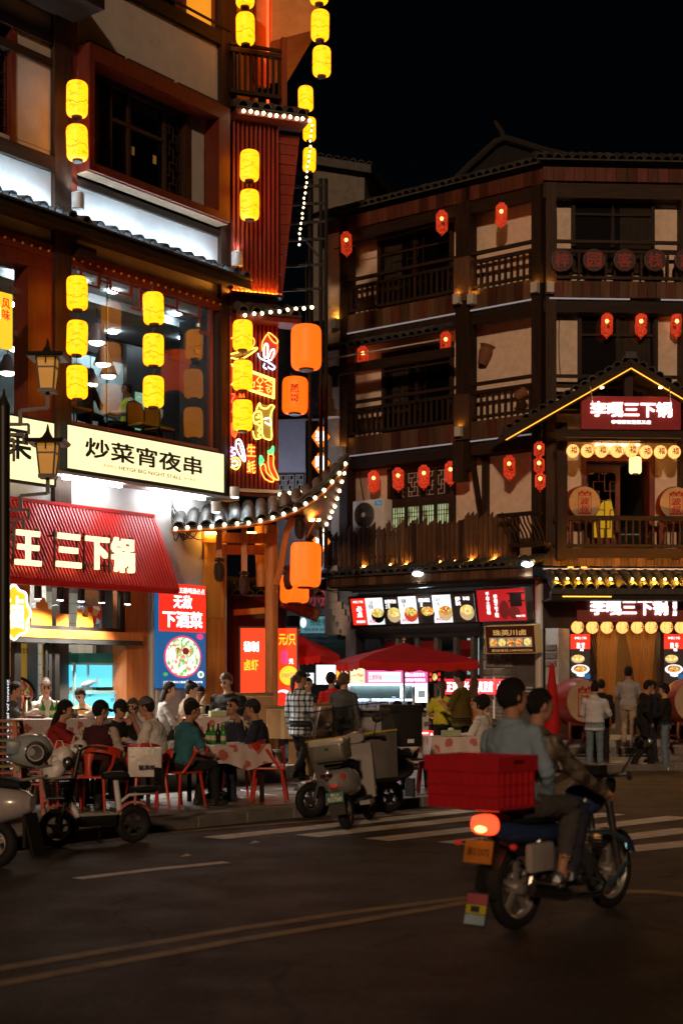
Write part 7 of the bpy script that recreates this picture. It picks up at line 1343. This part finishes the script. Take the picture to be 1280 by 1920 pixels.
MB().lathe([(0, .0), (.075, .004), (.08, .012), (.1, .004), (.105, -.02)], 28, M=MX.Translation((.07, -.155, .16)) @ WX).build('ear_disc', BLK, hm, True); MB().tube([(.07 + .07 * cos(a), -.172, .16 + .07 * sin(a)) for a in [2 * pi * k / 30 for k in range(31)]], .006, 6, up=(0, 1, 0)).build('ear_ring', RIM, hm)
rbox(-.2, -.06, -.155, -.1, .14, .27, .03).build('cheek_pad', mat('teal grey pad', (.16, .22, .24), .4), hm, True); MB().tube([(-.2, -.05, .1), (-.05, -.15, .06), (.1, -.14, .03), (.2, -.04, .04)], .012, 6).build('rim_trim', RIM, hm, True)
# ------------------------------------------------------------------ pink and white electric bicycle
er, ef = gp(250, 15.1), gp(108, 14.65); h = math.atan2(ef.y - er.y, ef.x - er.x); eb = thing('electric_bicycle', 'small white and pink electric bicycle with wire basket by the kerb', 'electric bicycle', er, h); wb = (ef - er).length
PNK = mat('dusty pink paint', (.42, .14, .12), .35, coat=.3); WFR = mat('white frame paint', (.6, .62, .65), .3)
wheel(eb, 0, .2, .045, 5, .045, DKG); wheel(eb, wb, .2, .04, 5, .04, RIM)
for x in (0, wb): MB().lathe([(.215, -.05), (.235, 0), (.215, .05)], 20, M=MX.Translation((x, 0, .205)) @ WX, a0=R(20) if x == 0 else R(60), a1=R(150) if x == 0 else R(190)).build('fender', PNK, eb, True)
rbox(.22, .62, -.1, .1, .2, .31, .02).build('battery_deck', BLK, eb, 40); rbox(.22, .62, -.11, .11, .31, .33, .008).build('deck_mat', mat('grey deck mat', (.3, .28, .24), .7), eb)
MB().tube([(.15, 0, .3), (.19, 0, .62), (.2, 0, .68)], .03, 10).build('seat_post', WFR, eb, True); MB().tube([(.16, 0, .42), (.05, 0, .5), (-.25, 0, .52)], .016, 8).build('rear_carrier', WFR, eb, True)
loftx([(.06, .05, .66, .73, 2.5), (.12, .1, .66, .76, 2.5), (.25, .09, .67, .755, 2.5), (.34, .05, .68, .74, 2.5)]).build('saddle', BLKR, eb, True); loftx([(-.26, .07, .53, .58, 3), (-.15, .1, .53, .6, 3), (.02, .08, .53, .59, 3)]).build('rear_seat', BLKR, eb, True); rbox(-.32, -.28, -.1, .1, .6, .78, .02).build('backrest', BLKR, eb, 40); MB().bar((-.3, 0, .55), (-.3, 0, .65), .02).build('backrest_stay', STEEL, eb)
MB().tube([(wb, .06, .2), (wb - .06, .05, .45), (wb - .12, .0, .58)], .02, 8).build('fork_leg', BLK, eb, True); MB().tube([(wb, -.06, .2), (wb - .06, -.05, .45), (wb - .12, .0, .58)], .02, 8).build('fork_leg', BLK, eb, True)
MB().tube([(wb - .12, 0, .4), (wb - .16, 0, .62), (wb - .24, 0, .98)], .028, 10).build('stem', BLK, eb, True); MB().tube([(.62, 0, .3), (wb - .2, 0, .34), (wb - .14, 0, .52)], .032, 10).build('down_tube', WFR, eb, True)
MB().tube([(wb - .36, -.3, 1.02), (wb - .27, -.18, 1.03), (wb - .24, 0, .98), (wb - .27, .18, 1.03), (wb - .36, .3, 1.02)], .013, 8).build('handlebar', BLK, eb, True)
for sy in (-1, 1): MB().cyl((wb - .33, sy * .26, 1.02), (wb - .4, sy * .34, 1.01), .018, n=8).build('grip', DKG, eb); MB().bar((wb - .28, sy * .2, 1.03), (wb - .3, sy * .3, 1.0), .012).build('brake_lever', STEEL, eb)
hl = blob((wb - .12, 0, .86), (.05, .065, .065)).build('headlamp', BLK, eb, True); blob((wb - .085, 0, .86), (.02, .055, .055)).build('lens', STEEL, hl, True)
bs = ob('basket', None, eb, (wb - .02, 0, .5)); b = MB()
for k in range(9): b.tube([((.15 - .03 * (1 - k / 8)) * math.copysign(abs(cos(a)) ** .6, cos(a)) + .0, (.17 - .03 * (1 - k / 8)) * math.copysign(abs(sin(a)) ** .6, sin(a)), .025 * k) for a in [2 * pi * j / 32 for j in range(33)]], .005, 5)
for j in range(36): a = 2 * pi * j / 36; b.bar((.12 * math.copysign(abs(cos(a)) ** .6, cos(a)), .14 * math.copysign(abs(sin(a)) ** .6, sin(a)), 0), (.15 * math.copysign(abs(cos(a)) ** .6, cos(a)), .17 * math.copysign(abs(sin(a)) ** .6, sin(a)), .2), .006)
b.box(-.12, .12, -.14, .14, -.004, .004); b.build('wire_mesh', BLK, bs); rbox(-.13, .13, -.15, .15, .19, .205, .004).build('basket_lid', mat('checked cover', (.25, .17, .1), .8, var=.6, sc=40), bs)
MB().tube([(.3, -.1, .2), (.33, -.16, .02), (.28, -.18, .01)], .012, 6).build('kickstand', BLK, eb); blob((.12, -.1, .28), (.08, .02, .06)).build('crank_cover', BLK, eb, True)
# ================================================================== people
SK = [mat('skin ' + str(k), c, .55, var=.08, sc=12) for k, c in enumerate(((.42, .24, .16), (.36, .19, .12), (.50, .31, .22), (.30, .155, .10)))]
def cloth(n, c, var=.18, sc=7): return mat('cloth ' + n, c, .9, var=var, sc=sc, bump=.5, bs=16)
HAIR = mat('black hair', (.010, .008, .007), .62, var=.4, sc=30, st=(6, 6, .6), bump=.5); HBR = mat('brown hair', (.07, .035, .02), .5, var=.4, sc=30, st=(6, 6, .6), bump=.5)
def plaid():
    mm, t, b, N, L = nodes('plaid cloth'); b.inputs['Roughness'].default_value = .9
    tc = N('ShaderNodeTexCoord'); acc = None
    for ax, s_ in ((0, 12), (2, 11)):
        sp = N('ShaderNodeSeparateXYZ'); L(tc.outputs['Object'], sp.inputs[0]); m1 = N('ShaderNodeMath'); m1.operation = 'MULTIPLY'; L(sp.outputs[ax], m1.inputs[0]); m1.inputs[1].default_value = s_
        fr = N('ShaderNodeMath'); fr.operation = 'FRACT'; L(m1.outputs[0], fr.inputs[0]); lt = N('ShaderNodeMath'); lt.operation = 'LESS_THAN'; L(fr.outputs[0], lt.inputs[0]); lt.inputs[1].default_value = .34
        if acc is None: acc = lt.outputs[0]
        else: ad = N('ShaderNodeMath'); ad.operation = 'ADD'; L(acc, ad.inputs[0]); L(lt.outputs[0], ad.inputs[1]); acc = ad.outputs[0]
    mr = N('ShaderNodeMapRange'); mr.inputs[2].default_value = 2; L(acc, mr.inputs[0]); cr = N('ShaderNodeValToRGB'); L(mr.outputs[0], cr.inputs[0]); cr.color_ramp.interpolation = 'CONSTANT'
    e = cr.color_ramp.elements; e[0].color = (.5, .56, .62, 1); e[1].position = .8; e[1].color = (.01, .012, .018, 1); x = e.new(.4); x.color = (.12, .16, .2, 1); L(cr.outputs[0], b.inputs['Base Color']); return mm
PLAID = plaid()
CAMO = food('camouflage cloth', [(.09, .07, .05), (.05, .045, .03), (.14, .11, .085), (.04, .03, .025), (.10, .085, .06)], 0, 14)
BK, NV, WT = cloth('black', (.014, .013, .013)), cloth('navy', (.02, .024, .04)), cloth('white', (.55, .53, .5), .06)
JEAN, GREY, DEN = cloth('jean blue', (.13, .19, .24)), cloth('grey', (.06, .065, .065)), cloth('pale denim', (.20, .28, .36))
PEOPLE = []
def person(label, loc, h, top, bot=BK, pose='stand', arms=('down', 'down'), lean=0, yaw=0, pitch=0, ht=1.68, sleeve='long', hair='short', hmat=None, skin=0, shoe=None, fat=1.0, legs=None, cap=None, hood=False, hem=0, extra=None, side=0, anklecuff=False, vest=None, sole=None):
    """front is -y; the body is one remeshed surface, hair and headwear are its children"""
    S = ht / 1.7; prims = []          # (verts, faces, tag): 0 skin 1 top 2 trousers 3 shoes 4 dark 5 sleeve / vest
    def add(mb, tg): prims.append((mb.v, mb.f, tg))
    sit = pose in ('sit', 'ride'); pel = V((0, 0, .54 if sit else .93))
    if pose == 'ride': pel = V((0, 0, .0))
    Rt = MX.Rotation(R(side), 4, 'Y') @ MX.Rotation(R(lean), 4, 'X')   # lean > 0: forwards (towards -y)
    T = lambda p: pel + (Rt @ V(p))
    def loft(rings, tg, n=16):
        b = MB(); vs = []; n = 26; R_ = []
        for q0, q1 in zip(rings, rings[1:]):
            for e in range(4): R_.append((q0[0].lerp(q1[0], e / 4), q0[1] + (q1[1] - q0[1]) * e / 4, q0[2] + (q1[2] - q0[2]) * e / 4))
        rings = R_ + [rings[-1]]
        for c, rx, ry in rings: vs += [c + (Rt @ V((rx * cos(2 * pi * j / n), ry * sin(2 * pi * j / n), 0))) for j in range(n)]
        k = len(rings); b.add(vs, [(i * n + j, i * n + (j + 1) % n, (i + 1) * n + (j + 1) % n, (i + 1) * n + j) for i in range(k - 1) for j in range(n)] + [tuple(range(n))[::-1], tuple((k - 1) * n + j for j in range(n))]); add(b, tg)
    def limb(pts, rs, tg, seg=.03):
        P_ = [V(p) for p in pts]; out = []; ro = []
        for i in range(len(P_) - 1):
            k = max(2, int((P_[i + 1] - P_[i]).length / seg))
            for j in range(k): out.append(P_[i].lerp(P_[i + 1], j / k)); ro.append(rs[i] + (rs[i + 1] - rs[i]) * j / k)
        out.append(P_[-1]); ro.append(rs[-1]); add(MB().tube(out, ro, 12), tg)
        add(MB().sph(out[0], ro[0], 10, 8), tg); add(MB().sph(out[-1], ro[-1], 10, 8), tg)
    f = fat; tp_, bt_ = 1, 2
    loft([(T((0, .01, -.09)), .13 * f, .10 * f), (T((0, .01, -.04)), .165 * f, .12 * f), (T((0, .0, .03)), .172 * f, .125 * f)], 2)
    loft([(T((0, 0, .0 - hem)), .178 * f, .132 * f), (T((0, 0, .05)), .17 * f, .128 * f), (T((0, -.005, .14)), .16 * f, .12 * f), (T((0, -.005, .24)), .163 * f, .122 * f), (T((0, 0, .34)), .178 * f, .125 * f), (T((0, .005, .42)), .186 * f, .115 * f), (T((0, .01, .475)), .165 * f, .095), (T((0, .01, .51)), .105, .075), (T((0, .01, .53)), .07, .066)], 1 if vest is None else 5)
    loft([(T((0, .005, .50)), .058, .06), (T((0, -.005, .56)), .052, .056), (T((0, -.015, .63)), .052, .058)], 0)
    hc = T((0, -.03, .70)); Hm = MX.Translation(hc) @ Rt @ MX.Rotation(R(yaw), 4, 'Z') @ MX.Rotation(R(pitch), 4, 'X')
    add(MB().sph((0, .008, .02), (.076, .098, .105), 18, 14, Hm), 0); add(MB().sph((0, -.032, -.05), (.055, .058, .062), 14, 10, Hm), 0); add(MB().sph((0, -.05, -.01), (.062, .045, .07), 14, 10, Hm), 0)
    add(MB().tube([Hm @ V((0, -.088, .02)), Hm @ V((0, -.108, -.018)), Hm @ V((0, -.09, -.03))], [.009, .016, .012], 8), 0)
    for sx in (-1, 1):
        add(MB().sph((sx * .077, .01, -.005), (.012, .022, .034), 8, 8, Hm), 0); add(MB().sph((sx * .031, -.088, .012), (.014, .008, .007), 8, 6, Hm), 4); add(MB().sph((sx * .031, -.091, .036), (.02, .006, .005), 8, 6, Hm), 4)
    add(MB().sph((0, -.088, -.055), (.022, .008, .006), 8, 6, Hm), 6)
    AR = {'down': ((.245, .02, .17), (.25, -.07, -.07)), 'table': ((.25, -.12, .18), (.13, -.37, .18)), 'mouth': ((.22, -.25, .24), (.05, -.24, .55)), 'phone': ((.21, -.12, .17), (.05, -.31, .28)), 'bars': ((.25, -.24, .24), (.30, -.48, .16)), 'hip': ((.36, .1, .2), (.22, -.06, .02)), 'reach': ((.22, -.26, .30), (.16, -.52, .26)), 'lap': ((.25, -.04, .17), (.1, -.25, .05)), 'hold': ((.24, -.06, .17), (.16, -.30, .16)), 'waist': ((.27, -.1, .2), (.12, -.36, .12)), 'up': ((.24, -.24, .36), (.12, -.26, .58))}
    for sx, am in zip((-1, 1), arms):
        e_, w_ = AR[am] if isinstance(am, str) else am
        sh, el, wr_ = T((sx * .175 * f, .01, .44)), T((sx * e_[0], e_[1], e_[2])), T((sx * w_[0], w_[1], w_[2]))
        fs = .052 * (1.12 if f > 1.05 else 1); mid = sh.lerp(el, .72)
        if sleeve == 'short': limb([sh, mid], [fs * 1.12, fs * 1.08], 1 if vest is None else 1); limb([mid, el, wr_], [.043, .04, .028], 0)
        else: limb([sh, el, wr_], [fs * 1.1, fs * .95, .04], 1)
        d = (wr_ - el).normalized(); hp = wr_ + d * .05; add(MB().sph(hp, (.036, .03, .045), 10, 8), 0); sd = V((1, 0, 0)) if abs(d.x) < .8 else V((0, 0, 1)); s1_ = d.cross(sd).normalized(); s2_ = d.cross(s1_).normalized()
        for q in range(4): o_ = (q - 1.5) * .019; b0 = hp + d * .03 + s2_ * o_; L_ = (.06, .07, .065, .05)[q]; add(MB().tube([b0, b0 + d * L_ * .6 - s1_ * .012, b0 + d * L_ - s1_ * .03], [.011, .01, .008], 8), 0)
        add(MB().tube([hp + s2_ * .03, hp + s2_ * .05 + d * .025, hp + s2_ * .045 + d * .055], [.013, .011, .009], 8), 0)
    LG = legs or {'stand': ((.1, -.015, .5), (.105, .02, .09), (-.1, -.015, .5), (-.115, .03, .09)), 'walk': ((.1, -.14, .5), (.1, -.2, .1), (-.1, .0, .5), (-.1, .26, .16)), 'sit': ((.13, -.42, .52), (.14, -.36, .09), (-.13, -.42, .52), (-.13, -.44, .09)), 'ride': ((.2, -.36, -.1), (.2, -.18, -.44), (-.2, -.36, -.1), (-.2, -.18, -.44))}[pose]
    for kn, an, sx in ((LG[0], LG[1], 1), (LG[2], LG[3], -1)):
        hp = pel + V((sx * .085 * f, 0, -.04)); kn, an = V(kn), V(an); r1 = .083 * (1 + (f - 1) * .7)
        lo = kn.lerp(an, .72) if anklecuff else an
        limb([hp, kn, lo], [r1, .064, .052], 2)
        if anklecuff: limb([lo, an], [.038, .034], 0)
        dr = V((0, -1, 0)); ft = an + V((0, 0, -.045)); add(MB().tube([ft - dr * .06, ft + dr * .02, ft + dr * .12, ft + dr * .17], [.04, .045, .04, .03], 12, sq=(1, .85)), 3); add(MB().tube([ft - dr * .075 - V((0, 0, .03)), ft + dr * .05 - V((0, 0, .03)), ft + dr * .18 - V((0, 0, .03))], [.036, .042, .034], 12, sq=(1, .35)), 7)
    add(MB().tube([T((.072 * cos(a), .075 * sin(a) + .005, .515 + .012 * sin(a))) for a in [2 * pi * k / 14 for k in range(15)]], .016, 8), 1)
    if hood: add(MB().sph(T((0, .07, .5)), (.1, .06, .07), 12, 8), 1)
    if extra: extra(lambda mb, tg: add(mb, tg), T, Hm)
    VV, FF, TG = [], [], []
    for vs, fs, tg in prims: n = len(VV); VV += [tuple(V(v) * S) for v in vs]; FF += [tuple(i + n for i in q) for q in fs]; TG += [tg] * len(vs)
    me = bpy.data.meshes.new('person'); me.from_pydata(VV, [], FF); o = ob('person', me, None, loc, (0, 0, face(h))); tag(o, label, 'person')
    bm = bmesh.new(); bm.from_mesh(me); bmesh.ops.recalc_face_normals(bm, faces=bm.faces); bm.to_mesh(me); bm.free()
    rm = o.modifiers.new('r', 'REMESH'); rm.mode = 'VOXEL'; rm.voxel_size = .0115; sm_ = o.modifiers.new('s', 'SMOOTH'); sm_.iterations = 2; sm_.factor = .5
    hm_ = hmat or HAIR
    mats_ = [SK[skin], top, bot, shoe or mat('shoe dark', (.03, .028, .026), .6), HAIR, vest or top, mat('lips', (.3, .1, .08), .5), sole or mat('dark sole', (.05, .05, .05), .7)]
    PEOPLE.append((o, VV, TG, mats_))
    HS = MX.Diagonal((S, S, S, 1)) @ Hm
    # hair shell
    if hair != 'none':
        nn, mmm = 22, 16; vs = []; keep = []; rr = random.Random(len(PEOPLE))
        g = {'short': 1.06, 'bun': 1.06, 'pony': 1.06, 'long': 1.08, 'bob': 1.13, 'buzz': 1.035, 'fluffy': 1.11}[hair]
        for i in range(mmm + 1):
            for j in range(nn):
                th, ph = pi * i / mmm, 2 * pi * j / nn; q = g * (1 + rr.uniform(-.02, .035)); x, y, z = .079 * q * sin(th) * cos(ph), .103 * q * sin(th) * sin(ph) + .012, .109 * q * cos(th) + .024
                vs.append((x, y, z)); lim = .055 if y < -.035 else (-.0 if y < .03 else -.075); keep.append(z > lim - (.05 if hair in ('bob', 'long', 'fluffy') and y > -.02 else 0))
        b = MB(); fs = []
        for i in range(mmm):
            for j in range(nn):
                q = (i * nn + j, (i + 1) * nn + j, (i + 1) * nn + (j + 1) % nn, i * nn + (j + 1) % nn)
                if sum(keep[k] for k in q) >= 3: fs.append(q)
        used = sorted({k for q in fs for k in q}); mp_ = {k: i for i, k in enumerate(used)}; off = len(used)
        b.add([HS @ V(vs[k]) for k in used] + [HS @ (V(vs[k]) * .9) for k in used], [tuple(mp_[k] for k in q) for q in fs] + [tuple(mp_[k] + off for k in q[::-1]) for q in fs])
        if hair == 'bun': b.sph((0, .06, .12), (.05, .05, .045), 12, 8, HS)
        if hair == 'pony': b.tube([HS @ V(p) for p in ((0, .11, .03), (0, .15, -.03), (0, .14, -.14), (0, .12, -.26))], [.03 * S, .045 * S, .04 * S, .01 * S], 10)
        if hair == 'long': b.tube([HS @ V(p) for p in ((0, .05, .03), (0, .085, -.08), (0, .10, -.2), (0, .11, -.34), (0, .10, -.44))], [.07 * S, .085 * S, .09 * S, .075 * S, .02 * S], 14, sq=(1, .55))
        b.build('hair', hm_, o, True)
    if cap:
        b = MB(); b.lathe([(0, .13), (.04, .127), (.075, .10), (.09, .06), (.092, .035)], 22, M=HS @ MX.Translation((0, .01, .0)) @ MX.Diagonal((1, 1.17, 1, 1))); c_ = b.build('cap', cap, o, True)
        ys = -1; v_ = sheet(lambda u, v: tuple(HS @ V(((u - .5) * .15 * (1 - .25 * v), -.085 - .095 * v - .03 * (1 - (2 * u - 1) ** 2), .045 - .02 * v - .02 * (2 * u - 1) ** 2))), 8, 4); v_.build('peak', cap, c_, True)
    return o
def finish_people():
    bpy.context.view_layer.update(); dgr = bpy.context.evaluated_depsgraph_get()
    for o, VV, TG, ms in PEOPLE:
        me = bpy.data.meshes.new_from_object(o.evaluated_get(dgr)); o.modifiers.clear(); o.data = me; me.name = 'person'
        kd = KDTree(len(VV)); NZ = mnoise.noise
        for i, v in enumerate(VV): kd.insert(v, i)
        kd.balance(); me.materials.clear()
        for m in ms: me.materials.append(m)
        me.polygons.foreach_set('material_index', [TG[kd.find(p.center)[1]] for p in me.polygons]); 
        cl = set()
        for p in me.polygons:
            if p.material_index in (1, 2, 5): cl.update(p.vertices)
        nr = [V(v.normal) for v in me.vertices]
        for i in cl:
            q = me.vertices[i].co; a = NZ(V((q.x * 7, q.y * 7, q.z * 11))); c = NZ(V((q.x * 19 + 5, q.y * 19, q.z * 26))); me.vertices[i].co = q + nr[i] * (.006 + .016 * a + .008 * c)
        me.polygons.foreach_set('use_smooth', [True] * len(me.polygons)); me.update()
def D(a): return R(a)
L_ = lambda px, Y, z=PL: gp(px, Y, z)
# riders
def on_mc(x, z): return mp + V((cos(mh) * x, sin(mh) * x, z))
person('passenger in pale denim jacket and grey trousers sitting behind the motorcycle driver', on_mc(-.03, .87), mh, DEN, cloth('charcoal', (.05, .047, .045)), 'ride', ('lap', 'lap'), lean=8, side=7, yaw=-22, ht=1.72, skin=1, hair='fluffy', legs=((.2, -.42, -.04), (.19, -.30, -.47), (-.2, -.42, -.04), (-.19, -.30, -.47)), anklecuff=True, shoe=mat('black white trainer', (.05, .06, .08), .5), sole=mat('white sole', (.7, .75, .8), .5))
person('driver in brown camouflage steering the motorcycle with both hands', on_mc(.16, .85), mh, CAMO, NV, 'ride', ('bars', 'bars'), lean=10, yaw=-25, ht=1.62, skin=1, hair='buzz', legs=((.2, -.40, -.06), (.18, -.28, -.45), (-.2, -.40, -.06), (-.18, -.28, -.45)))
# front right table
person('man in teal shirt seen from behind at the bottle table', L_(340, 18.05), D(40), cloth('teal', (.03, .13, .16)), BK, 'sit', ('table', 'table'), lean=12, yaw=-15, sleeve='short', skin=1)
person('man in black cap and dark jacket at the back of the bottle table', L_(355, 19.75), D(-20), BK, BK, 'sit', ('table', 'table'), yaw=-10, cap=BK, skin=3)
person('man in knitted vest and pale shirt facing the camera', L_(438, 19.85), D(-110), cloth('cream stripe', (.42, .36, .26)), BK, 'sit', ('table', 'table'), yaw=-12, pitch=-4, skin=1, vest=NV, hair='buzz', fat=1.08)
person('man in navy uniform and cap raising a cup to his mouth', L_(490, 19.05), D(172), NV, NV, 'sit', ('mouth', 'table'), lean=8, cap=NV, skin=1, fat=1.08)
# front left table
person('woman in dark red shirt with long hair reaching over the front table', L_(98, 18.5), D(5), cloth('dark red', (.22, .015, .015)), BK, 'sit', ('reach', 'reach'), lean=12, hair='long', sleeve='short', skin=0)
person('diner in maroon vest and black cap seen from behind', L_(182, 17.35), D(75), cloth('pale sleeve', (.42, .36, .3)), BK, 'sit', ('table', 'table'), lean=8, yaw=-35, vest=cloth('maroon', (.05, .014, .018)), cap=BK, fat=1.08, skin=0)
person('diner in black with black cap bending over the round table', L_(212, 19.6), D(-50), BK, BK, 'sit', ('phone', 'mouth'), lean=14, cap=BK, hair='bob', skin=0)
person('woman in yellow and lavender facing the camera at the round table', L_(256, 19.7), D(-112), cloth('lavender', (.34, .3, .36)), BK, 'sit', ('hold', 'phone'), lean=6, yaw=12, hair='bob', hmat=HBR, skin=2)
person('man in white T-shirt and grey cap leaning over the round table', L_(300, 18.35), D(165), WT, cloth('maroon', (.05, .014, .018)), 'sit', ('mouth', 'table'), lean=13, sleeve='short', cap=cloth('grey cap', (.09, .09, .09)), skin=1, fat=1.06, ht=1.74)
# back left table
person('woman in white hoodie facing the camera at the long table', L_(86, 22.5, TZ), D(-75), WT, GREY, 'sit', ('table', 'table'), lean=8, hair='bun', hmat=HBR, skin=2, hood=True, ht=1.72)
person('boy in pale yellow shirt looking down by the fish tank', L_(162, 22.9, TZ), D(-110), cloth('pale yellow', (.55, .45, .28)), BK, 'sit', ('table', 'phone'), lean=14, pitch=18, hair='fluffy', sleeve='short', skin=2, ht=1.58)
person('small dark-haired child just showing above the long table', L_(124, 22.6, TZ), D(-90), WT, BK, 'sit', ('table', 'table'), pitch=12, hair='bob', skin=2, ht=1.32)
person('diner cut off by the street lamp at the far left table', L_(12, 22.0, TZ), D(0), GREY, BK, 'sit', ('reach', 'table'), lean=10, skin=1, sleeve='short')
# back right table
person('girl with very long hair in silver jacket by the poster', L_(306, 22.7, TZ), D(10), cloth('silver', (.32, .32, .33)), BK, 'sit', ('table', 'table'), lean=6, hair='long', skin=2)
person('woman with hair bun raising food to her mouth', L_(342, 22.6, TZ), D(8), cloth('cream navy', (.38, .3, .22)), NV, 'sit', ('mouth', 'mouth'), lean=10, hair='bun', skin=2)
person('boy in black cap facing the camera at the back table', L_(374, 23.1, TZ), D(-80), BK, BK, 'sit', ('table', 'table'), lean=4, cap=BK, skin=1, ht=1.6)
person('stout man with glasses in black holding his phone at the back table', L_(431, 22.9, TZ), D(-115), BK, BK, 'sit', ('phone', 'phone'), lean=6, yaw=-6, pitch=14, skin=2, fat=1.25, ht=1.85, sleeve='short', hair='fluffy', hmat=HBR)
# standing and walking
person('woman in plaid shirt and black cap walking past the cartons', L_(562, 22.9, .12), D(55), PLAID, BK, 'walk', ('down', 'down'), yaw=-20, pitch=10, cap=BK, hair='pony', hmat=HBR, hem=.2, fat=1.02, ht=1.7)
person('vendor glancing over behind the grill stall', L_(578, 25.6, .12), D(-100), BK, BK, 'stand', ('waist', 'waist'), hair='bob', skin=2, ht=1.6)
person('customer in red shirt standing before the grill stall', L_(622, 24.9, .12), D(110), cloth('bright red', (.5, .02, .02)), BK, 'stand', ('waist', 'down'), yaw=-55, ht=1.7, skin=1)
person('customer in dark grey jacket with tied-up hair', L_(644, 24.2, .12), D(70), GREY, BK, 'stand', ('down', 'waist'), yaw=-30, hair='fluffy', hmat=HBR, ht=1.68, hem=.1, fat=1.04)
person('man in cream shirt bending low behind the delivery box', L_(765, 21.6, PL), D(-120), cloth('cream shirt', (.5, .45, .38)), BK, 'sit', ('table', 'lap'), lean=26, pitch=28, skin=1, ht=1.72)
person('girl in yellow T-shirt seen from behind at the tofu stall', L_(829, 25.3, .12), D(85), cloth('lemon', (.55, .5, .04)), BK, 'stand', ('waist', 'waist'), hair='pony', hmat=HBR, sleeve='short', ht=1.56, skin=2)
person('man in olive T-shirt reading his phone at the tofu stall', L_(864, 24.3, .12), D(150), cloth('olive', (.10, .075, .015)), BK, 'stand', ('phone', 'phone'), pitch=22, yaw=0, sleeve='short', ht=1.72, skin=1, fat=1.15, hem=.1)
person('woman in orange top beyond the man in olive', L_(888, 25.4, .12), D(70), cloth('orange', (.42, .18, .04)), BK, 'stand', ('down', 'down'), hair='long', hmat=HBR, ht=1.6, skin=1)
person('customer in white sweatshirt sitting at the crumpled cloth table', L_(905, 21.7, PL), D(150), WT, BK, 'sit', ('table', 'table'), lean=4, hair='bob', ht=1.68, yaw=20)
person('customer in cream hidden behind the one in white', L_(908, 22.7, PL), D(160), cloth('cream shirt', (.5, .45, .38)), BK, 'sit', ('table', 'table'), hair='short', ht=1.72)
# before the inn
person('woman in white hooded jacket and wide blue jeans before the inn', L_(1114, 27.6, .0), D(70), cloth('white jacket', (.5, .52, .55), .06), JEAN, 'stand', ('waist', 'waist'), hair='bun', pitch=14, hood=True, hem=.12, fat=1.08, ht=1.66, shoe=WT)
person('companion in black half hidden behind the white-jacketed woman', L_(1126, 28.4, .12), D(80), BK, BK, 'stand', ('down', 'down'), ht=1.6)
person('person in grey T-shirt and headscarf climbing the inn steps', L_(1177, 29.6, .32), D(75), cloth('light grey', (.3, .3, .31)), cloth('khaki', (.33, .27, .19)), 'stand', ('waist', 'waist'), sleeve='short', cap=None, hair='fluffy', ht=1.66, skin=1, legs=((.1, -.2, .58), (.1, -.12, .22), (-.1, .02, .48), (-.1, .2, .16)), shoe=cloth('tan shoe', (.28, .16, .09)))
person('man in black hoodie with hand on hip and sandals before the inn', L_(1206, 27.9, .0), D(10), BK, BK, 'walk', ('hip', 'waist'), lean=6, pitch=12, hood=True, fat=1.08, ht=1.7, skin=1, shoe=mat('bare sandal', (.2, .1, .06), .6))
person('figure in dark clothes just behind the man in black hoodie', L_(1222, 28.6, .12), D(150), NV, NV, 'stand', ('down', 'down'), ht=1.58)
person('young woman in black top and blue jeans before the inn', L_(1246, 28.0, .0), D(165), BK, JEAN, 'stand', ('waist', 'waist'), hair='bob', pitch=10, ht=1.62, skin=2, shoe=WT)
# upstairs diners
pU = LF.W(LF.u(240, -1.2), -1.2, 5.95); person('upstairs diner in lime vest behind the big window', pU, LF.a + R(160), WT, BK, 'sit', ('table', 'table'), hair='bob', vest=cloth('lime', (.5, .6, .05)), ht=1.6)
pU = LF.W(LF.u(292, -1.5), -1.5, 5.95); person('second upstairs diner in lime half behind a gold chair', pU, LF.a + R(170), WT, BK, 'sit', ('table', 'table'), hair='short', vest=cloth('lime', (.5, .6, .05)), ht=1.6)
pU = LF.W(LF.u(160, -1.0), -1.0, 5.95); person('upstairs diner beside the left gold chair', pU, LF.a + R(20), GREY, BK, 'sit', ('table', 'table'), hair='bob', ht=1.6)
finish_people()
# glasses of the stout man and small things held
